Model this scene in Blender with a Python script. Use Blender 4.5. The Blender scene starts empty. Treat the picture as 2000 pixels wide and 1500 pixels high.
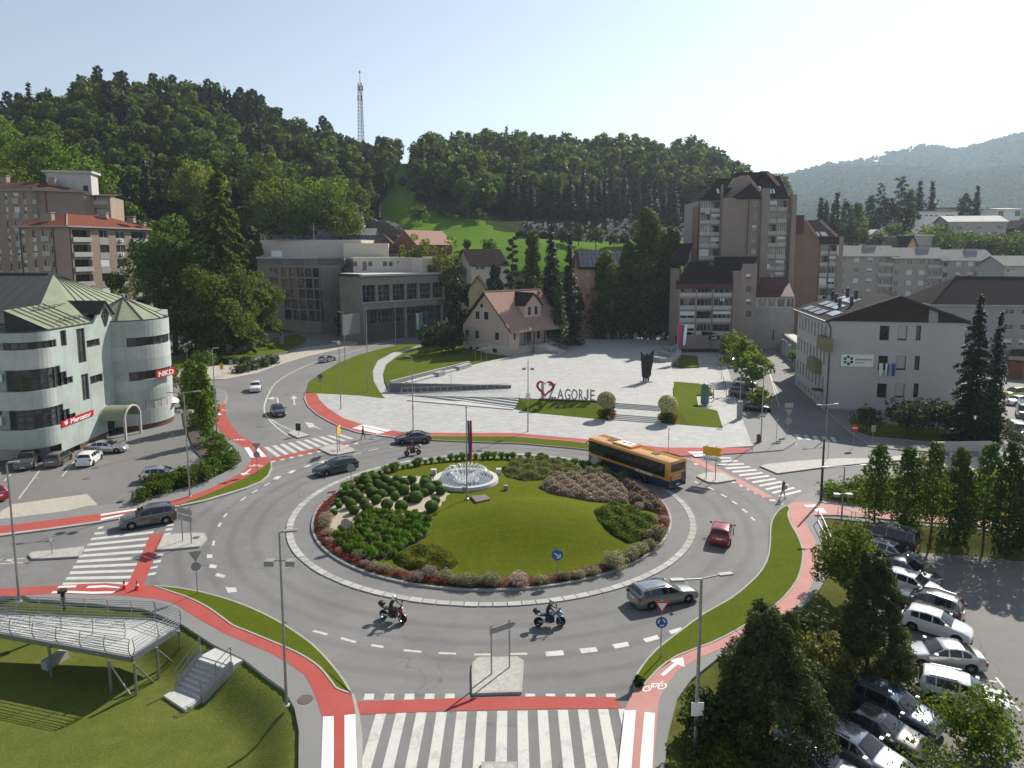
import bpy,bmesh,math,random
import numpy as np
from mathutils import Vector,Matrix
random.seed(7);rng=np.random.default_rng(7)
SC=bpy.context.scene
COL=SC.collection
# ---------------------------------------------------------------- camera, world, sun, exposure
CAM_H=24.0;PITCH=math.radians(7.3);FPX=1389.0;PCX=1000.0;PCY=669.0
cd=bpy.data.cameras.new('camera');cam=bpy.data.objects.new('camera',cd);COL.objects.link(cam)
cam.location=(0,0,CAM_H);cam.rotation_euler=(math.pi/2-PITCH,0,0)
cd.sensor_fit='HORIZONTAL';cd.sensor_width=36.0;cd.lens=36.0*FPX/2000.0
cd.shift_x=0.0;cd.shift_y=-(750.0-PCY)/2000.0
cd.clip_start=0.5;cd.clip_end=20000
SC.camera=cam
SUN_EL=math.radians(38.0);SUN_AZ=math.atan2(0.60,0.80)
W=bpy.data.worlds.new('World');SC.world=W;W.use_nodes=True
wn=W.node_tree.nodes;wl=W.node_tree.links
sky=wn.new('ShaderNodeTexSky');sky.sky_type='NISHITA';sky.sun_disc=False
sky.sun_elevation=SUN_EL;sky.sun_rotation=SUN_AZ;sky.altitude=300
sky.air_density=1.0;sky.dust_density=0.25;sky.ozone_density=1.0
bg=wn['Background'];bg.inputs['Strength'].default_value=0.088
hsv=wn.new('ShaderNodeHueSaturation');hsv.inputs['Saturation'].default_value=0.62
wl.new(sky.outputs['Color'],hsv.inputs['Color']);wl.new(hsv.outputs['Color'],bg.inputs['Color'])
sd=bpy.data.lights.new('sun','SUN');sun=bpy.data.objects.new('sun',sd);COL.objects.link(sun)
sd.energy=4.9;sd.angle=math.radians(0.53);sd.color=(1.0,0.93,0.82)
SUNV=Vector((math.sin(SUN_AZ)*math.cos(SUN_EL),math.cos(SUN_AZ)*math.cos(SUN_EL),math.sin(SUN_EL)))
sun.rotation_euler=SUNV.to_track_quat('Z','Y').to_euler()
SC.view_settings.view_transform='Standard';SC.view_settings.look='None'
SC.view_settings.exposure=0.55;SC.view_settings.gamma=1.0;SC.view_settings.use_curve_mapping=False
SC.render.engine='CYCLES'
SC.cycles.max_bounces=6;SC.cycles.diffuse_bounces=3;SC.cycles.glossy_bounces=3
SC.cycles.transmission_bounces=4;SC.cycles.transparent_max_bounces=6;SC.cycles.volume_bounces=1
SC.cycles.use_denoising=True;SC.cycles.caustics_reflective=False;SC.cycles.caustics_refractive=False
SC.cycles.sample_clamp_indirect=6.0
# ---------------------------------------------------------------- survey helpers (photo reading -> place on the ground)
ST,CT=math.sin(PITCH),math.cos(PITCH)
def ray(u,v):
 x=(u-PCX)/FPX;y=-(v-PCY)/FPX
 return Vector((x,y*ST+CT,y*CT-ST))
def G(u,v,z=0.0):
 d=ray(u,v);t=(z-CAM_H)/d.z
 return Vector((d.x*t,d.y*t,z))
def AT(u,v,Y):
 d=ray(u,v);t=Y/d.y
 return Vector((d.x*t,Y,CAM_H+d.z*t))
def gp(pts,z=0.0):return[G(p[0],p[1],z)for p in pts]
def proj(p):
 dz=p[2]-CAM_H;zc=p[1]*CT-dz*ST;yc=p[1]*ST+dz*CT
 return(PCX+FPX*p[0]/zc,PCY-FPX*yc/zc)
def smooth(pts,n=4,closed=False):
 P=[Vector(p)for p in pts];out=[];N=len(P)
 for i in range(N if closed else N-1):
  p1,p2=P[i],P[(i+1)%N]
  p0=P[i-1]if(i>0 or closed)else p1
  p3=P[(i+2)%N]if(i+2<N or closed)else p2
  for k in range(n):
   t=k/n
   out.append(0.5*((2*p1)+(p2-p0)*t+(2*p0-5*p1+4*p2-p3)*t*t+(3*p1-p0-3*p2+p3)*t**3))
 if not closed:out.append(P[-1])
 return out
 # ---------------------------------------------------------------- object helpers
def link(name,me,parent=None,mats=None):
 o=bpy.data.objects.new(name,me);COL.objects.link(o)
 if parent is not None:
  o.parent=parent
  if parent.name in WROOT:o.location=-parent.location
 if mats is not None:
  for m in(mats if isinstance(mats,(list,tuple))else[mats]):me.materials.append(m)
 return o
WROOT=set()
def tag(o,label=None,cat=None,group=None,kind=None):
 if label:o['label']=label
 if cat:o['category']=cat
 if group:o['group']=group
 if kind:o['kind']=kind
 return o
def empty(name,loc=(0,0,0),rz=0.0,label=None,cat=None,group=None):
 o=bpy.data.objects.new(name,None);COL.objects.link(o)
 o.location=loc;o.rotation_euler=(0,0,rz);o.empty_display_size=0.3
 return tag(o,label,cat,group)
def wroot(name,loc,label,cat,group=None):
 """a thing whose parts are modelled in place (site coordinates); the Empty stands at its base"""
 o=empty(name,loc,0,label,cat,group);WROOT.add(o.name);return o
def copy_tree(o,loc=None,rz=None,label=None,group=None,parent=None,mats=None,scale=None):
 c=o.copy();COL.objects.link(c)
 if parent is not None:c.parent=parent
 if loc is not None:c.location=loc
 if rz is not None:c.rotation_euler=(c.rotation_euler[0],c.rotation_euler[1],rz)
 if scale is not None:c.scale=scale if isinstance(scale,(tuple,list))else(scale,)*3
 if label:c['label']=label
 if group:c['group']=group
 if mats and c.type=='MESH':
  for s in c.material_slots:
   m=mats.get(s.material.name)if s.material else None
   if m:s.link='OBJECT';s.material=m
 for ch in list(o.children):copy_tree(ch,parent=c,mats=mats)
 return c
def structure(o,label=None):
 o['kind']='structure'
 if label:o['label']=label
 return o
class MB:
 """collects boxes, bars, tubes, polygons into one mesh"""
 def __init__(s):s.v=[];s.f=[];s.m=[]
 def add(s,vs,fs,m=0):
  b=len(s.v);s.v+=[tuple(x)for x in vs]
  s.f+=[tuple(b+i for i in f)for f in fs];s.m+=[m]*len(fs);return s
 def box(s,x0,x1,y0,y1,z0,z1,m=0):
  return s.add([(x0,y0,z0),(x1,y0,z0),(x1,y1,z0),(x0,y1,z0),(x0,y0,z1),(x1,y0,z1),(x1,y1,z1),(x0,y1,z1)],[(0,3,2,1),(4,5,6,7),(0,1,5,4),(1,2,6,5),(2,3,7,6),(3,0,4,7)],m)
 def bar(s,a,b,w,h=None,m=0,up=(0,0,1)):
  a=Vector(a);b=Vector(b);h=w if h is None else h
  d=(b-a).normalized();up=Vector(up)
  if abs(d.dot(up))>0.99:up=Vector((0,1,0))
  r=d.cross(up).normalized();q=r.cross(d)
  vs=[]
  for p in(a,b):
   for i,j in((-1,-1),(1,-1),(1,1),(-1,1)):vs.append(p+r*(i*w/2)+q*(j*h/2))
  return s.add(vs,[(0,1,2,3),(7,6,5,4),(0,4,5,1),(1,5,6,2),(2,6,7,3),(3,7,4,0)],m)
 def tube(s,a,b,r0,r1=None,n=8,m=0,cap=True):
  a=Vector(a);b=Vector(b);r1=r0 if r1 is None else r1
  d=(b-a).normalized();up=Vector((0,0,1))if abs(d.z)<0.99 else Vector((0,1,0))
  r=d.cross(up).normalized();q=r.cross(d);vs=[]
  for p,rr in((a,r0),(b,r1)):
   for k in range(n):
    t=2*math.pi*k/n;vs.append(p+r*(math.cos(t)*rr)+q*(math.sin(t)*rr))
  fs=[(k,(k+1)%n,n+(k+1)%n,n+k)for k in range(n)]
  if cap:fs+=[tuple(range(n-1,-1,-1)),tuple(range(n,2*n))]
  return s.add(vs,fs,m)
 def path(s,pts,r,n=6,m=0):
  for a,b in zip(pts[:-1],pts[1:]):s.tube(a,b,r,r,n,m)
  return s
 def prism(s,poly,z0,z1,m=0,mtop=None):
  n=len(poly);vs=[(p[0],p[1],z0)for p in poly]+[(p[0],p[1],z1)for p in poly]
  s.add(vs,[tuple(range(n-1,-1,-1))]+[(k,(k+1)%n,n+(k+1)%n,n+k)for k in range(n)],m)
  s.f.append(tuple(range(len(s.v)-n,len(s.v))));s.m.append(m if mtop is None else mtop);return s
 def quad(s,a,b,c,d,m=0):return s.add([a,b,c,d],[(0,1,2,3)],m)
 def lathe(s,prof,c=(0,0,0),n=16,m=0):
  vs=[(c[0]+r*math.cos(2*math.pi*k/n),c[1]+r*math.sin(2*math.pi*k/n),c[2]+z)for r,z in prof for k in range(n)]
  fs=[(i*n+k,i*n+(k+1)%n,(i+1)*n+(k+1)%n,(i+1)*n+k)for i in range(len(prof)-1)for k in range(n)]
  return s.add(vs,fs,m)
 def ball(s,c,r,n=10,k=6,m=0,sz=1.0,sx=1.0):
  prof=[(r*math.sin(math.pi*i/k)*sx+1e-4,-r*sz*math.cos(math.pi*i/k))for i in range(k+1)]
  return s.lathe(prof,c,n,m)
 def xf(s,M):
  s.v=[tuple(M@Vector(p))for p in s.v];return s
 def mesh(s,name,mats,smooth=None,recalc=False):
  me=bpy.data.meshes.new(name);me.from_pydata(s.v,[],s.f)
  for m in(mats if isinstance(mats,(list,tuple))else[mats]):me.materials.append(m)
  if any(s.m):me.polygons.foreach_set('material_index',s.m)
  if recalc:
   bm=bmesh.new();bm.from_mesh(me);bmesh.ops.recalc_face_normals(bm,faces=bm.faces);bm.to_mesh(me);bm.free()
  if smooth is not None:
   me.polygons.foreach_set('use_smooth',[True]*len(me.polygons))
   if smooth<180:me.set_sharp_from_angle(angle=math.radians(smooth))
  me.update();return me
 def build(s,name,mats,parent=None,smooth=None,recalc=False,loc=None,rz=None):
  o=link(name,s.mesh(name,mats,smooth,recalc),parent)
  if loc is not None:o.location=loc
  if rz is not None:o.rotation_euler=(0,0,rz)
  return o
def slab(name,poly,mats,h=0.12,z=0.0,parent=None,kerb=0.0):
 """kerbed slab: top face (mat 0) on side walls (mat last); poly are Vectors, their z is the base level. kerb = width of a kerb-stone rim (mat 1)"""
 a2=sum(p[0]*q[1]-q[0]*p[1]for p,q in zip(poly,poly[1:]+poly[:1]))
 if a2<0:poly=poly[::-1]
 n=len(poly);bm=bmesh.new()
 lo=[bm.verts.new((p[0],p[1],p[2]+z-0.25))for p in poly]
 hi=[bm.verts.new((p[0],p[1],p[2]+z+h))for p in poly]
 ms=len(mats)-1
 for k in range(n):
  f=bm.faces.new((lo[k],lo[(k+1)%n],hi[(k+1)%n],hi[k]));f.material_index=ms
 inner=hi
 if kerb>0:
  inner=[]
  for k in range(n):
   p,a,b=Vector(poly[k][:2]),Vector(poly[k-1][:2]),Vector(poly[(k+1)%n][:2])
   d1=(p-a);d2=(b-p)
   d1=d1.normalized()if d1.length>1e-6 else d2.normalized()
   d2=d2.normalized()if d2.length>1e-6 else d1
   n1=Vector((-d1.y,d1.x));n2=Vector((-d2.y,d2.x));bi=n1+n2
   bi=bi.normalized()if bi.length>1e-3 else n1
   q=p+bi*(kerb/max(0.5,bi.dot(n1)))
   inner.append(bm.verts.new((q.x,q.y,poly[k][2]+z+h)))
  for k in range(n):
   f=bm.faces.new((hi[k],hi[(k+1)%n],inner[(k+1)%n],inner[k]));f.material_index=ms
 f=bm.faces.new(inner);f.material_index=0;f.normal_update()
 bmesh.ops.triangulate(bm,faces=[f])
 me=bpy.data.meshes.new(name);bm.to_mesh(me);bm.free()
 for m in mats:me.materials.append(m)
 return link(name,me,parent)
def sheet(name,poly,mat,z=0.0,parent=None):
 bm=bmesh.new()
 f=bm.faces.new([bm.verts.new((p[0],p[1],p[2]+z))for p in poly])
 if f.normal.length==0:f.normal_update()
 f.normal_update()
 if f.normal.z<0:f.normal_flip()
 bmesh.ops.triangulate(bm,faces=[f])
 me=bpy.data.meshes.new(name);bm.to_mesh(me);bm.free();me.materials.append(mat)
 return link(name,me,parent)
def textmesh(name,s,size,mat,parent=None,M=None,extrude=0.01,width=None,bold=0.0,align='LEFT'):
 cu=bpy.data.curves.new(name,'FONT');cu.body=s;cu.size=size;cu.extrude=extrude;cu.offset=bold
 cu.align_x=align;cu.resolution_u=3
 t=bpy.data.objects.new(name,cu);COL.objects.link(t)
 dg=bpy.context.evaluated_depsgraph_get();me=bpy.data.meshes.new_from_object(t.evaluated_get(dg))
 bpy.data.objects.remove(t);bpy.data.curves.remove(cu)
 xs=[v.co.x for v in me.vertices]
 if width and xs:
  k=width/(max(xs)-min(xs));me.transform(Matrix.Diagonal((k,1,1,1)))
 me.materials.clear();me.materials.append(mat)
 o=link(name,me,parent)
 if M is not None:me.transform(M)
 return o
def frame_mat(origin,xdir,zdir=(0,0,1)):
 """local x along xdir, local y along zdir (up), local z = outward normal"""
 x=Vector(xdir).normalized();y=Vector(zdir).normalized();z=x.cross(y)
 return Matrix(((x.x,y.x,z.x,origin[0]),(x.y,y.y,z.y,origin[1]),(x.z,y.z,z.z,origin[2]),(0,0,0,1)))
 # ---------------------------------------------------------------- materials
MATS={}
class NB:
 def __init__(s,name):
  s.m=bpy.data.materials.new(name);s.m.use_nodes=True;s.t=s.m.node_tree;s.n=s.t.nodes;s.l=s.t.links
  s.b=s.n['Principled BSDF'];s.out=s.n['Material Output']
 def new(s,ty,**kw):
  n=s.n.new(ty)
  for k,v in kw.items():setattr(n,k,v)
  return n
 def coord(s,kind='Object',scale=None):
  c=s.new('ShaderNodeTexCoord').outputs[kind]
  if scale is not None:
   mp=s.new('ShaderNodeMapping');mp.inputs['Scale'].default_value=scale;s.l.new(c,mp.inputs['Vector']);c=mp.outputs['Vector']
  return c
 def world(s,scale=None):
  c=s.new('ShaderNodeNewGeometry').outputs['Position']
  if scale is not None:
   mp=s.new('ShaderNodeMapping');mp.inputs['Scale'].default_value=scale;s.l.new(c,mp.inputs['Vector']);c=mp.outputs['Vector']
  return c
 def noise(s,co,scale,detail=4,rough=0.6,dist=0.0):
  n=s.new('ShaderNodeTexNoise');n.inputs['Scale'].default_value=scale;n.inputs['Detail'].default_value=detail
  n.inputs['Roughness'].default_value=rough;n.inputs['Distortion'].default_value=dist
  s.l.new(co,n.inputs['Vector']);return n.outputs['Fac']
 def ramp(s,fac,stops):
  r=s.new('ShaderNodeValToRGB');e=r.color_ramp.elements
  while len(e)<len(stops):e.new(0.5)
  for k,(p,c)in enumerate(stops):e[k].position=p;e[k].color=(*c,1)if len(c)==3 else c
  s.l.new(fac,r.inputs['Fac']);return r.outputs['Color']
 def mix(s,fac,a,b,mode='MIX'):
  m=s.new('ShaderNodeMix',data_type='RGBA',blend_type=mode)
  for sock,v in((m.inputs[0],fac),(m.inputs[6],a),(m.inputs[7],b)):
   if hasattr(v,'links'):s.l.new(v,sock)
   elif isinstance(v,(tuple,list)):sock.default_value=(*v,1)if len(v)==3 else v
   else:sock.default_value=v
  return m.outputs[2]
 def math(s,op,a,b=0.0,clamp=False):
  m=s.new('ShaderNodeMath',operation=op);m.use_clamp=clamp
  for sock,v in((m.inputs[0],a),(m.inputs[1],b)):
   if hasattr(v,'links'):s.l.new(v,sock)
   else:sock.default_value=v
  return m.outputs[0]
 def bump(s,h,strength=0.3,dist=0.05):
  b=s.new('ShaderNodeBump');b.inputs['Strength'].default_value=strength;b.inputs['Distance'].default_value=dist
  s.l.new(h,b.inputs['Height']);s.l.new(b.outputs['Normal'],s.b.inputs['Normal'])
 def base(s,c):
  if hasattr(c,'links'):s.l.new(c,s.b.inputs['Base Color'])
  else:s.b.inputs['Base Color'].default_value=(*c,1)
  return s
 def set(s,rough=None,metal=None,spec=None,coat=None,trans=None,alpha=None):
  i=s.b.inputs
  if rough is not None:i['Roughness'].default_value=rough
  if metal is not None:i['Metallic'].default_value=metal
  if spec is not None:i['Specular IOR Level'].default_value=spec
  if coat is not None:i['Coat Weight'].default_value=coat;i['Coat Roughness'].default_value=0.03
  if trans is not None:i['Transmission Weight'].default_value=trans
  return s
 def done(s):MATS[s.m.name]=s.m;return s.m
def plain(name,c,rough=0.6,metal=0.0,spec=0.4,var=0.12,scale=3.0,coat=None):
 b=NB(name);co=b.coord('Object')
 if var>0:
  f=b.noise(co,scale,4);lo=tuple(x*(1-var)for x in c);hi=tuple(min(1,x*(1+var))for x in c)
  b.base(b.ramp(f,[(0.3,lo),(0.7,hi)]))
 else:b.base(c)
 return b.set(rough,metal,spec,coat).done()
def weathered(name,c,stain,amount=0.5,scale=0.35,rough=0.85,streak=True,bump=0.15):
 """wall paint/concrete: broad blotches plus streaks that run down"""
 b=NB(name);w=b.world()
 f1=b.noise(w,scale,6,0.65);f2=b.noise(b.world((1.2,1.2,0.12)),1.3,5,0.6);f3=b.noise(w,9,4,0.7)
 col=b.mix(b.math('MULTIPLY',b.ramp(f1,[(0.42,(0,0,0)),(0.75,(1,1,1))]),amount),c,stain)
 if streak:col=b.mix(b.math('MULTIPLY',b.ramp(f2,[(0.52,(0,0,0)),(0.8,(1,1,1))]),amount),col,stain)
 col=b.mix(0.18,col,b.ramp(f3,[(0.3,tuple(x*0.6 for x in c)),(0.7,tuple(min(1,x*1.3)for x in c))]))
 b.base(col);b.bump(f3,bump,0.02);return b.set(rough,0,0.25).done()
def asphalt(name,c,patch=0.25):
 b=NB(name);w=b.world()
 big=b.noise(w,0.09,6,0.62,0.6);mid=b.noise(w,0.9,5,0.65,0.3);fine=b.noise(w,22,3,0.8)
 lo=tuple(x*(1-patch)for x in c);hi=tuple(x*(1+patch)for x in c)
 col=b.ramp(big,[(0.3,lo),(0.52,c),(0.72,hi)])
 col=b.mix(0.35,col,b.ramp(mid,[(0.3,lo),(0.7,hi)]))
 col=b.mix(0.4,col,b.ramp(fine,[(0.25,tuple(x*0.55 for x in c)),(0.75,tuple(x*1.5 for x in c))]))
 v=b.new('ShaderNodeTexVoronoi',feature='DISTANCE_TO_EDGE');v.inputs['Scale'].default_value=0.11
 wd=b.mix(0.10,w,b.new('ShaderNodeTexNoise').outputs['Color'])
 n2=b.new('ShaderNodeTexNoise');n2.inputs['Scale'].default_value=0.5;n2.inputs['Detail'].default_value=5;b.l.new(w,n2.inputs['Vector'])
 off=b.new('ShaderNodeVectorMath',operation='MULTIPLY_ADD');off.inputs[1].default_value=(3.5,3.5,0);b.l.new(n2.outputs['Color'],off.inputs[0]);b.l.new(w,off.inputs[2])
 b.l.new(off.outputs[0],v.inputs['Vector'])
 if name=='asphalt':
  d=b.new('ShaderNodeVectorMath',operation='DISTANCE');d.inputs[1].default_value=(-1.8,64.2,0);b.l.new(w,d.inputs[0]);s_=b.new('ShaderNodeTexNoise');s_.inputs['Scale'].default_value=.25;b.l.new(w,s_.inputs['Vector'])
  k=b.math('SINE',b.math('ADD',b.math('MULTIPLY',d.outputs['Value'],3.3),b.math('MULTIPLY',s_.outputs['Fac'],2.5)));k=b.math('MULTIPLY',b.math('MULTIPLY',k,b.ramp(b.math('DIVIDE',d.outputs['Value'],50),[(.36,(0,0,0)),(.42,(1,1,1)),(.56,(1,1,1)),(.64,(0,0,0))])),.34,True)
  col=b.mix(k,col,tuple(x*.5 for x in c));col=b.mix(b.math('MULTIPLY',b.ramp(b.noise(w,.03,3,.5,1.5),[(.5,(0,0,0)),(.515,(1,1,1))]),.16),col,tuple(x*1.6 for x in c))
 crack=b.ramp(v.outputs['Distance'],[(0.0,(1,1,1)),(0.0035,(0,0,0))])
 gate=b.ramp(b.noise(w,0.05,2),[(0.44,(0,0,0)),(0.54,(1,1,1))])
 col=b.mix(b.math('MULTIPLY',b.math('MULTIPLY',crack,gate),0.5),col,tuple(x*0.3 for x in c))
 b.base(col);b.bump(fine,0.25,0.01);return b.set(0.82,0,0.35).done()
def grass_mat(name,c1,c2,c3,scale=0.5,mow=0.0,mowdir=(1,0,0)):
 b=NB(name);w=b.world()
 f1=b.noise(w,0.22,5,0.6);f2=b.noise(w,scale*3.5,6,0.72);f3=b.noise(w,14,4,0.75)
 col=b.ramp(f1,[(0.32,c1),(0.52,c2),(0.74,c3)])
 col=b.mix(0.42,col,b.ramp(f2,[(0.3,tuple(x*0.62 for x in c1)),(0.55,c2),(0.75,tuple(min(1,x*1.3)for x in c3))]))
 col=b.mix(0.48,col,b.ramp(f3,[(0.32,tuple(x*0.4 for x in c1)),(0.7,tuple(min(1,x*1.5)for x in c2))]))
 if mow:
  wv=b.new('ShaderNodeTexWave',wave_type='RINGS',rings_direction='Z');wv.inputs['Scale'].default_value=0.35;wv.inputs['Distortion'].default_value=2.5;wv.inputs['Detail'].default_value=2
  b.l.new(w,wv.inputs['Vector']);col=b.mix(b.math('MULTIPLY',wv.outputs['Fac'],mow),col,tuple(x*0.7 for x in c1))
 b.base(col);b.bump(b.math('ADD',f3,f2),0.9,0.06);return b.set(0.95,0,0.03).done()
def leaf_mat(name,c,trans=0.35,var=0.5,objvar=0.25):
 b=NB(name)
 isl=b.new('ShaderNodeNewGeometry').outputs['Random Per Island'];oi=b.new('ShaderNodeObjectInfo').outputs['Random']
 col=b.ramp(isl,[(0.0,tuple(x*(1-var)for x in c)),(0.6,c),(1.0,(c[0]*(1+var*1.1),c[1]*(1+var*0.75),c[2]*(1+var*0.2)))])
 h=b.new('ShaderNodeHueSaturation');b.l.new(col,h.inputs['Color'])
 b.l.new(b.math('ADD',b.math('MULTIPLY',oi,0.03),0.492),h.inputs['Hue'])
 b.l.new(b.math('ADD',b.math('MULTIPLY',oi,objvar*2),1-objvar),h.inputs['Value'])
 b.l.new(h.outputs['Color'],b.b.inputs['Base Color']);b.set(0.6,0,0.0 if 'mount' in name else 0.2)
 tr=b.new('ShaderNodeBsdfTranslucent');ms=b.new('ShaderNodeMixShader');ms.inputs[0].default_value=trans
 h2=b.new('ShaderNodeMix',data_type='RGBA',blend_type='MULTIPLY');h2.inputs[0].default_value=1.0;h2.inputs[7].default_value=(1.9,1.75,0.55,1)
 b.l.new(h.outputs['Color'],h2.inputs[6]);b.l.new(h2.outputs[2],tr.inputs['Color'])
 b.l.new(b.b.outputs[0],ms.inputs[1]);b.l.new(tr.outputs[0],ms.inputs[2]);b.l.new(ms.outputs[0],b.out.inputs['Surface'])
 return b.done()
def brick_mat(name,c1,c2,mortar,sx=0.5,sy=0.15):
 b=NB(name);g=b.new('ShaderNodeNewGeometry')
 sp=b.new('ShaderNodeSeparateXYZ');b.l.new(g.outputs['Position'],sp.inputs[0])
 cb=b.new('ShaderNodeCombineXYZ');b.l.new(b.math('ADD',b.math('MULTIPLY',sp.outputs[0],1.0),b.math('MULTIPLY',sp.outputs[1],1.0)),cb.inputs[0]);b.l.new(sp.outputs[2],cb.inputs[1])
 t=b.new('ShaderNodeTexBrick');t.inputs['Scale'].default_value=1.0;t.inputs['Brick Width'].default_value=sx;t.inputs['Row Height'].default_value=sy
 t.inputs['Mortar Size'].default_value=0.012;t.inputs['Color1'].default_value=(*c1,1);t.inputs['Color2'].default_value=(*c2,1);t.inputs['Mortar'].default_value=(*mortar,1)
 b.l.new(cb.outputs[0],t.inputs['Vector'])
 f=b.noise(b.world(),0.3,6,0.65);col=b.mix(b.ramp(f,[(0.35,(0,0,0)),(0.8,(0.55,0.55,0.55))]),t.outputs['Color'],tuple(x*0.6 for x in c1))
 b.base(col);b.bump(t.outputs['Fac'],-0.3,0.02);return b.set(0.9,0,0.2).done()
def tile_roof(name,c,c2,sx=0.3,sy=0.35):
 b=NB(name);g=b.new('ShaderNodeNewGeometry');sp=b.new('ShaderNodeSeparateXYZ');b.l.new(g.outputs['Position'],sp.inputs[0])
 cb=b.new('ShaderNodeCombineXYZ');b.l.new(b.math('ADD',sp.outputs[0],b.math('MULTIPLY',sp.outputs[1],0.6)),cb.inputs[0]);b.l.new(sp.outputs[2],cb.inputs[1])
 t=b.new('ShaderNodeTexBrick');t.inputs['Scale'].default_value=1;t.inputs['Brick Width'].default_value=sx;t.inputs['Row Height'].default_value=sy*0.6
 t.inputs['Mortar Size'].default_value=0.02;t.inputs['Color1'].default_value=(*c,1);t.inputs['Color2'].default_value=(*c2,1);t.inputs['Mortar'].default_value=(*[x*0.45 for x in c],1)
 b.l.new(cb.outputs[0],t.inputs['Vector'])
 f=b.noise(b.world(),0.5,6,0.7);col=b.mix(b.ramp(f,[(0.35,(0,0,0)),(0.8,(0.5,0.5,0.5))]),t.outputs['Color'],tuple(x*0.65 for x in c2))
 b.base(col);b.bump(t.outputs['Fac'],-0.5,0.04);return b.set(0.95,0,0.04).done()
def glass_mat(name,c=(0.02,0.025,0.03),rough=0.04,inner=(0.10,0.10,0.10)):
 """window glass in front of a dim room: dark body, sharp sky reflection, faint curtains"""
 b=NB(name);oi=b.new('ShaderNodeObjectInfo').outputs['Random'];n=b.noise(b.coord('Object',(1.0,1.0,0.25)),1.4,2)
 k=b.math('MULTIPLY',b.ramp(n,[(0.45,(0,0,0)),(0.6,(1,1,1))]),b.ramp(oi,[(0.4,(0,0,0)),(0.9,(1,1,1))]))
 b.base(b.mix(k,c,inner));return b.set(rough,0,0.9).done()
M_asph=asphalt('asphalt',(0.168,0.167,0.164),.36)
M_asph2=asphalt('asphalt_lot',(0.17,0.165,0.155),0.3)
M_walk=asphalt('asphalt_footpath',(0.20,0.20,0.195),0.18)
M_kerb=weathered('kerb_concrete',(0.36,0.35,0.33),(0.2,0.19,0.17),0.5,0.8,streak=False)
M_conc=weathered('concrete',(0.36,0.355,0.34),(0.17,0.165,0.155),0.55,0.4)
M_concl=weathered('concrete_light',(0.5,0.5,0.48),(0.3,0.29,0.27),0.4,0.5)
def red_path(name,c,wear):
 b=NB(name);w=b.world();f=b.noise(w,0.5,6,0.65);g2=b.noise(w,25,3,0.8)
 col=b.ramp(f,[(0.35,c),(0.75,wear)]);col=b.mix(0.35,col,b.ramp(g2,[(0.3,tuple(x*0.6 for x in c)),(0.7,tuple(min(1,x*1.35)for x in c))]))
 b.base(col);b.bump(g2,0.2,0.01);return b.set(0.8,0,0.3).done()
M_red=red_path('red_cycle_asphalt',(0.36,0.062,0.05),(0.38,0.10,0.085))
M_redf=red_path('faded_red_cycle_asphalt',(0.43,0.185,0.165),(0.48,0.29,0.26))
def paint_mat(name,c,under,wear=0.4):
 b=NB(name);w=b.world();f=b.noise(w,1.1,7,0.75,0.5);f2=b.noise(w,14,4,0.8)
 k=b.math('MULTIPLY',b.ramp(f,[(0.5,(0,0,0)),(0.68,(1,1,1))]),wear)
 col=b.mix(k,c,under);col=b.mix(b.math('MULTIPLY',b.ramp(f2,[(0.45,(0,0,0)),(0.7,(1,1,1))]),wear*0.6),col,under)
 b.base(col);return b.set(0.6,0,0.35).done()
M_paint=paint_mat('road_paint',(0.56,0.55,0.52),(0.2,0.2,0.2),0.55)
M_paintn=paint_mat('fresh_road_paint',(0.72,0.72,0.72),(0.45,0.45,0.45),0.15)
M_painto=paint_mat('old_road_paint',(0.55,0.51,0.42),(0.2,0.2,0.19),0.6)
M_painty=paint_mat('yellow_road_paint',(0.6,0.42,0.12),(0.2,0.2,0.19),0.6)
M_lawn=grass_mat('lawn_grass',(0.080,0.108,0.010),(0.105,0.135,0.013),(0.140,0.160,0.022))
M_lawnm=grass_mat('mown_mound_grass',(0.082,0.106,0.008),(0.112,0.136,0.010),(0.150,0.165,0.016),mow=0.14)
M_lawnl=grass_mat('dry_lawn_grass',(0.080,0.112,0.022),(0.130,0.150,0.034),(0.215,0.200,0.075),0.3)
M_meadow=grass_mat('meadow_grass',(0.075,0.15,0.012),(0.10,0.19,0.016),(0.14,0.22,0.025),0.15)
M_earth=grass_mat('forest_floor',(0.018,0.03,0.008),(0.028,0.042,0.010),(0.045,0.055,0.016),0.3)
M_bank=grass_mat('rough_bank_grass',(0.07,0.085,0.02),(0.11,0.115,0.03),(0.19,0.17,0.06),0.4)
M_gravel=weathered('pale_gravel',(0.42,0.36,0.27),(0.2,0.17,0.12),0.5,2.5,streak=False,bump=0.6)
M_soil=plain('soil',(0.07,0.055,0.04),0.95,var=0.4,scale=5)
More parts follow.
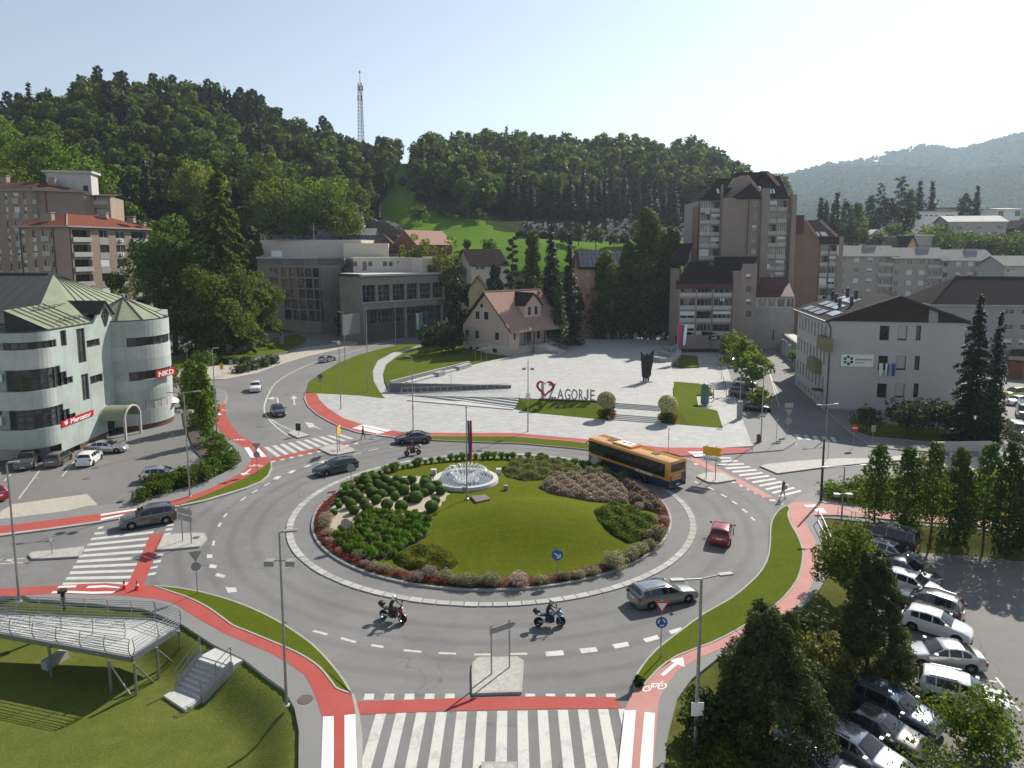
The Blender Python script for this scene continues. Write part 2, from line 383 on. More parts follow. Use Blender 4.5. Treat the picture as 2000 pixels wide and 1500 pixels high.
def paving(name,c,sx,sy,contrast=0.12):
 b=NB(name);mp=b.new('ShaderNodeMapping');mp.inputs['Rotation'].default_value=(0,0,0.06);b.l.new(b.world(),mp.inputs['Vector'])
 t=b.new('ShaderNodeTexBrick');t.inputs['Scale'].default_value=1;t.inputs['Brick Width'].default_value=sx;t.inputs['Row Height'].default_value=sy
 t.inputs['Mortar Size'].default_value=0.008;t.inputs['Bias'].default_value=-0.35
 t.inputs['Color1'].default_value=(*[x*(1-contrast*0.3)for x in c],1);t.inputs['Color2'].default_value=(*[min(1,x*(1+contrast*2.6))for x in c],1);t.inputs['Mortar'].default_value=(*[x*0.72 for x in c],1)
 b.l.new(mp.outputs[0],t.inputs['Vector']);w=b.world()
 f=b.noise(w,0.12,6,0.65);f3=b.noise(w,2.2,5,0.7)
 col=b.mix(b.ramp(f,[(0.35,(0,0,0)),(0.75,(0.4,0.4,0.4))]),t.outputs['Color'],tuple(x*0.78 for x in c))
 col=b.mix(0.22,col,b.ramp(f3,[(0.3,tuple(x*0.75 for x in c)),(0.7,tuple(min(1,x*1.2)for x in c))]))
 b.base(col);b.bump(t.outputs['Fac'],-0.2,0.01);return b.set(0.75,0,0.3).done()
M_plaza=paving('pale_granite_paving',(0.375,0.375,0.365),0.9,0.3,0.2)
M_cobble=paving('cobble_paving',(0.40,0.385,0.35),0.16,0.13,0.2)
M_paver=paving('sandy_pavers',(0.42,0.38,0.32),0.25,0.2,0.12)
M_steel=plain('galvanised_steel',(0.33,0.34,0.35),0.42,0.75,0.5,0.15,6)
M_dark=plain('dark_metal',(0.035,0.037,0.04),0.5,0.3,0.5,0.1)
M_black=plain('black_plastic',(0.012,0.012,0.013),0.45,0,0.45,0)
M_white=plain('white_paint',(0.78,0.78,0.76),0.45,0,0.4,0.04)
M_greyw=plain('grey_sign_back',(0.30,0.30,0.30),0.5,0.3,0.4,0.1)
M_signred=plain('sign_red',(0.45,0.02,0.03),0.4,0,0.4,0)
M_signblue=plain('sign_blue',(0.03,0.12,0.30),0.4,0,0.4,0)
M_signyel=plain('sign_yellow',(0.72,0.42,0.02),0.45,0,0.4,0.06)
M_glass=glass_mat('window_glass')
M_glassb=glass_mat('window_glass_bright',(0.05,0.055,0.06),0.05,(0.22,0.22,0.21))
M_winframe=plain('white_window_frame',(0.62,0.62,0.6),0.5,0,0.4,0.05)
M_winframed=plain('dark_window_frame',(0.045,0.043,0.042),0.5,0,0.4,0.05)
M_shut=plain('white_roller_blind',(0.62,0.63,0.64),0.6,0,0.3,0.06)
M_wood=plain('brown_wood',(0.045,0.026,0.018),0.8,0,0.3,0.3,8)
M_bark=plain('bark',(0.075,0.058,0.042),0.95,0,0.1,0.4,8)
M_barkl=plain('grey_bark',(0.16,0.145,0.12),0.95,0,0.1,0.4,8)
# ---------------------------------------------------------------- terrain
def sstep(t):t=np.clip(t,0,1);return t*t*(3-2*t)
def seg_dist(P,poly,closed=False):
 d=np.full(len(P),1e9);n=len(poly)
 for k in range(n if closed else n-1):
  a=np.array(poly[k][:2]);b=np.array(poly[(k+1)%n][:2]);ab=b-a
  t=np.clip(((P-a)@ab)/max(1e-9,ab@ab),0,1)
  d=np.minimum(d,np.linalg.norm(P-(a+t[:,None]*ab),axis=1))
 return d
def inside(P,poly):
 r=np.zeros(len(P),bool);n=len(poly)
 for k in range(n):
  x1,y1=poly[k][:2];x2,y2=poly[(k+1)%n][:2]
  c=((y1>P[:,1])!=(y2>P[:,1]))
  with np.errstate(divide='ignore',invalid='ignore'):xx=(x2-x1)*(P[:,1]-y1)/(y2-y1)+x1
  r^=c&(P[:,0]<xx)
 return r
SW_EDGE=smooth(gp([(-120,1150),(0,1158),(60,1172),(180,1182),(280,1192),(355,1222),(417,1262),(475,1290),(520,1325),(555,1350),(575,1385),(584,1430),(583,1500)])+[G(583,1560)],3)
SW_LOW=SW_EDGE+[Vector((SW_EDGE[-1].x,18,0)),Vector((-90,18,0)),Vector((-90,SW_EDGE[0].y,0))]
SE_EDGE=smooth([G(1296,1560)]+gp([(1298,1500),(1304,1440),(1322,1370),(1350,1330),(1400,1290),(1480,1248),(1550,1205),(1600,1155),(1624,1110),(1617,1060),(1605,1020),(1625,1012),(1700,1020),(1855,1030),(2000,1042),(2300,1060)]),3)
SE_LOW=SE_EDGE+[Vector((95,SE_EDGE[-1].y,0)),Vector((95,18,0)),Vector((SE_EDGE[0].x,18,0))]
SW_Z,SE_Z=-1.3,-1.25
def near_z(P):
 z=np.full(len(P),-0.06)
 m=inside(P,SW_LOW);d=seg_dist(P,SW_EDGE);z=np.where(m,-0.06+(SW_Z+0.06)*sstep((d-0.1)/2.6),z)
 z=np.where(inside(P,gp([(398,1284),(446,1302),(396,1362),(350,1342)],-.5)),-1.45,z)
 m=inside(P,SE_LOW);d=seg_dist(P,SE_EDGE);z=np.where(m,-0.06+(SE_Z+0.06)*sstep((d-0.2)/3.2),z)
 return z
HC=[(-700,[(200,0),(230,8),(300,45),(380,80),(520,95),(800,60)]),(0,[(195,0),(225,9),(270,34),(330,64),(390,82),(480,84),(800,50)]),(130,[(200,0),(230,10),(280,40),(330,70),(385,84),(450,90),(800,60)]),(250,[(205,0),(235,11),(280,42),(330,73),(390,97),(450,102),(800,60)]),(400,[(208,0),(240,9),(290,42),(340,72),(395,93),(450,98),(800,60)]),(500,[(210,0),(240,8),(290,38),(340,66),(390,88),(450,94),(800,60)]),(600,[(215,0),(245,6),(300,34),(350,56),(395,72),(450,78),(800,50)]),(720,[(220,0),(250,6),(300,30),(350,50),(400,67),(450,72),(800,45)]),(800,[(212,0),(225,12),(240,20),(280,34),(330,53),(380,67),(420,73),(480,73),(800,50)]),(900,[(205,0),(220,14),(235,21),(260,28),(300,38),(340,50),(390,62),(430,74),(490,76),(800,50)]),(1000,[(205,0),(220,12),(235,20),(270,28),(300,34),(330,42),(380,56),(430,74),(490,76),(800,50)]),(1200,[(205,0),(220,12),(235,20),(265,26),(290,29.5),(330,39),(370,50),(430,73),(490,75),(800,50)]),(1350,[(205,0),(220,10),(235,18),(265,25),(290,29),(330,39),(370,50),(430,68),(490,72),(800,40)]),(1500,[(215,0),(230,6),(260,17),(300,27),(350,37),(430,46),(500,46),(800,20)]),(1580,[(215,0),(245,7),(280,18),(320,27),(360,33),(430,36),(520,30),(800,10)]),(1800,[(215,0),(245,8),(280,20),(330,32),(400,37),(520,22),(800,10)]),(2000,[(215,0),(245,8),(280,21),(330,34),(400,40),(520,22),(800,10)]),(2800,[(215,0),(245,10),(280,24),(330,36),(400,42),(520,25),(800,10)])]
def hill_z(X,Y):
 X=np.asarray(X,float);Y=np.asarray(Y,float);u=1000+FPX*X/np.maximum(Y,1.0)
 us=np.array([c[0]for c in HC],float);pr=np.array([np.interp(Y.ravel(),[p[0]for p in c[1]],[p[1]for p in c[1]])for c in HC])
 k=np.clip(np.searchsorted(us,u.ravel())-1,0,len(us)-2);t=np.clip((u.ravel()-us[k])/(us[k+1]-us[k]),0,1);t=t*t*(3-2*t)
 n=np.arange(len(k));z=pr[k,n]*(1-t)+pr[k+1,n]*t
 w=0.9*np.sin(X.ravel()*0.11+Y.ravel()*0.05)+0.7*np.sin(Y.ravel()*0.13-X.ravel()*0.07)
 return(z+w*np.clip(z/20,0,1)-0.06).reshape(X.shape)
def HZ(x,y):return float(hill_z(np.array([x]),np.array([y]))[0])
def grid_mesh(name,XX,YY,ZZ,mats,matidx=None,smooth=True):
 ny,nx=XX.shape;V=np.stack([XX,YY,ZZ],-1).reshape(-1,3)
 i=np.arange(ny-1)[:,None]*nx+np.arange(nx-1)[None];F=np.stack([i,i+1,i+nx+1,i+nx],-1).reshape(-1,4)
 me=bpy.data.meshes.new(name);me.vertices.add(len(V));me.vertices.foreach_set('co',V.ravel())
 me.loops.add(F.size);me.loops.foreach_set('vertex_index',F.ravel().astype(np.int32))
 me.polygons.add(len(F));me.polygons.foreach_set('loop_start',np.arange(0,F.size,4,dtype=np.int32))
 for m in mats:me.materials.append(m)
 if matidx is not None:me.polygons.foreach_set('material_index',matidx.astype(np.int32))
 if smooth:me.polygons.foreach_set('use_smooth',np.ones(len(F),bool))
 me.update(calc_edges=True);me.validate();return me
xs=np.arange(-130,131,.5);ys=np.arange(10,151,.5);XX,YY=np.meshgrid(xs,ys)
P=np.stack([XX.ravel(),YY.ravel()],1);ZZ=near_z(P).reshape(XX.shape)
cxm=(XX[:-1,:-1]+.25).ravel();cym=(YY[:-1,:-1]+.25).ravel();Pc=np.stack([cxm,cym],1)
mi=np.zeros(len(Pc));mi[inside(Pc,SE_LOW)]=1
ground=structure(link('ground',grid_mesh('ground',XX,YY,ZZ,[M_lawnl,M_bank],mi)))
# hillside: polar sheet from the back of the town to beyond the crest
tt=np.linspace(-1.25,1.25,240);yy=np.concatenate([np.arange(149,260,3.0),np.arange(260,520,5.0),np.linspace(520,1000,14)])
TT,YY=np.meshgrid(tt,yy);XX=TT*YY;ZZ=hill_z(XX,YY);ZZ[0]=-0.3
Cx=(XX[:-1,:-1]+XX[1:,1:])/2;Cy=(YY[:-1,:-1]+YY[1:,1:])/2;Cz=hill_z(Cx,Cy)
cu=1000+FPX*Cx/Cy;cv=491-(Cz-24)*FPX/Cy
mead=np.zeros(Cx.shape,bool)
mead_poly=[(748,400),(776,350),(786,318),(800,300),(815,305),(824,345),(802,372),(840,400),(890,412),(940,432),(985,455),(1040,462),(1200,460),(1350,470),(1350,530),(728,530),(728,430)]
mead=inside(np.stack([cu.ravel(),cv.ravel()],1),[(a,b,0)for a,b in mead_poly])
mi=np.where((Cz.ravel()>0.5),1,0);mi[mead]=2;mi[(cu.ravel()>1560)&(Cz.ravel()>0.5)]=3
hillside=structure(link('hillside',grid_mesh('hillside',XX,YY,ZZ,[M_lawnl,M_earth,M_meadow,M_bank],mi)))
# ---------------------------------------------------------------- road: one asphalt sheet with the two hollows cut out
RL=[Vector((-125,150,0)),Vector((-125,SW_EDGE[0].y,0))]+[p+Vector((0.25,0.25,0))for p in SW_EDGE]+[Vector((SW_EDGE[-1].x+0.3,17,0)),Vector((SE_EDGE[0].x-0.2,17,0))]+[p+Vector((-0.25,0.0,0))for p in SE_EDGE]+[Vector((125,SE_EDGE[-1].y,0)),Vector((125,214,0)),Vector((-125,214,0))]
road=structure(sheet('road',RL,M_asph,0.0))
CEN=Vector((-1.8,64.2,0));R_IN,R_AP=16.4,18.45
def ringpt(r,a,z=0.0):return Vector((CEN.x+r*math.cos(a),CEN.y+r*math.sin(a),z))
def marks(name,quads,mat,parent,z=0.008,label=None):
 """each painted bar its own piece of the road"""
 for q in quads:
  o=sheet(name,[G(*p)for p in q],mat,z,parent)
  if label:o['label']=label
def lerp(a,b,t):return(a[0]+(b[0]-a[0])*t,a[1]+(b[1]-a[1])*t)
def line_marks(name,pts,w,mat,parent,z=0.008):
 """dashes given as px segments, w metres wide"""
 for a,b in pts:
  A,B=G(*a),G(*b);d=(B-A).normalized();n=Vector((-d.y,d.x,0))*(w/2)
  sheet(name,[A-n,B-n,B+n,A+n],mat,z,parent)
  # south crossing
qs=[]
for k in range(13):
 u=744.5+39.4*k
 t0=(u-10,1393-k*0.7);t1=(u+10,1393-k*0.7)
 b=1000+(u-1000)*1.113-0.0;qs.append([t0,t1,(1000+(u+10-1000)*1.135,1512),(1000+(u-10-1000)*1.135,1512)])
marks('zebra_stripe',qs,M_paint,road)
marks('zebra_stripe',[[(u-9,1355),(u+9,1355),(u+10-(u-960)*-0.01,1367),(u-10-(u-960)*-0.01,1367)]for u in[722+39.2*k for k in range(13)]if not 905<u<1030],M_paint,road)
sheet('cycle_crossing',gp([(695,1370),(885,1364),(1060,1360),(1130,1361),(1205,1362),(1213,1384),(1060,1385),(870,1389),(701,1396)]),M_red,0.013,road)
# west crossing
qs=[]
for k in range(11):
 l=lerp((193,1029),(123.6,1138),k/10);r=lerp((314,1012),(252,1137),k/10)
 if k<2:l=(l[0],l[1]);r=(l[0]+10+10*k,l[1]-1.5)
 l2=(l[0]-3.0,l[1]+4.6+0.1*k);r2=(r[0]-3.0,r[1]+4.6+0.1*k)
 qs.append([l,r,r2,l2])
marks('zebra_stripe',qs,M_paint,road)
sheet('cycle_crossing',gp([(294,1045),(320,1042),(280,1146),(248,1144)]),M_red,0.013,road)
marks('zebra_stripe',[[(328,1024),(341,1023.5),(338,1027),(325,1028)],[(324,1032),(338,1031),(335,1036),(322,1037)],[(321,1042),(334,1040.5),(331,1045),(319,1047)],[(306,1083),(320,1081),(317,1086.5),(303,1088)],[(301,1095),(316,1093),(313,1098.5),(298,1100)],[(290,1120),(306,1117),(303,1122.5),(286,1125)],[(294,1108),(309,1105),(307,1109),(292,1112)]],M_paint,road)
# north-west crossing
qs=[]
for k in range(11):
 a=lerp((515.5,873.6),(662,846.5),k/9.6);b=lerp((541,892.5),(693,855.5),k/9.6)
 if k>9:continue
 qs.append([a,(a[0]+8.5,a[1]-1.2),(b[0]+8.5,b[1]-1.2),b])
marks('zebra_stripe',qs,M_paint,road)
marks('zebra_stripe',[[(a[0],a[1]),(a[0]+8,a[1]-1.6),(a[0]+11,a[1]+0.6),(a[0]+3,a[1]+2.4)]for a in[lerp((528,901),(690,866),k/9.0)for k in range(10)]],M_paint,road)
sheet('cycle_crossing',gp([(525,896.5),(560,888),(620,875.5),(678,864),(682,867.5),(620,881),(565,893),(529,901.5)]),M_red,0.013,road)
# north-east crossing
qs=[]
for k in range(12):
 a=lerp((1376,893),(1520,968),k/11);b=lerp((1426,893),(1562,957),k/11)
 qs.append([a,b,(b[0]+4,b[1]+2.6),(a[0]+4,a[1]+3.0)])
marks('zebra_stripe',qs,M_paint,road)
sheet('cycle_crossing',gp([(1342,896),(1360,895),(1400,914),(1440,934),(1476,952),(1512,972),(1494,972),(1452,950),(1400,925)]),M_redf,0.013,road)
marks('zebra_stripe',[[(a[0],a[1]),(a[0]+11,a[1]-0.6),(a[0]+15,a[1]+2.4),(a[0]+4,a[1]+3.0)]for a in[lerp((1354,905),(1516,983),k/11.0)for k in range(12)if k not in(1,2,3,4)]],M_paint,road)
marks('zebra_stripe',[[(1551+k*17.5,848.5+k*1.3),(1559+k*17.5,848.5+k*1.3),(1567+k*17,858+k*1.3),(1559+k*17,858+k*1.3)]for k in range(5)],M_paint,road)
# lane dashes and give-way bars
line_marks('lane_dash',[((612,1232),(639,1239.5)),((666,1246.5),(695,1254.5)),((725,1260),(749,1264)),((789,1270),(823,1273.5))],0.22,M_paint,road)
line_marks('lane_dash',[((856,1275.5),(891,1277)),((926,1278.5),(958,1278.5)),((997,1277.5),(1030,1277))],0.2,M_painto,road)
marks('give_way_bar',[[(1065,1273),(1099,1270),(1102,1280),(1067,1282)],[(1131,1267),(1164,1264),(1168,1272.5),(1136,1276.5)],[(1195,1259),(1226,1253.5),(1229,1262),(1202,1267)],[(1255,1248),(1284,1240),(1288,1248),(1262,1255)],[(1306,1232),(1330,1225),(1334,1231),(1311,1239)]],M_paint,road)
marks('give_way_bar',[[(424,1119),(441,1124),(437,1129),(420,1125)],[(410,1102),(424,1104),(422,1110),(408,1109)],[(404,1083),(415,1083),(415,1090),(404,1090)],[(440,1147),(460,1147),(463,1156),(445,1158)]],M_paint,road)
line_marks('lane_dash',[((416,1066),(418,1056)),((427,1029),(431,1021)),((437,1010),(443,1003)),((470,978),(480,970.5)),((492,963),(503,956.5)),((516,949),(527,943))],0.2,M_paint,road)
marks('give_way_bar',[[(532,936),(540,930),(550,930),(543,936.5)],[(561,924),(570,918.5),(579,918.5),(570,924.5)],[(591,912),(603,907.5),(610,908),(600,912.5)],[(621,904),(632,899),(640,899),(632,904)]],M_paint,road)
line_marks('lane_dash',[((690,888),(706,884.5)),((720,880),(740,876.5)),((760,873.5),(782,871)),((1357,940),(1364,944)),((1383,951.5),(1395,957)),((1408,965),(1419,971)),((1430,978.5),(1440,985)),((1450,994),(1459,1001)),((1467,1010),(1474,1016.5))],0.2,M_paint,road)
# centre line and arrows on the north-west arm
cl=smooth(gp([(620,706),(590,718),(560,733),(540,747),(527,765),(519,783),(516,800),(522,815),(540,834),(562,850)]),5)
for a,b in zip(cl[:-1],cl[1:]):
 pass
def ribbon(name,pts,w,mat,z,parent,n0=0,n1=None):
 mb=MB();L=[];R=[]
 for k,p in enumerate(pts):
  d=(pts[min(k+1,len(pts)-1)]-pts[max(k-1,0)]).normalized();n=Vector((-d.y,d.x,0))*(w/2);L.append(p+n+Vector((0,0,z)));R.append(p-n+Vector((0,0,z)))
 for k in range(len(pts)-1):mb.quad(R[k],R[k+1],L[k+1],L[k])
 return mb.build(name,mat,parent)
ribbon('centre_line',cl,0.22,M_paint,0.008,road)
ribbon('centre_line',smooth(gp([(524,815),(545,829),(574,842)]),4),0.2,M_paint,0.009,road)
ribbon('centre_line',smooth(gp([(840,650),(790,660),(735,674),(690,686),(655,697),(640,701)]),4),0.16,M_paint,0.008,road)
line_marks('lane_dash',[((530,757),(534,753)),((526,764),(529,760))],0.25,M_paint,road)
def arrow_poly(c,d,L,kind='straight'):
 d=d.normalized();n=Vector((-d.y,d.x,0));s=L/5.0
 pts=[(0,-.11),(3.3*s,-.11),(3.3*s,-.42*1.3),(L,0),(3.3*s,.42*1.3),(3.3*s,.11),(0,.11)]
 if kind=='left':pts=[(0,-.11),(3.3*s,-.11),(3.3*s,.75),(2.9*s-.35,.75),(3.1*s,1.6),(4.1*s,.75),(3.3*s+.28,.75),(3.3*s+.28,-.11+.0),(3.6*s,-.11),(3.6*s,.11),(0,.11)][:0]or[(0,-.12),(3.4*s,-.12),(3.4*s,.55),(4.2*s,.55),(3.2*s,1.7),(2.2*s,.55),(3.0*s,.55),(3.0*s,.12),(0,.12)]
 return[c+d*x+n*y for x,y in pts]
for c,t,k in(((575,792),(574,772),'straight'),((543,787),(541,772),'left')):
 A,B=G(*c),G(*t);structure_o=sheet('lane_arrow',arrow_poly(A,B-A,(B-A).length,k),M_paint,0.009,road)
sheet('lane_arrow',gp([(595,824),(612,827),(613,831),(630,840),(612,834),(604,836)]),M_paint,0.009,road)
sheet('lane_arrow',gp([(1760,948),(1690,951),(1640,956),(1690,956),(1700,960),(1770,955)]),M_paint,0.009,road)
marks('painted_hatching',[[(0,1093),(50,1090),(50,1091.5),(0,1094.5)],[(0,1100.5),(45,1098),(45,1099.5),(0,1102)],[(4,1091),(26,1095.5),(26,1098),(4,1094)]],M_painto,road)
# ---------------------------------------------------------------- pavements, cycle paths, verges
def S(name,px,mats,h=0.12,n=3,kerb=0.0,z=0.0,sm=True,closed=True):
 pts=gp(px)
 return structure(slab(name,smooth(pts,n,True)if sm else pts,mats,h,z,None,kerb))
sw_red_lo=[(48,1166),(104,1162),(180,1164),(240,1166),(300,1172),(340,1181),(384,1210),(444,1243),(480,1258),(530,1280),(560,1297),(595,1322),(607,1342),(617,1365),(625,1390),(630,1404)]
sw_red_up=[(694,1397),(687,1360),(680,1358),(668,1354),(655,1348),(645,1335),(622,1307),(590,1285),(560,1270),(480,1236),(451,1224),(408,1192),(360,1168),(296,1147),(248,1145),(208,1142),(170,1143),(44,1150),(-60,1156)]
S('footpath',sw_red_lo+[(630,1430),(627,1500),(627,1560),(583,1560),(583,1500),(584,1430),(575,1385),(555,1350),(520,1325),(475,1290),(417,1262),(355,1222),(280,1192),(180,1182),(60,1172)],[M_walk,M_kerb],0.11,1,sm=False)
cpsw=S('cycle_path',sw_red_lo+[(627,1560),(699,1560),(699,1500)]+sw_red_up+[(-60,1172)],[M_red,M_kerb],0.12,1,sm=False)
marks('path_stripe',[[(631,1404),(652,1403),(652,1520),(627,1520)],[(673,1401),(694,1399),(699,1520),(673,1520)],[(115,1148),(150,1146),(148,1150.5),(112,1151)],[(172,1148),(205,1146),(235,1150),(232,1152),(205,1150),(168,1152)],[(104,1158),(130,1157),(180,1159),(226,1158),(222,1162),(180,1163),(130,1161),(100,1162)]],M_paintn,cpsw,0.128)
S('kerbstones',[(694,1397),(687,1359),(692,1359),(702,1397),(708,1440),(707,1560),(699,1560),(699,1500)],[M_kerb,M_kerb],0.13,1,sm=False)
S('grass_verge',[(298,1147),(345,1150),(370,1154),(400,1160),(440,1171),(480,1185),(520,1203),(560,1225),(610,1260),(647,1298),(672,1330),(685,1352),(687,1359),(680,1358),(668,1354),(655,1348),(645,1335),(622,1307),(590,1285),(560,1270),(480,1236),(451,1224),(408,1192),(360,1168)],[M_lawn,M_kerb],0.15,2,kerb=0.12)
# south-east
se_verge_r=[(1260,1342),(1287,1312),(1325,1285),(1390,1260),(1440,1235),(1500,1197),(1533,1170),(1560,1133),(1569,1097),(1569,1076),(1560,1050),(1546,1026),(1540,1006),(1544,995)]
S('grass_verge',[(1240,1350),(1237,1332),(1252,1305),(1280,1272),(1325,1237),(1375,1200),(1425,1172),(1462,1142),(1487,1115),(1500,1085),(1503,1050),(1504,1030),(1511,1010),(1522,997),(1534,990)]+se_verge_r[::-1],[M_lawn,M_kerb],0.15,2,kerb=0.12)
se_red_r=[(1285,1395),(1287,1370),(1302,1342),(1325,1312),(1362,1290),(1410,1270),(1480,1238),(1527,1210),(1563,1180),(1583,1150),(1597,1110),(1599,1077),(1592,1058),(1580,1036),(1573,1020),(1574,1012),(1590,1008),(1632,1008),(1684,1012),(1744,1017),(1854,1025),(2000,1038)]
cpse=S('cycle_path',[(1210,1560),(1211,1475),(1220,1391),(1230,1368),(1240,1350)]+se_verge_r+[(1536,990),(1548,984),(1580,982),(1632,988),(1660,994),(1740,1002),(1856,1016),(2000,1028)]+se_red_r[::-1]+[(1278,1475),(1276,1560)],[M_redf,M_kerb],0.12,1,sm=False)
marks('path_stripe',[[(1220,1392),(1242,1391),(1235,1480),(1232,1520),(1207,1520),(1210,1480)],[(1259,1395),(1279,1397),(1275,1480),(1273,1520),(1249,1520),(1251,1480)],[(1570,989),(1595,988),(1600,992),(1575,993)],[(1588,997),(1606,994),(1615,1004),(1600,1004)]],M_paintn,cpse,0.128)
S('footpath',se_red_r[:17]+[(1590,1009),(1605,1020),(1617,1060),(1624,1110),(1600,1155),(1550,1205),(1480,1248),(1400,1290),(1350,1330),(1322,1370),(1304,1440),(1298,1500),(1296,1560),(1276,1560),(1278,1475)],[M_walk,M_kerb],0.11,1,sm=False)
A,B=G(1289,1322),G(1321,1300);
sheet('lane_arrow',arrow_poly(G(1293,1323),G(1320,1300)-G(1293,1323),2.4),M_paintn,0.129,cpse)
def bike_mark(c,right,up,s,parent,z):
 """painted bicycle symbol: two wheels, frame, handlebar"""
 mb=MB();X=right.normalized()*s;Y=up.normalized()*s;c=c+Vector((0,0,z))
 def ring(o,r,w):
  for k in range(16):
   a,b=2*math.pi*k/16,2*math.pi*(k+1)/16;q=[]
   for rr,t in((r,a),(r+w,a),(r+w,b),(r,b)):q.append(c+X*(o[0]+rr*math.cos(t))+Y*(o[1]+rr*math.sin(t)))
   mb.quad(*q)
 def seg(p,q,w):
  d=Vector((q[0]-p[0],q[1]-p[1])).normalized();n=Vector((-d.y,d.x))*w/2
  mb.quad(*[c+X*x+Y*y for x,y in((p[0]-n.x,p[1]-n.y),(q[0]-n.x,q[1]-n.y),(q[0]+n.x,q[1]+n.y),(p[0]+n.x,p[1]+n.y))])
 ring((-.55,0),.25,.11);ring((.55,0),.25,.11)
 for p,q in(((-.55,0),(-.1,0)),((-.1,0),(.35,.45)),((-.25,.45),(.35,.45)),((-.25,.45),(-.1,0)),((-.55,0),(-.25,.45)),((.55,0),(.33,.6)),((.33,.6),(.5,.66)),((-.38,.55),(-.12,.55))):seg(p,q,.1)
 return mb.build('bicycle_symbol',M_paintn,parent,recalc=True)
bike_mark(G(1279,1347),G(1297,1344)-G(1262,1349),G(1284,1330)-G(1279,1347),0.8,cpse,0.13)
# east bed and pavement beside the east arm
S('pavement',[(1536,990),(1560,972),(1604,957),(1638,949),(1684,941),(1760,928),(1850,913),(2000,895),(2000,1028),(1856,1016),(1740,1002),(1660,994),(1632,986),(1580,982),(1548,984)],[M_walk,M_kerb],0.11,1,sm=False)
S('grass_bed',[(1608,979),(1640,961),(1686,948),(1750,938),(1850,925),(2000,910),(2000,1022),(1856,1011),(1740,998),(1660,990)],[M_lawn,M_kerb],0.22,1,sm=False)
# traffic islands
S('traffic_island',[(921,1312),(923,1298),(935,1287),(1010,1286),(1023,1294),(1022,1320),(1019,1356),(922,1359)],[M_cobble,M_kerb],0.15,1,0.14,sm=False)
S('traffic_island',[(940,1493),(1010,1493),(1010,1560),(940,1560)],[M_cobble,M_kerb],0.15,1,0.14,sm=False)
S('traffic_island',[(56,1087),(62,1081),(96,1078),(164,1070),(154,1090),(84,1094),(62,1094)],[M_cobble,M_kerb],0.15,1,0.14,sm=False)
S('traffic_island',[(305,1077),(318,1050),(340,1045),(380,1043),(400,1044),(405,1055),(390,1070),(350,1074)],[M_cobble,M_kerb],0.15,1,0.14,sm=False)
S('traffic_island',[(622,878),(645,889),(660,890),(694,883),(690,878),(670,871),(660,869),(640,872)],[M_cobble,M_kerb],0.15,1,0.14,sm=False)
S('traffic_island',[(562,847),(581,857),(606,852),(590,846),(574,841)],[M_cobble,M_kerb],0.15,1,0.14,sm=False)
S('traffic_island',[(1360,932),(1372,939),(1384,944),(1400,945),(1438,939),(1412,926),(1384,924),(1368,928)],[M_cobble,M_kerb],0.15,1,0.14,sm=False)
S('traffic_island',[(1483,912),(1518,927),(1608,915),(1700,906),(1800,897),(1795,889),(1700,897),(1640,897),(1560,902),(1500,908)],[M_cobble,M_kerb],0.15,1,0.14,sm=False)
# north side: lower plaza pavement, cycle path, grass strip
n_red_in=[(618,769),(624,782),(640,798),(670,818),(700,828),(735,838),(790,846),(844,847),(1000,847),(1120,857),(1200,866),(1300,876),(1412,876)]
n_red_out=[(596,768),(595,780),(602,794),(620,810),(640,822),(664,834),(700,845),(735,850),(780,855),(844,857),(1000,854),(1120,864),(1200,874),(1300,884),(1330,892),(1400,889),(1470,885),(1456,876)]
cpn=S('cycle_path',n_red_in+n_red_out[::-1],[M_red,M_kerb],0.12,1,sm=False)
marks('path_stripe',[[(688,838),(700,834),(752,846),(740,849)],[(699,833),(710,831),(765,842),(755,845)],[(1343,884),(1395,884),(1400,887),(1350,888)],[(1352,890),(1376,889),(1380,893),(1357,894)]],M_paintn,cpn,0.128)
S('grass_verge',[(838,853),(1000,853.5),(1120,863.5),(1160,869),(1162,882),(1120,877),(1020,868),(920,864.5),(840,861)],[M_lawn,M_kerb],0.15,1,0.12,sm=False)
S('pavement',n_red_in+[(1470,873),(1450,820),(1440,790),(1430,750),(1415,700),(1400,660),(1300,650),(1280,690),(1300,780),(1010,780),(760,765),(700,771)],[M_plaza,M_kerb],0.12,1,sm=False)
S('pavement',[(1470,873),(1450,820),(1438,795),(1520,808),(1545,850),(1556,864),(1530,880),(1470,885)],[M_walk,M_kerb],0.12,1,sm=False)
S('kerbstones',[(596,766),(594,780),(601,795),(619,811),(639,823),(664,835),(699,846.5),(735,851.5),(780,857),(840,861),(838,859),(780,855),(735,850),(700,845),(664,834),(640,822),(620,810),(602,794),(597,780)],[M_kerb,M_kerb],0.13,1,sm=False)
# lawns beside the museum house with the curved white footpath
def sloped(name,px,mats):
 """lawn whose corners carry their own height: (u, v, z)"""
 pts=[G(u,v,z)for u,v,z in px];bm=bmesh.new();f=bm.faces.new([bm.verts.new(p)for p in pts]);f.normal_update()
 if f.normal.z<0:f.normal_flip()
 r=bmesh.ops.triangulate(bm,faces=[f]);ex=bmesh.ops.extrude_face_region(bm,geom=list(bm.faces))
 for v in ex['geom']:
  if isinstance(v,bmesh.types.BMVert):v.co.z-=1.4
 bmesh.ops.recalc_face_normals(bm,faces=bm.faces)
 me=bpy.data.meshes.new(name);bm.to_mesh(me);bm.free()
 for m in mats:me.materials.append(m)
 return structure(link(name,me))
sloped('lawn',[(598,767,.14),(604,745,.15),(628,728,.15),(660,709,.15),(700,693,.15),(740,682,.18),(775,674,.2),(816,669,.2),(814,676,.3),(768,688,.3),(738,704,.3),(728,724,.25),(730,744,.2),(742,766,.16),(752,778,.14),(700,772,.14)],[M_lawn])
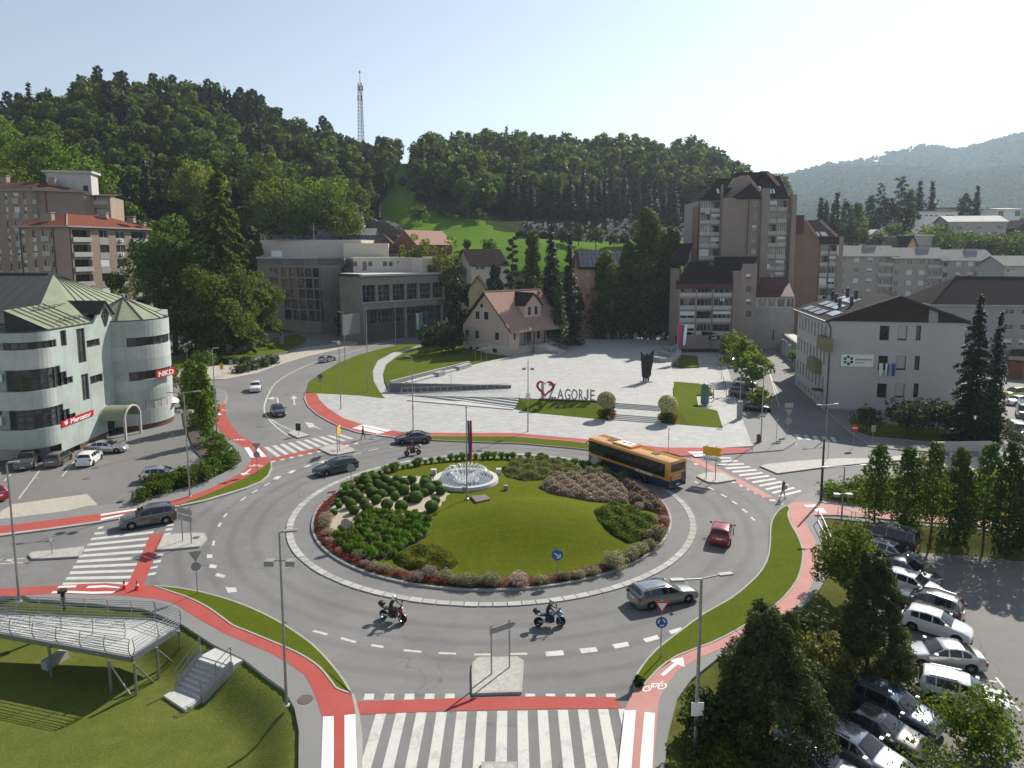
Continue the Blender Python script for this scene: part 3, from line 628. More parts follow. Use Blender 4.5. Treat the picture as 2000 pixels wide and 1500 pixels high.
sloped('lawn',[(772,698,.3),(790,688,.35),(820,678,.4),(860,670,.7),(905,672,1.25),(950,690,1.25),(997,696,1.24),(940,708,1.24),(918,713,1.3),(840,731,1.3),(762,749,1.3),(757,755,.5),(752,745,.3),(749,730,.3),(754,712,.3)],[M_lawn])
sloped('footpath',[(752,778,.13),(742,766,.15),(730,744,.19),(728,724,.24),(738,704,.29),(768,688,.29),(814,676,.29),(822,678,.33),(790,688,.33),(772,698,.29),(754,712,.28),(748,730,.27),(750,748,.25),(756,760,.2),(775,772,.14)],[M_plaza])
# raised plaza (1.2 m)
PZ=1.25
plaza_px=[(757,752),(838,732),(918,714),(940,708),(997,696),(1040,682),(1090,662),(1120,652),(1148,658),(1314,665),(1328,668),(1331,690),(1310,710),(1313,725),(1315,794),(1291,792),(1202,787),(1168,785),(1120,782),(1015,777.5),(1013,758),(998,758),(762,753)]
structure(slab('plaza',[G(u,v,PZ)+Vector((0,0,-PZ))for u,v in plaza_px],[M_plaza,M_conc],PZ,0.0))
for a,b in(((1060,760),(1185,690)),((860,742),(1290,752)),((1000,722),(1310,728)),((1240,790),(1262,690))):
 line=[G(*a,PZ),G(*b,PZ)];ribbon('paving_joint',line,0.06,M_conc,0.006,bpy.data.objects['plaza'])
def stair(name,a0,a1,b0,b1,n,mats,z0=0.12,z1=PZ,label=None):
 """flight from px edge a (bottom, z0) up to px edge b (top, z1); each step a piece"""
 A0,A1,B0,B1=G(*a0,z0),G(*a1,z0),G(*b0,z1),G(*b1,z1)
 r=structure(bpy.data.objects.new(name,None));COL.objects.link(r);r.location=A0
 for k in range(n):
  t0,t1=k/n,1.0;zz=z0+(z1-z0)*(k+1)/n-0.004
  P0=A0.lerp(B0,t0);P1=A1.lerp(B1,t0);Q0=A0.lerp(B0,min(1,(k+1)/n+0.02));Q1=A1.lerp(B1,min(1,(k+1)/n+0.02))
  mb=MB();pl=[(P0.x,P0.y),(P1.x,P1.y),(Q1.x,Q1.y),(Q0.x,Q0.y)];mb.prism(pl,-0.1,zz)
  o=mb.build('step',mats,r,recalc=True);o.location=-A0
 return r
def stair_mid(name,lo,mid,hi):pass
# main flight: four steps, a landing, four steps
stair('plaza_stairs',(1191,820),(1290,827),(1196,807),(1290,814),4,M_concl,0.12,0.68)
mb=MB();mb.prism([tuple(G(*p,.68)[:2])for p in((1196,808),(1290,815),(1291,800),(1201,796))],0.1,0.68)
structure(mb.build('stair_landing',M_plaza,recalc=True))
stair('plaza_stairs',(1201,797),(1290,803),(1202,786),(1291,792),4,M_concl,0.68,PZ)
# long wedge flight beside the ramp
stair('plaza_stairs',(795,783),(1002,801),(998,786),(1004,797),1,M_concl,0.12,0.27)
sloped('plaza_ramp',[(761,766,.14),(789,772,.14),(1014,777,1.22),(1014,758,1.24),(998,758,1.24)],[M_plaza])
for k in range(4):
 z=.36+.23*k;t=(z-.14)/1.08;MB().prism([tuple(q[:2])for q in(G(789+225*t,772+5*t,z),G(1006+2.5*k,796-5*k,z),G(1014,777,1.22))],0,z).build('step',M_concl,structure(bpy.data.objects['plaza']),recalc=True)
 # grass slope under the letters and grass panels round the stairs
sloped('lawn',[(1004,799,.14),(1016,779,1.22),(1120,783,1.22),(1167,787,1.22),(1190,792,1.0),(1186,806,.5),(1188,820,.14),(1154,817,.14),(1040,806,.14)],[M_lawn])
sloped('lawn',[(1292,826,.14),(1292,812,.5),(1294,796,1.1),(1315,792,1.2),(1316,745,1.2),(1366,749,.5),(1388,757,.3),(1391,771,.25),(1360,771,.35),(1364,793,.3),(1401,802,.18),(1412,836,.14),(1350,831,.14)],[M_lawn])
sloped('lawn',[(1318,711,.6),(1330,693,.5),(1362,695,.3),(1365,718,.2),(1333,717,.4)],[M_lawn])
# west side
nw_red_r=[(440,789),(440,800),(443,816),(453,834),(467,850),(493,866),(512,875),(522,890),(528,902),(515,915),(504,922),(480,936),(448,950),(400,970),(344,989),(270,1005),(197,1019.5),(100,1033),(0,1045),(-80,1053)]
nw_red_l=[(422,795),(422,815),(424,835),(435,848),(453,862),(475,875),(486,886),(491,899),(486,912),(467,928),(432,946),(400,961),(340,979),(270,994),(197,1005),(100,1018),(0,1030),(-80,1037)]
cpw=S('cycle_path',nw_red_r+nw_red_l[::-1],[M_red,M_kerb],0.12,1,sm=False)
marks('path_stripe',[[(197,1006.5),(268,995.5),(268,998.5),(197,1010)],[(197,1015),(268,1002),(268,1004.5),(197,1019)],[(477,876),(486,875),(501,895),(490,896)],[(495,875),(503,874),(521,894),(511,895)]],M_paintn,cpw,0.128)
for c,r_,u_ in(((432,803),(438,803),(432,798)),((468,861),(476,861),(467,857)),((500,912),(508,912),(500,907))):bike_mark(G(*c),G(*r_)-G(*c),G(*u_)-G(*c),0.85,cpw,0.13)
sheet('lane_arrow',arrow_poly(G(490,918),G(477,928)-G(490,918),2.3),M_paintn,0.129,cpw)
sheet('lane_arrow',arrow_poly(G(428,807),G(428,815)-G(428,807),2.0),M_paintn,0.129,cpw)
S('grass_verge',[(528,903),(529,915),(523,930),(509,942),(480,954),(440,966),(400,978),(345,990),(400,970),(448,950),(480,936),(504,922),(515,915)],[M_lawn,M_kerb],0.15,1,0.0,sm=False)
S('kerbstones',[(528,902),(530,903),(532,915),(526,931),(511,943.5),(482,956),(442,968.5),(402,980.5),(346,992),(345,990),(400,978),(440,966),(480,954),(509,942),(523,930),(529,915)],[M_kerb,M_kerb],0.14,1,sm=False)
S('kerbstones',[(346,992),(270,1008),(197,1022),(100,1036),(0,1049),(-80,1057),(-80,1053),(0,1045),(100,1033),(197,1019.5),(270,1005),(344,989)],[M_kerb,M_kerb],0.13,1,sm=False)
S('pavement',nw_red_l+[(-80,1010),(0,1016),(130,1000),(170,990),(256,984),(262,972),(340,960),(400,945),(440,925),(468,905),(470,893),(455,873),(425,850),(415,835),(400,810),(405,790)],[M_walk,M_kerb],0.11,1,sm=False)
S('pavement',[(422,795),(440,789),(445,775),(440,766),(424,760),(395,765),(400,790)],[M_walk,M_kerb],0.12,2,0.12,sm=False)
S('planting_bed',[(258,985),(262,962),(330,938),(395,905),(440,890),(470,893),(473,905),(440,926),(400,946),(340,962)],[M_soil,M_kerb],0.2,1,sm=False)
S('planting_bed',[(352,770),(390,765),(420,850),(452,875),(442,892),(398,900),(380,880),(360,830)],[M_soil,M_kerb],0.2,1,sm=False)
S('parking_apron',[(25,985),(170,965),(190,985),(170,998),(60,1012),(0,1018),(0,1000)],[M_paver,M_kerb],0.02,1,sm=False)
lot=structure(sheet('parking_lot',gp([(-120,890),(0,880),(120,880),(330,845),(350,830),(372,885),(385,905),(330,935),(262,958),(255,983),(150,985),(-120,1010)]),M_asph2,0.006))
line_marks('parking_line',[((36,975),(78,918)),((121,931),(146,900)),((8,940),(22,925)),((66,934),(77,934))],0.13,M_paint,lot,0.014)
# park lawn with the curved wall, sandy walkway
PKL=[(330,730),(340,706),(400,690),(470,690),(530,664),(580,655),(598,664),(590,676),(560,690),(500,700),(450,706),(400,716)]
S('lawn',PKL,[M_lawn,M_conc],0.45,1,sm=False)
S('pavement',[(320,745),(400,742),(440,742),(500,730),(540,715),(600,697),(650,686),(700,672),(690,660),(640,674),(590,680),(560,693),(480,707),(390,720),(330,735)],[M_paver,M_kerb],0.12,1,0.12,sm=False)
S('pavement',[(560,640),(580,652),(600,664),(590,680),(640,674),(690,660),(655,640),(640,635)],[M_walk,M_kerb],0.08,1,sm=False)
S('pavement',[(660,668),(720,664),(800,650),(850,638),(850,632),(800,642),(720,655),(660,662)],[M_walk,M_kerb],0.14,1,sm=False)
# north-east: pavements round the health centre
S('pavement',[(1695,873),(1690,865),(1660,845),(1630,820),(1600,790),(1570,750),(1540,700),(1530,680),(1545,672),(1590,720),(1640,790),(1900,842),(2000,850),(2000,895),(1900,888),(1760,880)],[M_walk,M_kerb],0.12,1,0.12,sm=False)
S('lawn',[(1655,822),(1670,845),(1700,855),(1880,872),(1960,868),(1940,845),(1800,838)],[M_lawn,M_kerb],0.2,1,sm=False)
structure(sheet('parking_lot',gp([(1920,850),(1945,835),(1940,800),(1925,740),(1960,700),(2100,690),(2200,870),(1990,862)]),M_asph2,0.006))
line_marks('parking_line',[((1505,800),(1556,868)),((1522,795),(1500,720)),((1478,700),(1490,730)),((1500,720),(1520,770))],0.12,M_paint,road)
marks('zebra_stripe',[[(1462,829),(1512,833),(1512,834.5),(1462,830.5)],[(1458,836),(1515,840.5),(1515,842),(1458,837.5)]],M_painty,road)
# south-east car park
SEP=[(1655,1075),(1760,1052),(1900,1062),(2000,1075),(2250,1100),(2250,1560),(1500,1560),(1560,1440),(1640,1400),(1690,1340),(1760,1330),(1740,1280),(1700,1200),(1680,1120)]
car_park=structure(sheet('car_park',[G(u,v,SE_Z)for u,v in SEP],M_asph2,0.03))
def pk_line(a,b,w=0.12):
 A,B=G(*a,SE_Z),G(*b,SE_Z);d=(B-A).normalized();n=Vector((-d.y,d.x,0))*w/2
 sheet('parking_line',[A-n,B-n,B+n,A+n],M_paint,0.04,car_park)
for a,b in(((1812,1127),(1819,1135)),((1832,1155),(1842,1168)),((1856,1193),(1869,1205)),((1883,1231),(1896,1246)),((1912,1275),(1925,1291)),((1945,1324),(1961,1344)),((1974,1369),(1992,1390)),((1795,1311),(1948,1333)),((1935,1373),(1982,1379)),((1910,1283),(1918,1284)),((1880,1237),(1888,1239))):pk_line(a,b)
S('kerbstones',[],[M_kerb],0.1)if False else None
# ---------------------------------------------------------------- roundabout apron: ring of stone setts round a tarred collar
apron=structure(bpy.data.objects.new('roundabout_apron',None));COL.objects.link(apron);apron.location=CEN
mb=MB();N=120
for k in range(N):
 a,b=2*math.pi*k/N,2*math.pi*(k+1)/N
 mb.quad(*[Vector((r*math.cos(t),r*math.sin(t),z))for r,t,z in((R_IN,a,.055),(R_AP-.5,a,.05),(R_AP-.5,b,.05),(R_IN,b,.055))])
mb.build('apron_surface',M_asph,apron,recalc=True)
NS=116;sm_=[]
for var in range(4):
 mb=MB();da=2*math.pi/NS*0.47;r0,r1=R_AP-0.5,R_AP+0.04+0.01*var;h=0.075+0.004*var
 pl=[(r*math.cos(t)-R_AP,r*math.sin(t))for r,t in((r0,-da),(r1,-da),(r1,0),(r1,da),(r0,da),(r0,0))];mb.prism(pl,-0.05,h)
 sm_.append(mb.mesh('kerb_stone',weathered('apron_stone_%d'%var,(0.36+0.03*var,0.355+0.03*var,0.33+0.03*var),(0.2,0.19,0.17),0.5,0.7,streak=False)))
for k in range(NS):
 t=2*math.pi*k/NS;o=link('kerb_stone',sm_[random.randrange(4)],apron);o.location=(R_AP*math.cos(t),R_AP*math.sin(t),0);o.rotation_euler=(0,0,t)
mb=MB()
for k in range(N):
 a,b=2*math.pi*k/N,2*math.pi*(k+1)/N
 for(ra,za),(rb,zb)in(((R_IN,.0),(R_IN,.2)),((R_IN,.2),(R_IN-.2,.2))):mb.quad(*[Vector((r*math.cos(t),r*math.sin(t),z))for r,t,z in((ra,a,za),(ra,b,za),(rb,b,zb),(rb,a,zb))])
mb.build('kerb_ring',M_kerb,apron,recalc=True)
# ---------------------------------------------------------------- building kit
class Fac:
 """a flat facade seen from outside, p0 (left) to p1 (right) in plan"""
 def __init__(s,p0,p1):
  s.p0=Vector((p0[0],p0[1],0));s.p1=Vector((p1[0],p1[1],0));d=s.p1-s.p0;s.L=d.length
  s.x=d/s.L;s.n=s.x.cross(Vector((0,0,1)));s.rz=math.atan2(s.x.y,s.x.x)
 def sz(s,u,v):
  d=ray(u,v);o=Vector((0,0,CAM_H));t=(s.p0-o).dot(s.n)/d.dot(s.n);p=o+d*t
  return(p-s.p0).dot(s.x),p.z
 def rect(s,u0,v0,u1,v1):
  a=s.sz(u0,(v0+v1)/2)[0];b=s.sz(u1,(v0+v1)/2)[0];um=(u0+u1)/2
  return a,b,s.sz(um,v1)[1],s.sz(um,v0)[1]
 def pt(s,a,z,out=0.0):return s.p0+s.x*a+s.n*out+Vector((0,0,z))
 def wall(s,name,root,mat,z0,z1,holes=(),depth=0.18,s0=0.0,s1=None,mrev=None,back=None):
  """wall with real openings: reveal faces run `depth` inwards; back closes the recess"""
  s1=s.L if s1 is None else s1;mb=MB()
  hs=[(max(s0,a),min(s1,b),max(z0,c),min(z1,d))for a,b,c,d in holes]
  hs=[h for h in hs if h[1]-h[0]>.05 and h[3]-h[2]>.05]
  A=sorted({s0,s1,*[h[0]for h in hs],*[h[1]for h in hs]});Z=sorted({z0,z1,*[h[2]for h in hs],*[h[3]for h in hs]})
  for i in range(len(A)-1):
   for j in range(len(Z)-1):
    ca,cz=(A[i]+A[i+1])/2,(Z[j]+Z[j+1])/2
    if any(h[0]<ca<h[1]and h[2]<cz<h[3]for h in hs):continue
    mb.quad(s.pt(A[i],Z[j]),s.pt(A[i+1],Z[j]),s.pt(A[i+1],Z[j+1]),s.pt(A[i],Z[j+1]))
  for a,b,c,d in hs:
   P=lambda x,z,o:s.pt(x,z,o)
   mb.quad(P(a,c,0),P(a,c,-depth),P(a,d,-depth),P(a,d,0))if False else mb.quad(P(a,c,-depth),P(a,c,0),P(a,d,0),P(a,d,-depth))
   mb.quad(P(b,c,0),P(b,c,-depth),P(b,d,-depth),P(b,d,0))
   mb.quad(P(a,c,0),P(a,c,-depth),P(b,c,-depth),P(b,c,0));mb.quad(P(a,d,-depth),P(a,d,0),P(b,d,0),P(b,d,-depth))
   if back:mb.quad(P(a,c,-depth),P(b,c,-depth),P(b,d,-depth),P(a,d,-depth),1)
  return mb.build(name,[mat,back]if back else mat,root)
 def box(s,name,root,mat,a,b,z0,z1,out0,out1,smooth=None):
  pl=[s.pt(a,0,out0),s.pt(b,0,out0),s.pt(b,0,out1),s.pt(a,0,out1)]
  return MB().prism([(p.x,p.y)for p in pl],z0,z1).build(name,mat,root,recalc=True)
WIN={}
def win_mesh(w,h,nx,ny,fm,gm,blind,bm_,ft):
 key=(round(w,1),round(h,1),nx,ny,fm.name,gm.name,blind,ft)
 if key in WIN:return WIN[key]
 w,h=round(w,1),round(h,1);mb=MB();t=ft
 mb.box(-w/2,w/2,-.03,.05,0,t);mb.box(-w/2,w/2,-.03,.05,h-t,h);mb.box(-w/2,-w/2+t,-.03,.05,t,h-t);mb.box(w/2-t,w/2,-.03,.05,t,h-t)
 for k in range(1,nx):x=-w/2+w*k/nx;mb.box(x-t*.45,x+t*.45,-.025,.05,t,h-t)
 for k in range(1,ny):z=h*k/ny;mb.box(-w/2+t,w/2-t,-.02,.05,z-t*.4,z+t*.4)
 f=mb.mesh('window',fm)
 p=MB().quad((-w/2+.02,.02,.02),(w/2-.02,.02,.02),(w/2-.02,.02,h-.02),(-w/2+.02,.02,h-.02)).mesh('pane',gm)
 b=None
 if blind>0:b=MB().box(-w/2+t*.5,w/2-t*.5,-.055,-.034,h*(1-blind),h-.01).mesh('roller_blind',bm_)
 WIN[key]=(f,p,b);return WIN[key]
def win(root,F,a,b,z0,z1,inset=.12,nx=2,ny=1,fm=None,gm=None,blind=0.0,ft=.07,bm_=None):
 f,p,bl=win_mesh(b-a,z1-z0,nx,ny,fm or M_winframed,gm or M_glass,blind,bm_ or M_shut,ft)
 loc=F.pt((a+b)/2,z0,-inset)
 o=link('window',f,root);o.location=loc-root.location;o.rotation_euler=(0,0,F.rz)
 link('pane',p,o)
 if bl:link('roller_blind',bl,o)
 return o
def roof_plane(name,root,pts,mat,th=0.18):
 P=[Vector(p)for p in pts];n=(P[1]-P[0]).cross(P[2]-P[0]).normalized()
 if n.z<0:P=P[::-1];n=-n
 mb=MB();k=len(P);mb.add(P+[p-n*th for p in P],[tuple(range(k)),tuple(range(2*k-1,k-1,-1))]+[(i,k+i,k+(i+1)%k,(i+1)%k)for i in range(k)])
 return mb.build(name,mat,root,recalc=True)
def seams(root,a0,a1,b0,b1,n,mat,w=.06,h=.09,name='roof_seam'):
 """standing seams from edge a (ridge) to edge b (eave)"""
 for k in range(1,n):
  p=Vector(a0).lerp(Vector(a1),k/n);q=Vector(b0).lerp(Vector(b1),k/n)
  MB().bar(p+Vector((0,0,.05)),q+Vector((0,0,.05)),w,h).build(name,mat,root)
def poly_wall(name,root,mat,pts):
 mb=MB();mb.add(pts,[tuple(range(len(pts)))]);return mb.build(name,mat,root)
def chimney(root,x,y,z0,w,d,h,mat,capm):
 c=MB().box(x-w/2,x+w/2,y-d/2,y+d/2,z0,z0+h).build('chimney',mat,root)
 mb=MB();mb.box(x-w/2-.12,x+w/2+.12,y-d/2-.12,y+d/2+.12,z0+h+.3,z0+h+.42)
 for i in(-1,1):
  for j in(-1,1):mb.box(x+i*w/2-.12*(i>0)-.0,x+i*w/2+.12*(i<0),y+j*d/2-.12*(j>0),y+j*d/2+.12*(j<0),z0+h,z0+h+.3)
 mb.build('chimney_cap',capm,c);return c
ACM=None
def ac_unit(root,F,s_,z,w=.85,h=.6,d=.35):
 global ACM
 if ACM is None:
  mb=MB();mb.box(-.42,.42,-.35,0,0,.6);mb2=MB()
  for k in range(20):
   a,b=2*math.pi*k/20,2*math.pi*(k+1)/20;mb2.quad((-.1,-.356,.3),(-.1+.22*math.cos(a),-.356,.3+.22*math.sin(a)),(-.1+.22*math.cos(b),-.356,.3+.22*math.sin(b)),(-.1,-.356,.3))
  ACM=(mb.mesh('air_conditioner',M_white),mb2.mesh('fan_grille',M_dark))
 o=link('air_conditioner',ACM[0],root);o.location=F.pt(s_,z)-root.location;o.rotation_euler=(0,0,F.rz);o.scale=(w/.84,1,h/.6);link('fan_grille',ACM[1],o);return o
M_roofdk=tile_roof('dark_brown_roof',(0.034,0.022,0.022),(0.045,0.03,0.03))
M_roofred=tile_roof('weathered_red_tiles',(0.19,0.065,0.045),(0.24,0.09,0.06))
M_roofbr=tile_roof('brown_red_tiles',(0.12,0.07,0.055),(0.16,0.09,0.07))
M_roofgr=tile_roof('grey_slates',(0.25,0.25,0.24),(0.32,0.32,0.30),0.5,0.5)
M_rooftan=tile_roof('pinkish_clay_tiles',(0.40,0.25,0.20),(0.45,0.29,0.235),0.4,0.5)
M_brick=brick_mat('beige_brick',(0.36,0.27,0.21),(0.31,0.23,0.18),(0.30,0.27,0.24))
M_brickg=brick_mat('grey_brown_brick',(0.30,0.24,0.205),(0.26,0.205,0.17),(0.26,0.235,0.21))
M_bricko=brick_mat('orange_brown_brick',(0.27,0.155,0.10),(0.23,0.13,0.085),(0.2,0.16,0.13))
M_brickr=brick_mat('dark_red_brick',(0.14,0.055,0.04),(0.11,0.045,0.035),(0.14,0.12,0.11),0.3,0.1)
M_merc=weathered('pale_turquoise_render',(0.405,0.47,0.435),(0.24,0.265,0.245),0.75,0.3)
M_merc2=weathered('pale_grey_render',(0.49,0.525,0.50),(0.29,0.31,0.29),0.75,0.3)
M_copper=weathered('green_copper_sheet',(0.25,0.275,0.185),(0.14,0.155,0.10),0.5,0.6,0.6,bump=0.05)
M_seam=plain('dark_green_seam',(0.05,0.065,0.055),0.6,0.2)
M_sheetdk=weathered('dark_grey_roof_sheet',(0.05,0.053,0.053),(0.03,0.032,0.03),0.4,0.6,0.9,bump=0.05)
M_plinth=brick_mat('brown_clinker',(0.11,0.05,0.033),(0.2,0.10,0.05),(0.16,0.13,0.11),0.4,0.14)
M_cream=weathered('cream_render',(0.55,0.51,0.44),(0.38,0.34,0.28),0.3,0.4)
M_hc=weathered('off_white_render',(0.47,0.46,0.445),(0.36,0.35,0.335),0.3,0.25,bump=0.25)
M_pink=weathered('pinkish_beige_render',(0.50,0.385,0.335),(0.42,0.32,0.28),0.25,0.3)
M_grey=weathered('grey_render',(0.34,0.33,0.32),(0.22,0.21,0.2),0.4,0.35)
M_greyl=weathered('light_grey_render',(0.45,0.44,0.42),(0.3,0.29,0.28),0.4,0.35)
M_beige=weathered('grey_beige_render',(0.37,0.345,0.31),(0.27,0.25,0.22),0.4,0.35)
M_fibre=weathered('fibre_cement_panel',(0.42,0.42,0.40),(0.25,0.25,0.24),0.5,0.8)
M_maroon=plain('maroon_sheet',(0.085,0.012,0.02),0.6)
M_pv=plain('solar_cell',(0.02,0.028,0.045),0.12,0.0,0.9,0.1)
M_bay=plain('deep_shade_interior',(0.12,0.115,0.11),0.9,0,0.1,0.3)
# ================================================================ supermarket building at the left
mr=wroot('supermarket',(-56,92,0),'pale turquoise supermarket building with curved bays, green copper roof and a round corner tower','building')
FX=-52.7
def arc(cx,cy,r,a0,a1,n):return[Vector((cx+r*math.cos(math.radians(a0+(a1-a0)*k/n)),cy+r*math.sin(math.radians(a0+(a1-a0)*k/n)),0))for k in range(n+1)]
BAY=[Vector((-58.2,78.0,0))]+arc(-55.7,81.0,3.0,-90,0,10)
CYL=arc(-53.7,98.2,5.5,-79.5,95,28)
def band(name,root,pl,z0,z1,mat,th=.3):
 mb=MB();n=len(pl);off=[]
 for k in range(n):
  d=(pl[min(k+1,n-1)]-pl[max(k-1,0)]).normalized();off.append(pl[k]-Vector((d.y,-d.x,0))*th)
 Z=lambda p,z:(p.x,p.y,z)
 for k in range(n-1):
  a,b,c,d=pl[k],pl[k+1],off[k],off[k+1]
  mb.quad(Z(a,z0),Z(b,z0),Z(b,z1),Z(a,z1));mb.quad(Z(a,z1),Z(b,z1),Z(d,z1),Z(c,z1));mb.quad(Z(c,z0),Z(d,z0),Z(b,z0),Z(a,z0));mb.quad(Z(d,z0),Z(c,z0),Z(c,z1),Z(d,z1))
 return mb.build(name,mat,root,25)
def band_windows(root,pl,z0,z1,inset=.2,rows=1,every=2,fm=None):
 n=len(pl);off=[]
 for k in range(n):
  d=(pl[min(k+1,n-1)]-pl[max(k-1,0)]).normalized();off.append(pl[k]-Vector((d.y,-d.x,0))*inset)
 for k in range(0,n-1,every):
  a,b=off[k],off[min(k+every,n-1)]
  if(b-a).length<.3:continue
  F=Fac(a,b)
  for r in range(rows):
   h=(z1-z0)/rows;win(root,F,0,F.L,z0+h*r,z0+h*(r+1),0,1,1,M_winframed,M_glassb if random.random()<.5 else M_glass,0,.09)
mcol=[M_merc,M_merc2]
for k,(a,b,m)in enumerate(((13.95,15.0,0),(10.85,13.1,1),(6.3,8.4,1),(1.9,4.0,0))):band('wall',mr,BAY,a,b,mcol[m])
for a,b,r in((13.1,13.95,1),(8.4,10.85,3),(4.0,6.3,3)):band_windows(mr,BAY[1:],a,b,.18,r,2)
band('soffit',mr,BAY,1.75,1.9,M_grey,2.2)
Ff=Fac((FX,81.0),(FX,92.9))
def hpx(F,*r):a,b,c,d=F.rect(*r);return(a,b,c,d)
holes=[hpx(Ff,118,645,130,676),hpx(Ff,151,641,167,709),hpx(Ff,169,663,195,677),hpx(Ff,160,730,174,782),hpx(Ff,176,732,201,748)]
step=[(0,.9,8.4,10.85),(.9,2.0,8.4,10.0),(2.0,3.1,8.4,9.2),(0,.9,4.0,6.3),(.9,2.0,4.0,5.5),(2.0,3.1,4.0,4.75),(0,.6,13.1,13.95)]
ent=(9.6,11.4,0,2.9)
Ff.wall('wall',mr,M_merc,0.7,15.0,holes+step+[(9.6,11.4,.7,2.9)],.3)
for h in step:win(mr,Ff,*h,.2,1,max(1,int((h[3]-h[2])/.8)),M_winframed,M_glass,0,.09)
for k,h in enumerate(holes):win(mr,Ff,*h,.2,1 if h[1]-h[0]<1.2 else 2,max(1,int((h[3]-h[2])/1.1)),M_winframed,M_glassb if k%2 else M_glass,0,.1)
win(mr,Ff,9.6,11.4,0.1,2.9,.25,3,2,M_winframed,M_glass,0,.08).name='door'
Ff.box('plinth',mr,M_plinth,3.4,9.5,0,.7,-.2,.06)
# ground floor set back under the bay: dark brick with a slanted corner
Fr=Fac((-60,79.6),(-54.2,81.2));Fr.wall('wall',mr,M_merc2,0,1.9,[],.1);Fac((-54.2,81.2),(FX,83.2)).wall('wall',mr,M_brickr,0,1.9,[],.1)
# round corner
for a,b,m in((12.6,14.8,0),(9.6,11.4,1),(8.0,9.6,0),(5.4,6.8,1),(3.9,5.4,0),(0.7,2.7,1)):band('wall',mr,CYL,a,b,mcol[m])
band('coping',mr,CYL,14.8,14.92,M_dark,.4);band('coping',mr,[Vector((p.x,p.y,0))for p in BAY]+[Vector((FX,92.9,0))],15.0,15.12,M_dark,.4)
band('plinth',mr,[p+(p-Vector((-53.7,98.2,0)))*-.02 for p in CYL],0,.7,M_plinth)
for a,b in((11.4,12.6),(6.8,8.0)):
 band_windows(mr,CYL[3:22],a,b,.22,1,2);band('wall',mr,CYL[:4],a,b,M_merc);band('wall',mr,CYL[21:],a,b,M_merc)
for k in range(4,24,2):
 F=Fac(CYL[k]*1.0,CYL[k+2]*1.0);F.box('shop_panel',mr,M_greyl,.05,F.L-.05,2.72,3.88,-.12,-.04)
band('canopy_rim',mr,CYL[14:],2.55,2.7,M_white,-.7)
band('wall',mr,[p-(p-Vector((-53.7,98.2,0)))*.03 for p in CYL],2.7,3.9,M_merc2)
# rooms behind the bay, mostly outside the frame
Fl=Fac((-90,80.6),(-58.2,80.6))
lh=[(31.0-2.2*k-1.9,31.0-2.2*k,z,z+1.25)for k in range(4)for z in(5.2,11.2)]
Fl.wall('wall',mr,M_merc,0,14.2,lh,.3)
for h in lh:win(mr,Fl,*h,.2,2,1,M_winframed,M_glass,0,.09)
for k in range(3):ac_unit(mr,Fl,30.6-1.15*k,4.1,1.0,.95)
ac_unit(mr,Fl,30.9,13.1);ac_unit(mr,Fl,31.2,9.2,.8,.8)
Fl.box('loading_roof',mr,M_fibre,22,31.8,3.0,3.15,0,2.4)
# pointed gable with the diamond window on the flat front
a0,b0=Ff.sz(192,620)[0],Ff.sz(217,620)[0];am=(a0+b0)/2;zt=17.6
for nm,pl,th in(('gable',[(a0-1.2,15.0),(b0,15.0),(b0+.4,15.9),(am,zt),(a0,16.2)],.3),):
 P=[Ff.pt(a,z,.02)for a,z in pl];mb=MB();n=len(P);mb.add(P+[p-Ff.n*th for p in P],[tuple(range(n)),tuple(range(2*n-1,n-1,-1))]+[(i,n+i,n+(i+1)%n,(i+1)%n)for i in range(n)]);mb.build(nm,M_merc,mr,recalc=True)
dm=[(am-.8,15.9),(am,14.4),(am+.8,15.9),(am,17.0)]
mb=MB();mb.add([Ff.pt(a,z,.05)for a,z in dm],[(0,1,2,3)]);g_=mb.build('window',M_glass,mr)
mb=MB()
for k in range(4):mb.bar(Ff.pt(*dm[k],.06),Ff.pt(*dm[(k+1)%4],.06),.12)
mb.bar(Ff.pt(am,14.4,.06),Ff.pt(am,17,.06),.1);mb.bar(Ff.pt(am-.8,15.9,.06),Ff.pt(am+.8,15.9,.06),.1);f_=mb.build('window_frame',M_winframed,g_)
roof_plane('gable_roof',mr,[Ff.pt(a0-.2,16.1,.3),Ff.pt(am,zt+.12,.3),Ff.pt(am,zt+.12,-5),Ff.pt(a0-.2,16.1,-5)],M_sheetdk,.12)
roof_plane('gable_roof',mr,[Ff.pt(b0+.5,15.8,.3),Ff.pt(am,zt+.12,.3),Ff.pt(am,zt+.12,-5),Ff.pt(b0+.5,15.8,-5)],M_sheetdk,.12)
# roofs
APX=Vector((-62.6,97.5,20.9));ev0,ev1=Vector((FX-.5,87.6,15.2)),Vector((FX-.6,108,15.2))
roof_plane('roof',mr,[APX,ev0,ev1],M_copper,.15);roof_plane('roof',mr,[APX,Vector((-58,87.2,17.3)),ev0],M_copper,.15);seams(mr,APX,APX+Vector((0,.4,0)),ev0,ev1,8,M_seam)
roof_plane('roof',mr,[APX+Vector((-35,0,0)),APX,Vector((-58,87.2,17.3)),Vector((-59,83,15.6)),Vector((-97.6,83,15.6))],M_sheetdk,.15)
seams(mr,APX+Vector((-30,0,0)),APX,Vector((-92,83,15.6)),Vector((-60,83,15.6)),22,M_dark,.05,.06)
MB().tube(APX+Vector((-35,0,.05)),APX+Vector((-.6,0,.05)),.22,.22,8).build('ridge_cap',M_seam,mr)
roof_plane('roof',mr,[Vector((-58.2,81.2,17.3)),Vector((-58.2,91.5,17.6)),Vector((FX-.2,91.5,15.2)),Vector((FX-.6,81.2,15.15))],M_copper,.12)
seams(mr,(-58.2,81.2,17.35),(-58.2,91.5,17.65),(FX-.6,81.2,15.2),(FX-.2,91.5,15.25),9,M_seam)
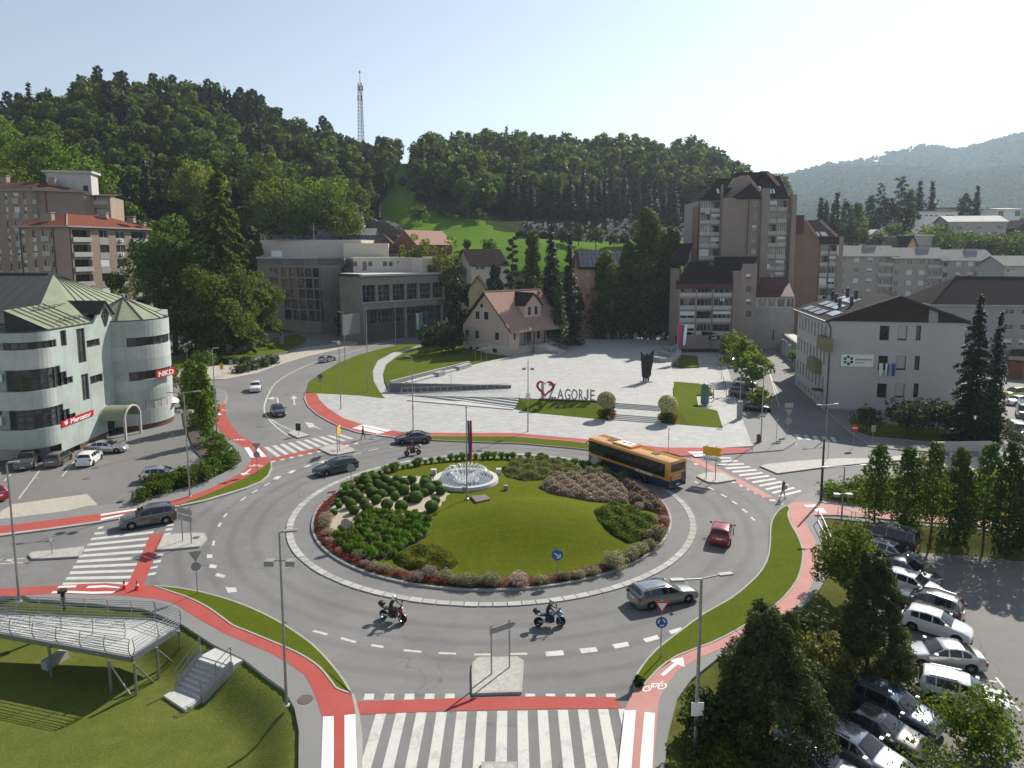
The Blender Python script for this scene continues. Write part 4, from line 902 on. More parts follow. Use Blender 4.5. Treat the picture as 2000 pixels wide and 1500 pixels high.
poly_wall('roof_cheek',mr,M_sheetdk,[(-58.2,81.2,17.3),(-58.2,81.2,14.5),(FX-.6,81.2,15.1)])
MB().prism([(-60,79),(-55,78.6),(FX-.3,81),(FX-.3,92),(-60,92)],14.3,14.6).build('roof_deck',M_copper,mr,recalc=True)
mb=MB()
for z0_,x0_ in((15.75,-54.0),(17.0,-57.0)):
 for dz in(0,.18):mb.bar((x0_,84.5,z0_+.15+dz),(x0_,90.5,z0_+.25+dz),.05)
 for k in range(7):mb.bar((x0_,84.5+k,z0_-.1),(x0_,84.5+k,z0_+.4),.05)
mb.build('snow_guard',M_seam,mr)
TC=Vector((-53.7,98.2,17.7))
for k in range(10):
 a,b=2*math.pi*k/10,2*math.pi*(k+1)/10;p,q=[TC+Vector((5.0*math.cos(t),5.0*math.sin(t),-2.85))for t in(a,b)]
 roof_plane('roof',mr,[TC,p,q],M_copper,.1);MB().bar(TC+Vector((0,0,.04)),p+Vector((0,0,.04)),.12).build('roof_seam',M_seam,mr)
MB().prism([(TC.x+5.2*math.cos(2*math.pi*k/24),TC.y+5.2*math.sin(2*math.pi*k/24))for k in range(24)],14.4,14.7).build('roof_deck',M_sheetdk,mr,recalc=True)
MB().box(-97,FX-.7,93,110,0,15.1).build('rear_block',M_merc,mr)
# entrance barrel canopy
cv=G(205,868)
mb=MB();n=14
for k in range(n):
 a,b=math.pi*k/n,math.pi*(k+1)/n;r=1.9
 pa,pb=[(90.6+r*math.cos(t),2.55+r*.85*math.sin(t))for t in(a,b)];x0,x1=FX-.1,FX+3.3
 mb.quad((x0,pa[0],pa[1]),(x1,pa[0],pa[1]),(x1,pb[0],pb[1]),(x0,pb[0],pb[1]));
cc=mb.build('entrance_canopy',M_copper,mr,60)
mb=MB()
for x in(FX+.02,FX+3.3):
 for k in range(n):
  a,b=math.pi*k/n,math.pi*(k+1)/n;pa,pb=[(x,90.6+1.92*math.cos(t),2.55+1.92*.85*math.sin(t))for t in(a,b)];mb.bar(pa,pb,.2)
mb.build('canopy_rim',M_concl,cc)
for y in(88.75,92.45):MB().box(FX+3.15,FX+3.4,y-.12,y+.12,0,2.6).build('canopy_post',M_concl,cc)
# red shop signs
def sign_on(F,root,name,a,b,z0,z1,mat,txt,size,tmat,out=.06,tw=None,label=None,dx=0,dz=0,bold=.012):
 s_=F.box(name,root,mat,a,b,z0,z1,out-.06,out+.04)
 M=frame_mat(F.pt(a+dx,z0+dz,out+.045)-root.location*0,F.x);t=textmesh('lettering',txt,size,tmat,s_,M,.006,tw,bold)
 if label:s_['label']=label
 return s_
sg=sign_on(Ff,mr,'shop_sign',.2,6.6,3.55,4.3,M_signred,'Mercator',.78,M_white,.05,4.1,'red sign with the white word Mercator',1.65,.1,.02)
mb=MB()
for c,r in(((.75,.26),.13),((1.0,.38),.16),((.62,.5),.13),((.98,.6),.12)):
 mb.add([Ff.pt(.2+c[0]+r*math.cos(2*math.pi*k/12),3.55+c[1]+r*math.sin(2*math.pi*k/12),.1)for k in range(12)],[tuple(range(12))])
mb.build('sign_emblem',M_white,sg)
nk=Fac(CYL[8]+Vector((.5,-.25,0)),CYL[14]+Vector((.7,-.1,0)));sign_on(nk,mr,'shop_sign',0,nk.L,6.85,7.9,M_signred,'NKD',.95,M_white,.1,nk.L*.8,'small red sign with white letters NKD',nk.L*.1,.18,.03)
for k in(22,25):
 F=Fac(CYL[k],CYL[k+2])
 for z in(3.6,8.3):win(mr,F,.25,F.L-.2,z,z+2.4,-.03,1,2,M_winframed,M_glass,0,.09)
 # ================================================================ brick apartment blocks behind the supermarket
def hip_roof(root,pl,z,rise,over,mat,ridge=None,th=.25):
 """hip roof over a quadrilateral plan pl (4 Vectors, counter-clockwise from front left)"""
 c=sum((Vector((p[0],p[1],0))for p in pl),Vector())/4;E_=[]
 for p in pl:
  d=Vector((p[0],p[1],0))-c;E_.append(Vector((p[0],p[1],z))+d.normalized()*over*1.4)
 l01=(E_[1]-E_[0]).length;l12=(E_[2]-E_[1]).length
 if l01>=l12:m0,m1=(E_[0]+E_[3])/2,(E_[1]+E_[2])/2;ins=min(.49,l12/2/l01)
 else:m0,m1=(E_[0]+E_[1])/2,(E_[3]+E_[2])/2;ins=min(.49,l01/2/l12)
 r0=m0.lerp(m1,ins)+Vector((0,0,rise));r1=m0.lerp(m1,1-ins)+Vector((0,0,rise))
 if l01>=l12:pls=[[E_[0],E_[1],r1,r0],[E_[2],E_[3],r0,r1],[E_[1],E_[2],r1],[E_[3],E_[0],r0]]
 else:pls=[[E_[0],E_[1],r0],[E_[2],E_[3],r1],[E_[1],E_[2],r1,r0],[E_[3],E_[0],r0,r1]]
 for p in pls:roof_plane('roof',root,p,mat,.12)
 mb=MB()
 for a,b in zip(E_,E_[1:]+E_[:1]):mb.bar(a-Vector((0,0,.16)),b-Vector((0,0,.16)),.3,.3)
 mb.build('eaves',M_conc,root)
 for a,b in((E_[0],r0),(E_[1],r0 if l01<l12 else r1)):MB().bar(a,b,.3,.16).build('hip_ridge',mat if mat!=M_roofred else M_rooftan,root)
 MB().bar(r0,r1,.3,.16).build('roof_ridge',mat,root);return r0,r1
def apt_facade(root,F,bands,z_rows,h,brick,panel,depth=.2,zb=0,zt=30,styles=None):
 holes=[];wins=[]
 for(a,b,kind)in bands:
  for z in z_rows:
   holes.append((a,b,z,z+h if kind!='balcony' else z+h+.0));wins.append((a,b,z,z+h,kind))
 return holes,wins
a1=wroot('apartment_block',(-100,172,0),'lower beige brick apartment block with red tiled hip roof, behind the supermarket','building')
C0=Vector((-98.5,160,0));Cr=Vector((-92.5,183,0));Cl=Vector((-112,163.5,0));Cb=Cl+(Cr-C0)
FL,FR=Fac(Cl,C0),Fac(C0,Cr)
zf=[29.3-2.95-3.34*k for k in range(8)]
hol=[];ws=[]
for u0,u1,k in((43,50,'w'),(64,71,'w'),(84,97,'b'),(100,105,'s')):
 s0,s1=FL.sz(u0,470)[0],FL.sz(u1,470)[0]
 for i,z in enumerate(zf):
  hh=(s0,s1,z+.75 if k!='b' else z+.2,z+2.35 if k!='s' else z+2.1)
  hol.append(hh);ws.append((hh,k))
FL.wall('wall',a1,M_brick,0,29.5,hol,.22)
for h,k in ws:
 win(a1,FL,*h,.16,1 if k=='s' else 2,1,M_winframed,M_glass,random.choice((0,0,.4,.8))if k=='w' else 0)
 if k=='w':FL.box('panel',a1,M_fibre,h[0],h[1],h[2]-1.1,h[2]-.06,-.1,.03)
 if k=='b':FL.box('balcony_parapet',a1,M_fibre,h[0]-.1,h[1]+.1,h[2]-.25,h[2]+.85,-.1,.35)
 if k=='w' and random.random()<.4:ac_unit(a1,FL,h[1]-.3,h[2]-.75)
hol=[];ws=[]
for u0,u1,k in((143,178,'b'),(195,213,'w'),(227,245,'w'),(258,287,'b')):
 s0,s1=FR.sz(u0,480)[0],FR.sz(u1,480)[0];s0=max(.5,s0);s1=min(FR.L-.3,s1)
 for z in zf:hh=(s0,s1,z+.75,z+2.5);hol.append(hh);ws.append((hh,k))
FR.wall('wall',a1,M_brick,0,29.5,hol,1.1,back=M_grey)
for h,k in ws:
 if k=='w':
  win(a1,FR,*h,.12,2,1,random.choice((M_winframe,M_winframed)),M_glass,random.choice((0,0,.3,.95)))
  FR.box('panel',a1,M_grey,h[0],h[1],h[2]-1.55,h[2]-.05,-.1,.03)
  if random.random()<.3:ac_unit(a1,FR,(h[0]+h[1])/2,h[2]-.8)
 else:
  win(a1,FR,h[0]+.2,h[1]-.2,h[2]-.3,h[3]-.05,1.0,4,1,M_winframed,M_glass)
  FR.box('balcony_parapet',a1,M_fibre,h[0]-.1,h[1]+.1,h[2]-.95,h[2]+.1,-.12,.3)
Fac(Cr,Cb).wall('wall',a1,M_brick,0,29.5);Fac(Cb,Cl).wall('wall',a1,M_brick,0,29.5)
for F,s_ in((FL,9.6),(FR,.2),(FL,.3)):MB().tube(F.pt(s_,0,.1),F.pt(s_,29.3,.1),.09).build('downpipe',M_dark,a1)
hip_roof(a1,[Cl,C0,Cr,Cb],29.7,3.0,.9,M_roofred)
for x,y,z,w,h in((-105.5,163.8,29.8,2.6,2.6),(-99.5,176,32.0,1.7,1.0),(-94,178,31,1.6,1.2),(-92.8,181,30.3,1.2,.5)):chimney(a1,x,y,z,w,1.2,h,M_brick,M_conc)
a2=wroot('apartment_block',(-118,190,0),'taller beige brick apartment block with brown roof and white lift house','building')
D0=Vector((-122.3,184,0));Dr=Vector((-112.4,190,0));Dl=Vector((-146,186,0))
FL,FR=Fac(Dl,D0),Fac(D0,Dr);zf=[39.4-3.05-3.6*k for k in range(11)];hol=[];ws=[]
for u0,u1,k in((13,18,'w'),(29,40,'b'),(49,55,'w'),(66,74,'w'),(-10,-4,'w')):
 s0,s1=FL.sz(u0,430)[0],FL.sz(u1,430)[0]
 for z in zf:hh=(s0,s1,z+.8,z+2.5);hol.append(hh);ws.append((hh,k))
FL.wall('wall',a2,M_brick,0,39.5,hol,.22)
for h,k in ws:
 win(a2,FL,*h,.16,2,1,M_winframed,M_glass,random.choice((0,0,.5,.8)))
 FL.box('panel' if k=='w' else 'balcony_parapet',a2,M_fibre,h[0],h[1],h[2]-1.2,h[2]-.05 if k=='w' else h[2]+.3,-.1,.03 if k=='w' else .3)
 if random.random()<.25:ac_unit(a2,FL,h[1]-.4,h[2]-.8)
FR.wall('wall',a2,M_brick,0,39.5,[]);MB().tube(FR.pt(3.2,0,.1),FR.pt(3.2,39.3,.1),.1).build('downpipe',M_dark,a2)
De=Dr+Vector((1.0,2.0,0));Df=De+Vector((4.4,.6,0));F3=Fac(De,Df);hol=[(.4,F3.L-.5,z+.5,z+2.7)for z in zf]
F3.wall('wall',a2,M_brick,0,38.5,hol,1.0,back=M_greyl)
for h in hol:F3.box('balcony_parapet',a2,M_fibre,h[0],h[1],h[2]-.5,h[2]+.55,-.1,.2)
Fac(Dr,De).wall('wall',a2,M_brick,0,38.5);Dk=Vector((-120,204,0));Fac(Df,Df+Vector((-4,14,0))).wall('wall',a2,M_brick,0,38.5)
hip_roof(a2,[Dl,D0,Dr,Vector((-140,203,0))],39.6,2.4,.7,M_roofbr);roof_plane('roof',a2,[De+Vector((-1,-1,38.7)),Df+Vector((.6,-.6,38.6)),Df+Vector((-3,12,40)),De+Vector((-4,12,40))],M_roofbr)
lh=MB().prism([(-122.5,191),(-112.2,193.5),(-113.5,199),(-124,196)],39,44.6).build('lift_house',M_concl,a2,recalc=True);MB().prism([(-123.3,190.4),(-111.6,193),(-113,199.8),(-124.8,196.6)],44.6,45.2).build('flat_roof',M_concl,lh,recalc=True)
Fq=Fac((-122.5,191),(-112.2,193.5));Fq.box('window',a2,M_dark,8.6,9.8,39.6,41.4,.0,.05)
chimney(a2,-119.5,189,39.6,1.8,1.4,3.0,M_brick,M_conc);chimney(a2,-135,193,41.2,2.2,1.4,2.4,M_brick,M_conc)
M_hall=weathered('brownish_concrete',(0.31,0.275,0.24),(0.15,0.13,0.11),0.6,0.4)
# ================================================================ concrete cultural centre with the glass grid
cc_=wroot('cultural_centre',(-48,205,0),'grey concrete hall with a grid of windows and a lower glazed wing','building')
K0=Vector((-56.3,208,0));KL=Vector((-78,219,0));KR=Vector((-50.0,213,0))
F1,F2=Fac(KL,K0),Fac(K0,KR);ztop=21.9
hol=[];rows=[(523,541),(544,563),(565,583),(585,604),(606,626)]
for c in range(5):
 for r,(v0,v1)in enumerate(rows):
  a,b=F1.sz(550+15.3*c+r*1.0,560)[0],F1.sz(550+13.3+15.3*c+r*1.0,560)[0]
  zt_,zb_=F1.sz(590,v0)[1],F1.sz(590,v1)[1];hol.append((a,b,zb_,zt_))
for c in range(2):
 for v0,v1 in((523,532),(542,554),(560,572)):a,b=F1.sz(527+9*c,540)[0],F1.sz(534+9*c,540)[0];hol.append((a,b,F1.sz(530,v1)[1],F1.sz(530,v0)[1]))
F1.wall('wall',cc_,M_hall,0,ztop,hol,.35)
for k,h in enumerate(hol):win(cc_,F1,*h,.3,(2,1,2)[k%3],(1,2,1,2)[k%4],M_steel if k%2 else M_winframed,M_glassb if k%3==0 else M_glass,0,.08)
F2.wall('wall',cc_,M_hall,0,ztop,[]);
for s0_,z_ in((0,19.6),):F1.box('fascia',cc_,M_concl,0,F1.L,ztop-.1,ztop+.5,-.4,.35);F2.box('fascia',cc_,M_hall,-.35,F2.L,ztop-.1,ztop+.5,-.4,.3)
MB().prism([(KL.x,KL.y),(K0.x,K0.y),(KR.x,KR.y),(KR.x+6,KR.y+26),(KL.x+3,KL.y+22)],20,ztop).build('flat_roof',M_concl,cc_,recalc=True)
# white stage tower and upper storeys
MB().prism([(-80,228),(-47,224),(-44,246),(-80,252)],15,27.6).build('upper_storey',M_cream,cc_,recalc=True)
MB().prism([(-84,240),(-56,236),(-52,256),(-84,262)],15,33.2).build('stage_tower',M_cream,cc_,recalc=True)
MB().box(-80,-77.2,243,245,33.2,35).build('chimney',M_cream,cc_)
F4=Fac((-48.6,215),(-21,228));up=MB().prism([(-51,217),(-38.3,222),(-41,240),(-54,237)],15,26.5).build('upper_storey',M_cream,cc_,recalc=True)
# lower wing with glazed front
L0,L1=Vector((-39.2,186,0)),Vector((-19.6,208,0));F5=Fac(L0,L1);zr=18.0
hol=[]
for u0,u1 in((708,734),(739,762),(767,791),(795,816),(820,842),(845,866)):
 a,b=F5.sz(u0,570)[0],F5.sz(u1,570)[0];hol.append((a,b,10.7,15.2))
F5.wall('wall',cc_,M_hall,8.7,zr,hol,.6)
for h in hol:win(cc_,F5,*h,.5,3,3,M_steel,M_glass,0,.1)
F5.box('fascia',cc_,M_concl,-.5,F5.L+.6,zr-.5,zr,-.3,.7);F5.box('sill',cc_,M_concl,0,F5.L,10.45,10.65,-.1,.25)
F6=Fac((-47,194),L0);F6.wall('wall',cc_,M_hall,0,zr,[]);F6.box('fascia',cc_,M_dark,0,F6.L,zr-.4,zr+.1,-.2,.5)
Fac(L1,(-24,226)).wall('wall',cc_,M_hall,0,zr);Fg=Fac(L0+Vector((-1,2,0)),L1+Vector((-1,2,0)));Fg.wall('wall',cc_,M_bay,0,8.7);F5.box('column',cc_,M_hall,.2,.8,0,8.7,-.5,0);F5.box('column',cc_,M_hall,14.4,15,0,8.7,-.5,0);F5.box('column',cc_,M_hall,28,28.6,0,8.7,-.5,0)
for k in range(6):win(cc_,Fg,3+4*k,6.6+4*k,4.6,8.0,-.1,3,2,M_steel,M_glass,0,.08)
MB().prism([(-47,194),(L0.x,L0.y),(L1.x,L1.y),(-24,226),(-50,214)],17.2,zr-.05).build('flat_roof',M_concl,cc_,recalc=True)
# white rooftop storey on the wing
F7=Fac((-45.5,205),(-21.5,215.5));h7=[]
for u0,v0,u1,v1 in((690,511,698,520),(719,511,727,520),(748,511,756,520),(760,511,767,520),(776,510,779,514)):h7.append(F7.rect(u0,v0,u1,v1))
h7.append(F7.rect(708,511,716,528));F7.wall('wall',cc_,M_cream,17.6,22.3,h7,.25)
for k,h in enumerate(h7):o=win(cc_,F7,*h,.18,2 if k<4 else 1,1,M_wood,M_glass,0,.08)
MB().prism([(-45.5,205.1),(-21.5,215.6),(-24,228),(-50,216)],21.8,22.3).build('flat_roof',M_cream,cc_,recalc=True);ac_unit(cc_,F7,F7.sz(732,510)[0],20.6)
b8=MB().prism([(-29.2,208.5),(-25.6,204.8),(-20.5,210.4),(-21.5,215)],17.6,22.0).build('stair_head',M_cream,cc_,recalc=True)
for x,y,z in((-33,210,22.3),(-30.5,211,22.3)):MB().tube((x,y,z),(x,y,z+1.6),.12).build('vent_pipe',M_dark,cc_)
MB().bar((-57,206.9,20),(-57,206.9,32),.16).build('flagpole',M_steel,cc_)
# row of solar panels on the roof, each a piece
for k in range(17):
 x=-75.5+2.05*k;MB().add([(x,226+.0*k,27.7),(x+1.9,226,27.7),(x+1.9,227.6,29.1),(x,227.6,29.1),(x,226,27.6),(x+1.9,226,27.6),(x+1.9,227.6,29.0),(x,227.6,29.0)],[(0,1,2,3),(7,6,5,4),(0,4,5,1),(1,5,6,2),(2,6,7,3),(3,7,4,0)]).build('solar_panel',M_pv,cc_)
MB().box(-73,-70.5,217.5,219.5,22.4,24.2).build('cooling_unit',M_white,cc_)
# ================================================================ museum house on the plaza
hs=wroot('museum_house',(6,168,PZ),'pinkish house with steep clay tile roof, dormer and outside stairs beside the plaza','house')
B0=Vector((-.3,155.4,0));ga=Vector((-.66,.75,0)).normalized();lb=Vector((.75,.66,0)).normalized();GW,LW=17.2,16.6
Gl=B0+ga*GW;Rr=B0+lb*LW;EZ=6.9;RZ=14.6
FG=Fac(Gl,B0);hol=[]
for u0,v0,u1,v1 in((929,608,936.5,623),(945.5,609,954,624.5),(909,645,916,659),(928,646,935,661),(966.5,649,974.5,664),(915.5,677,923,684.5),(928,678,935.5,685.5),(962,681,970.5,689)):hol.append(FG.rect(u0,v0,u1,v1))
FG.wall('wall',hs,M_pink,3.0,EZ,[h for h in hol if 3<h[2]<EZ],.2);FG.wall('plinth',hs,M_white if False else M_cream,PZ-.6,3.0,[h for h in hol if h[3]<3.2],.2)
# gable triangle with its two windows cut in
mid=GW/2;top=hol[0:2];zt0=min(h[2]for h in top);zt1=max(h[3]for h in top);mb=MB()
def half(z):return(RZ-z)/(RZ-EZ)*mid
def strip(za,zb,cuts):
 xs_=[None]+cuts+[None]
 edges=[(-half(za)+mid,-half(zb)+mid)]+[(c,c)for c in cuts]+[(mid+half(za),mid+half(zb))]
 for k in range(0,len(edges),2):(a,a2),(b,b2)=edges[k],edges[k+1];mb.quad(FG.pt(a,za),FG.pt(b,za),FG.pt(b2,zb),FG.pt(a2,zb))
strip(EZ,zt0,[]);strip(zt0,zt1,[top[0][0],top[0][1],top[1][0],top[1][1]]);strip(zt1,RZ,[]);mb.build('gable',M_pink,hs)
for k,h in enumerate(hol):win(hs,FG,*h,.12,2,3 if k<5 else 1,M_winframed,M_glass,0,.09)
def trim(F,h,w=.14):
 mb=MB();a,b,c,d=h
 for q in((a-w,b+w,c-w,c),(a-w,b+w,d,d+w),(a-w,a,c,d),(b,b+w,c,d)):
  P=[F.pt(q[0],q[2],.02),F.pt(q[1],q[2],.02),F.pt(q[1],q[3],.02),F.pt(q[0],q[3],.02)];mb.add(P,[(0,1,2,3)])
 return mb.build('window_surround',M_cream,hs)
for h in hol[:5]:trim(FG,h)
trim(FG,FG.rect(946,647,955,662))
c_,z_=FG.sz(941,597);mb=MB()
for r0,r1,m in((.0,.55,0),(.55,.75,1)):
 for k in range(16):
  a,b=2*math.pi*k/16,2*math.pi*(k+1)/16;mb.quad(*[FG.pt(c_+r*math.cos(t),z_+r*math.sin(t),.03)for r,t in((r0,a),(r1,a),(r1,b),(r0,b))],m)
mb.build('round_window',[M_dark,M_cream],hs)
for s_ in(.1,GW-1.9,GW-.5):FG.box('corner_trim',hs,M_cream,s_,s_+.35,3.0,EZ,-.02,.04)
FG.box('moulding',hs,M_cream,0,GW,2.95,3.1,-.02,.06);FG.box('moulding',hs,M_cream,0.4,GW-.4,EZ-.1,EZ+.05,-.02,.06)
# long side with the porch
FP=Fac(B0,Rr);FP.wall('wall',hs,M_pink,PZ,EZ,[(.9,1.5,4.6,6.0)],.2,0,2.6);win(hs,FP,.9,1.5,4.6,6.0,.12,1,1,M_winframed)
FB=Fac(B0+lb*2.6-FP.n*2.2,Rr-FP.n*2.2);hp=[(.6,1.5,4.0,6.0),(4.2,5.6,3.1,6.1),(7.4,8.4,4.0,6.0),(10.6,11.6,4.0,6.0)]
FB.wall('wall',hs,M_pink,PZ,EZ,hp,.2);[win(hs,FB,*h,.12,2,2,M_winframed,M_glass)for h in(hp[0],hp[2],hp[3])];d_=win(hs,FB,*hp[1],.12,2,1,M_wood,M_glass);d_.name='door'
Fac(B0+lb*2.6,B0+lb*2.6-FP.n*2.2).wall('wall',hs,M_pink,PZ,EZ)
FP.box('porch_floor',hs,M_conc,2.6,LW,2.9,3.1,-2.2,.3);
for s_ in(4.4,7.2,10.6,13.4,16.2):FP.box('porch_post',hs,M_wood,s_-.1,s_+.1,3.1,EZ,-.2,0)
mb=MB()
for s_ in(2.7,3.5,4.4,5.4,6.2,11,12.2,13.4,14.8,16.2):mb.bar(FP.pt(s_,3.1,.25),FP.pt(s_,4.05,.25),.05)
for z_ in(3.3,3.55,3.8,4.05):mb.bar(FP.pt(2.7,z_,.25),FP.pt(6.4,z_,.25),.04);mb.bar(FP.pt(11,z_,.25),FP.pt(16.2,z_,.25),.04)
mb.build('railing',M_steel,hs)
FQ=Fac(B0+lb*2.6-FP.n*.6,Rr-FP.n*.6);FQ.wall('plinth',hs,M_cream,PZ-.4,2.9,[(6.0,7.4,PZ,2.7)],.3,back=M_dark);Fac(Rr,Rr-FP.n*12).wall('wall',hs,M_pink,PZ,EZ)
# roof, dormer, rear wing
n_=FG.n;e0=B0+n_*.7+FP.n*.9;ridge0=B0+ga*mid+n_*.7;ridge1=ridge0+lb*(LW+1.4);Zv=lambda p,z:Vector((p.x,p.y,z));sl=(RZ-EZ)/mid;ez=EZ-.9*sl+.25
roof_plane('roof',hs,[Zv(e0,ez),Zv(e0+lb*(LW+1.4),ez),Zv(ridge1,RZ+.25),Zv(ridge0,RZ+.25)],M_rooftan,.16)
w0=Gl+n_*.7+ga*.9;roof_plane('roof',hs,[Zv(w0,ez),Zv(w0+lb*(LW+1.4),ez),Zv(ridge1,RZ+.25),Zv(ridge0,RZ+.25)],M_roofdk,.16)
MB().tube(Zv(ridge0,RZ+.3),Zv(ridge1,RZ+.3),.16).build('ridge_tiles',M_rooftan,hs)
mb=MB();mb.bar(Zv(e0,ez-.1),Zv(e0+lb*(LW+1.4),ez-.1),.16,.14);mb.build('gutter',M_steel,hs);mb=MB();mb.bar(Zv(e0,ez-.05)+n_*.03,Zv(ridge0,RZ+.2)+n_*.03,.06,.26);mb.bar(Zv(w0,ez-.05)+n_*.03,Zv(ridge0,RZ+.2)+n_*.03,.06,.26);mb.build('barge_board',M_wood,hs)
for r_ in(.12,.5):
 for k in range(22):
  p=Zv(e0,ez).lerp(Zv(ridge0,RZ+.25),.08+r_*1.6)+lb*(.9+.78*k)+Vector((0,0,.1));
dmr=bpy.data.objects.new('dormer',None);COL.objects.link(dmr);dmr.parent=hs;dmr.location=(0,0,0)
Fd=Fac(B0+lb*6.2+ga*2.2,B0+lb*11.2+ga*2.2);zd0=EZ+2.2*sl+.15;zd1=zd0+3.0;ap=zd1+2.5
def dob(o):o.location=-hs.location;return o
hd=[(1.0,1.95,zd0+.55,zd0+2.5),(3.05,4.0,zd0+.55,zd0+2.5)]
dob(Fd.wall('dormer_wall',dmr,M_pink,zd0-.3,zd1,hd,.18))
mb=MB();mb.add([Fd.pt(0,zd1),Fd.pt(Fd.L,zd1),Fd.pt(Fd.L/2,ap)],[(0,1,2)]);dob(mb.build('dormer_gable',M_pink,dmr))
for s_,sg_ in((0,1),(Fd.L,-1)):
 mb=MB();dl=(zd1-zd0)/sl;P=[Fd.pt(s_,zd0-.3),Fd.pt(s_,zd1),Fd.pt(s_,zd1,-dl-.3)];mb.add(P if sg_<0 else P[::-1],[(0,1,2)]);dob(mb.build('dormer_cheek',M_pink,dmr))
for h in hd:o=win(hs,Fd,*h,.1,1,2,M_winframed,M_glass,0,.09)
rl=(ap-zd0)/sl+1
for s_ in(-.45,Fd.L+.45):dob(roof_plane('dormer_roof',dmr,[Fd.pt(s_,zd1-.3,.45),Fd.pt(Fd.L/2,ap+.15,.45),Fd.pt(Fd.L/2,ap+.15,-rl),Fd.pt(s_,zd1-.3,-(zd1-zd0)/sl-.6)],M_roofdk,.14))
# outside stair, every tread a piece
sp_=FP.pt(8.6,0,.3);so=FP.n;sx=lb
for k in range(11):
 z=3.1-.168*(k+1)+.0;q=sp_+so*(.2+.42*k)+sx*(.28*k);MB().prism([tuple((q+sx*a+so*b)[:2])for a,b in((-1.7,0),(1.7,0),(1.7,.46),(-1.7,.46))],z-.14,z+.03).build('stair_tread',M_concl,hs,recalc=True)
for sd in(-1.75,1.7):
 q0=sp_+sx*sd+so*.1;q1=q0+so*4.7+sx*3.0;mb=MB()
 mb.add([Zv(q0,PZ),Zv(q1,PZ),Zv(q1,PZ+.25),Zv(q0,3.0)]+[Zv(p+sx*.2,z)for p,z in((q0,PZ),(q1,PZ),(q1,PZ+.25),(q0,3.0))],[(0,1,2,3),(7,6,5,4),(0,4,5,1),(1,5,6,2),(2,6,7,3),(3,7,4,0)]);mb.build('stair_cheek',M_conc,hs,recalc=True)
 mb=MB();
 for t in(0,.25,.5,.75,1):mb.bar(Zv(q0.lerp(q1,t),3.0-1.5*t),Zv(q0.lerp(q1,t),4.0-1.5*t),.05)
 for d_ in(.35,.65,1.0):mb.bar(Zv(q0,3.0+d_),Zv(q1,1.5+d_),.04)
 mb.build('stair_rail',M_steel,hs)
MB().prism([tuple(p[:2])for p in(Gl+lb*9,Gl+lb*15,Gl+lb*15+ga*6,Gl+lb*9+ga*6)],0,5.5).build('rear_wing',M_pink,hs,recalc=True)
# ================================================================ brick tower block
tw=wroot('tower_block',(50,190,0),'tall grey-brown brick tower block with recessed balconies and steep dark roofs','building')
TY=186.0
def tx(u,Y=TY):return(u-1000)/FPX*Y*1.0
def TZ(v,Y=TY):return AT(1000,v,Y).z
def tower_seg(root,u0,u1,Y,vt,cols,rows,brick,z0=0,pitch=3.06,zt=None,vis=11,depthb=1.5):
 """brick front between px columns at depth Y; cols: (u0, u1, kind)"""
 F=Fac((tx(u0,Y),Y),(tx(u1,Y),Y));zt=AT(1400,vt,Y).z if zt is None else zt;hb=[];hw=[]
 for c0,c1,k in cols:
  a,b=tx(c0,Y)-tx(u0,Y),tx(c1,Y)-tx(u0,Y)
  for i in range(rows):
   zf_=zt-.25-pitch*(i+1)+.55
   if zf_<z0:continue
   (hb if k=='b' else hw).append((a,b,zf_+.55 if k=='b' else zf_+.9,zf_+2.35 if k=='b' else zf_+2.2))
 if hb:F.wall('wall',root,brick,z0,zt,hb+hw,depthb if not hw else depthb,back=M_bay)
 else:F.wall('wall',root,brick,z0,zt,hw,.2)
 for h in hb:
  r=random.random();F.box('balcony_parapet',root,M_greyl,h[0]-.08,h[1]+.08,h[2]-.75,h[2]+.15,-.15,.1)
  if r<.33:win(root,F,h[0],h[1],h[2]+.15,h[3],.1,4,1,M_winframe,M_glassb if r<.15 else M_glass,random.choice((0,0,.4)),.06)
  elif r<.5:win(root,F,h[0],h[1],h[2]+.15,h[3],.1,2,1,M_white,M_glass,random.choice((.6,.97)),.06)
  else:win(root,F,h[0]+.15,h[1]-.35,h[2],h[3]-.1,depthb-.1,3,1,random.choice((M_winframe,M_winframed)),M_glass)
 for h in hw:win(root,F,*h,.14,2,1,M_winframe,M_glass,random.choice((0,0,.5,.95)))
 return F,hb
Fa,_=tower_seg(tw,1361,1403,TY+1.4,391,((1363,1381.5,'b'),(1384,1402,'b')),12,M_brickg)
Fb=Fac((tx(1403),TY-1.0),(tx(1455),TY+.3));Fb.wall('wall',tw,M_brickg,0,37.6)
Fc,_=tower_seg(tw,1455,1478,TY+.3,388,((1463,1472,'w'),),12,M_brickg)
Fd2=Fac((tx(1478),TY-1.2),(tx(1492),TY-1.2));Fd2.wall('wall',tw,M_brickg,0,40);Fac((tx(1455),TY+.3),(tx(1478),TY-1.2))
Fac((tx(1492),TY-1.2),(tx(1492),TY+1.0)).wall('wall',tw,M_brickg,0,40);Fac((tx(1403),TY+1.4),(tx(1403),TY-1.0)).wall('wall',tw,M_brickg,0,41);Fac((tx(1478),TY+.3),(tx(1478),TY-1.2)).wall('wall',tw,M_brickg,0,40)
Fe,hb_=tower_seg(tw,1492,1530,TY+1.0,389,((1492.5,1509,'b'),(1512,1528.5,'b')),12,M_brickg)
Ff2,_=tower_seg(tw,1530,1538,TY+1.6,389,((1531.5,1536,'w'),),12,M_brickg);Fg2=Fac((tx(1538),TY-.2),(tx(1547),TY-.2));Fg2.wall('wall',tw,M_brickg,0,38.5);Fac((tx(1538),TY+1.6),(tx(1538),TY-.2)).wall('wall',tw,M_brickg,0,38.5)
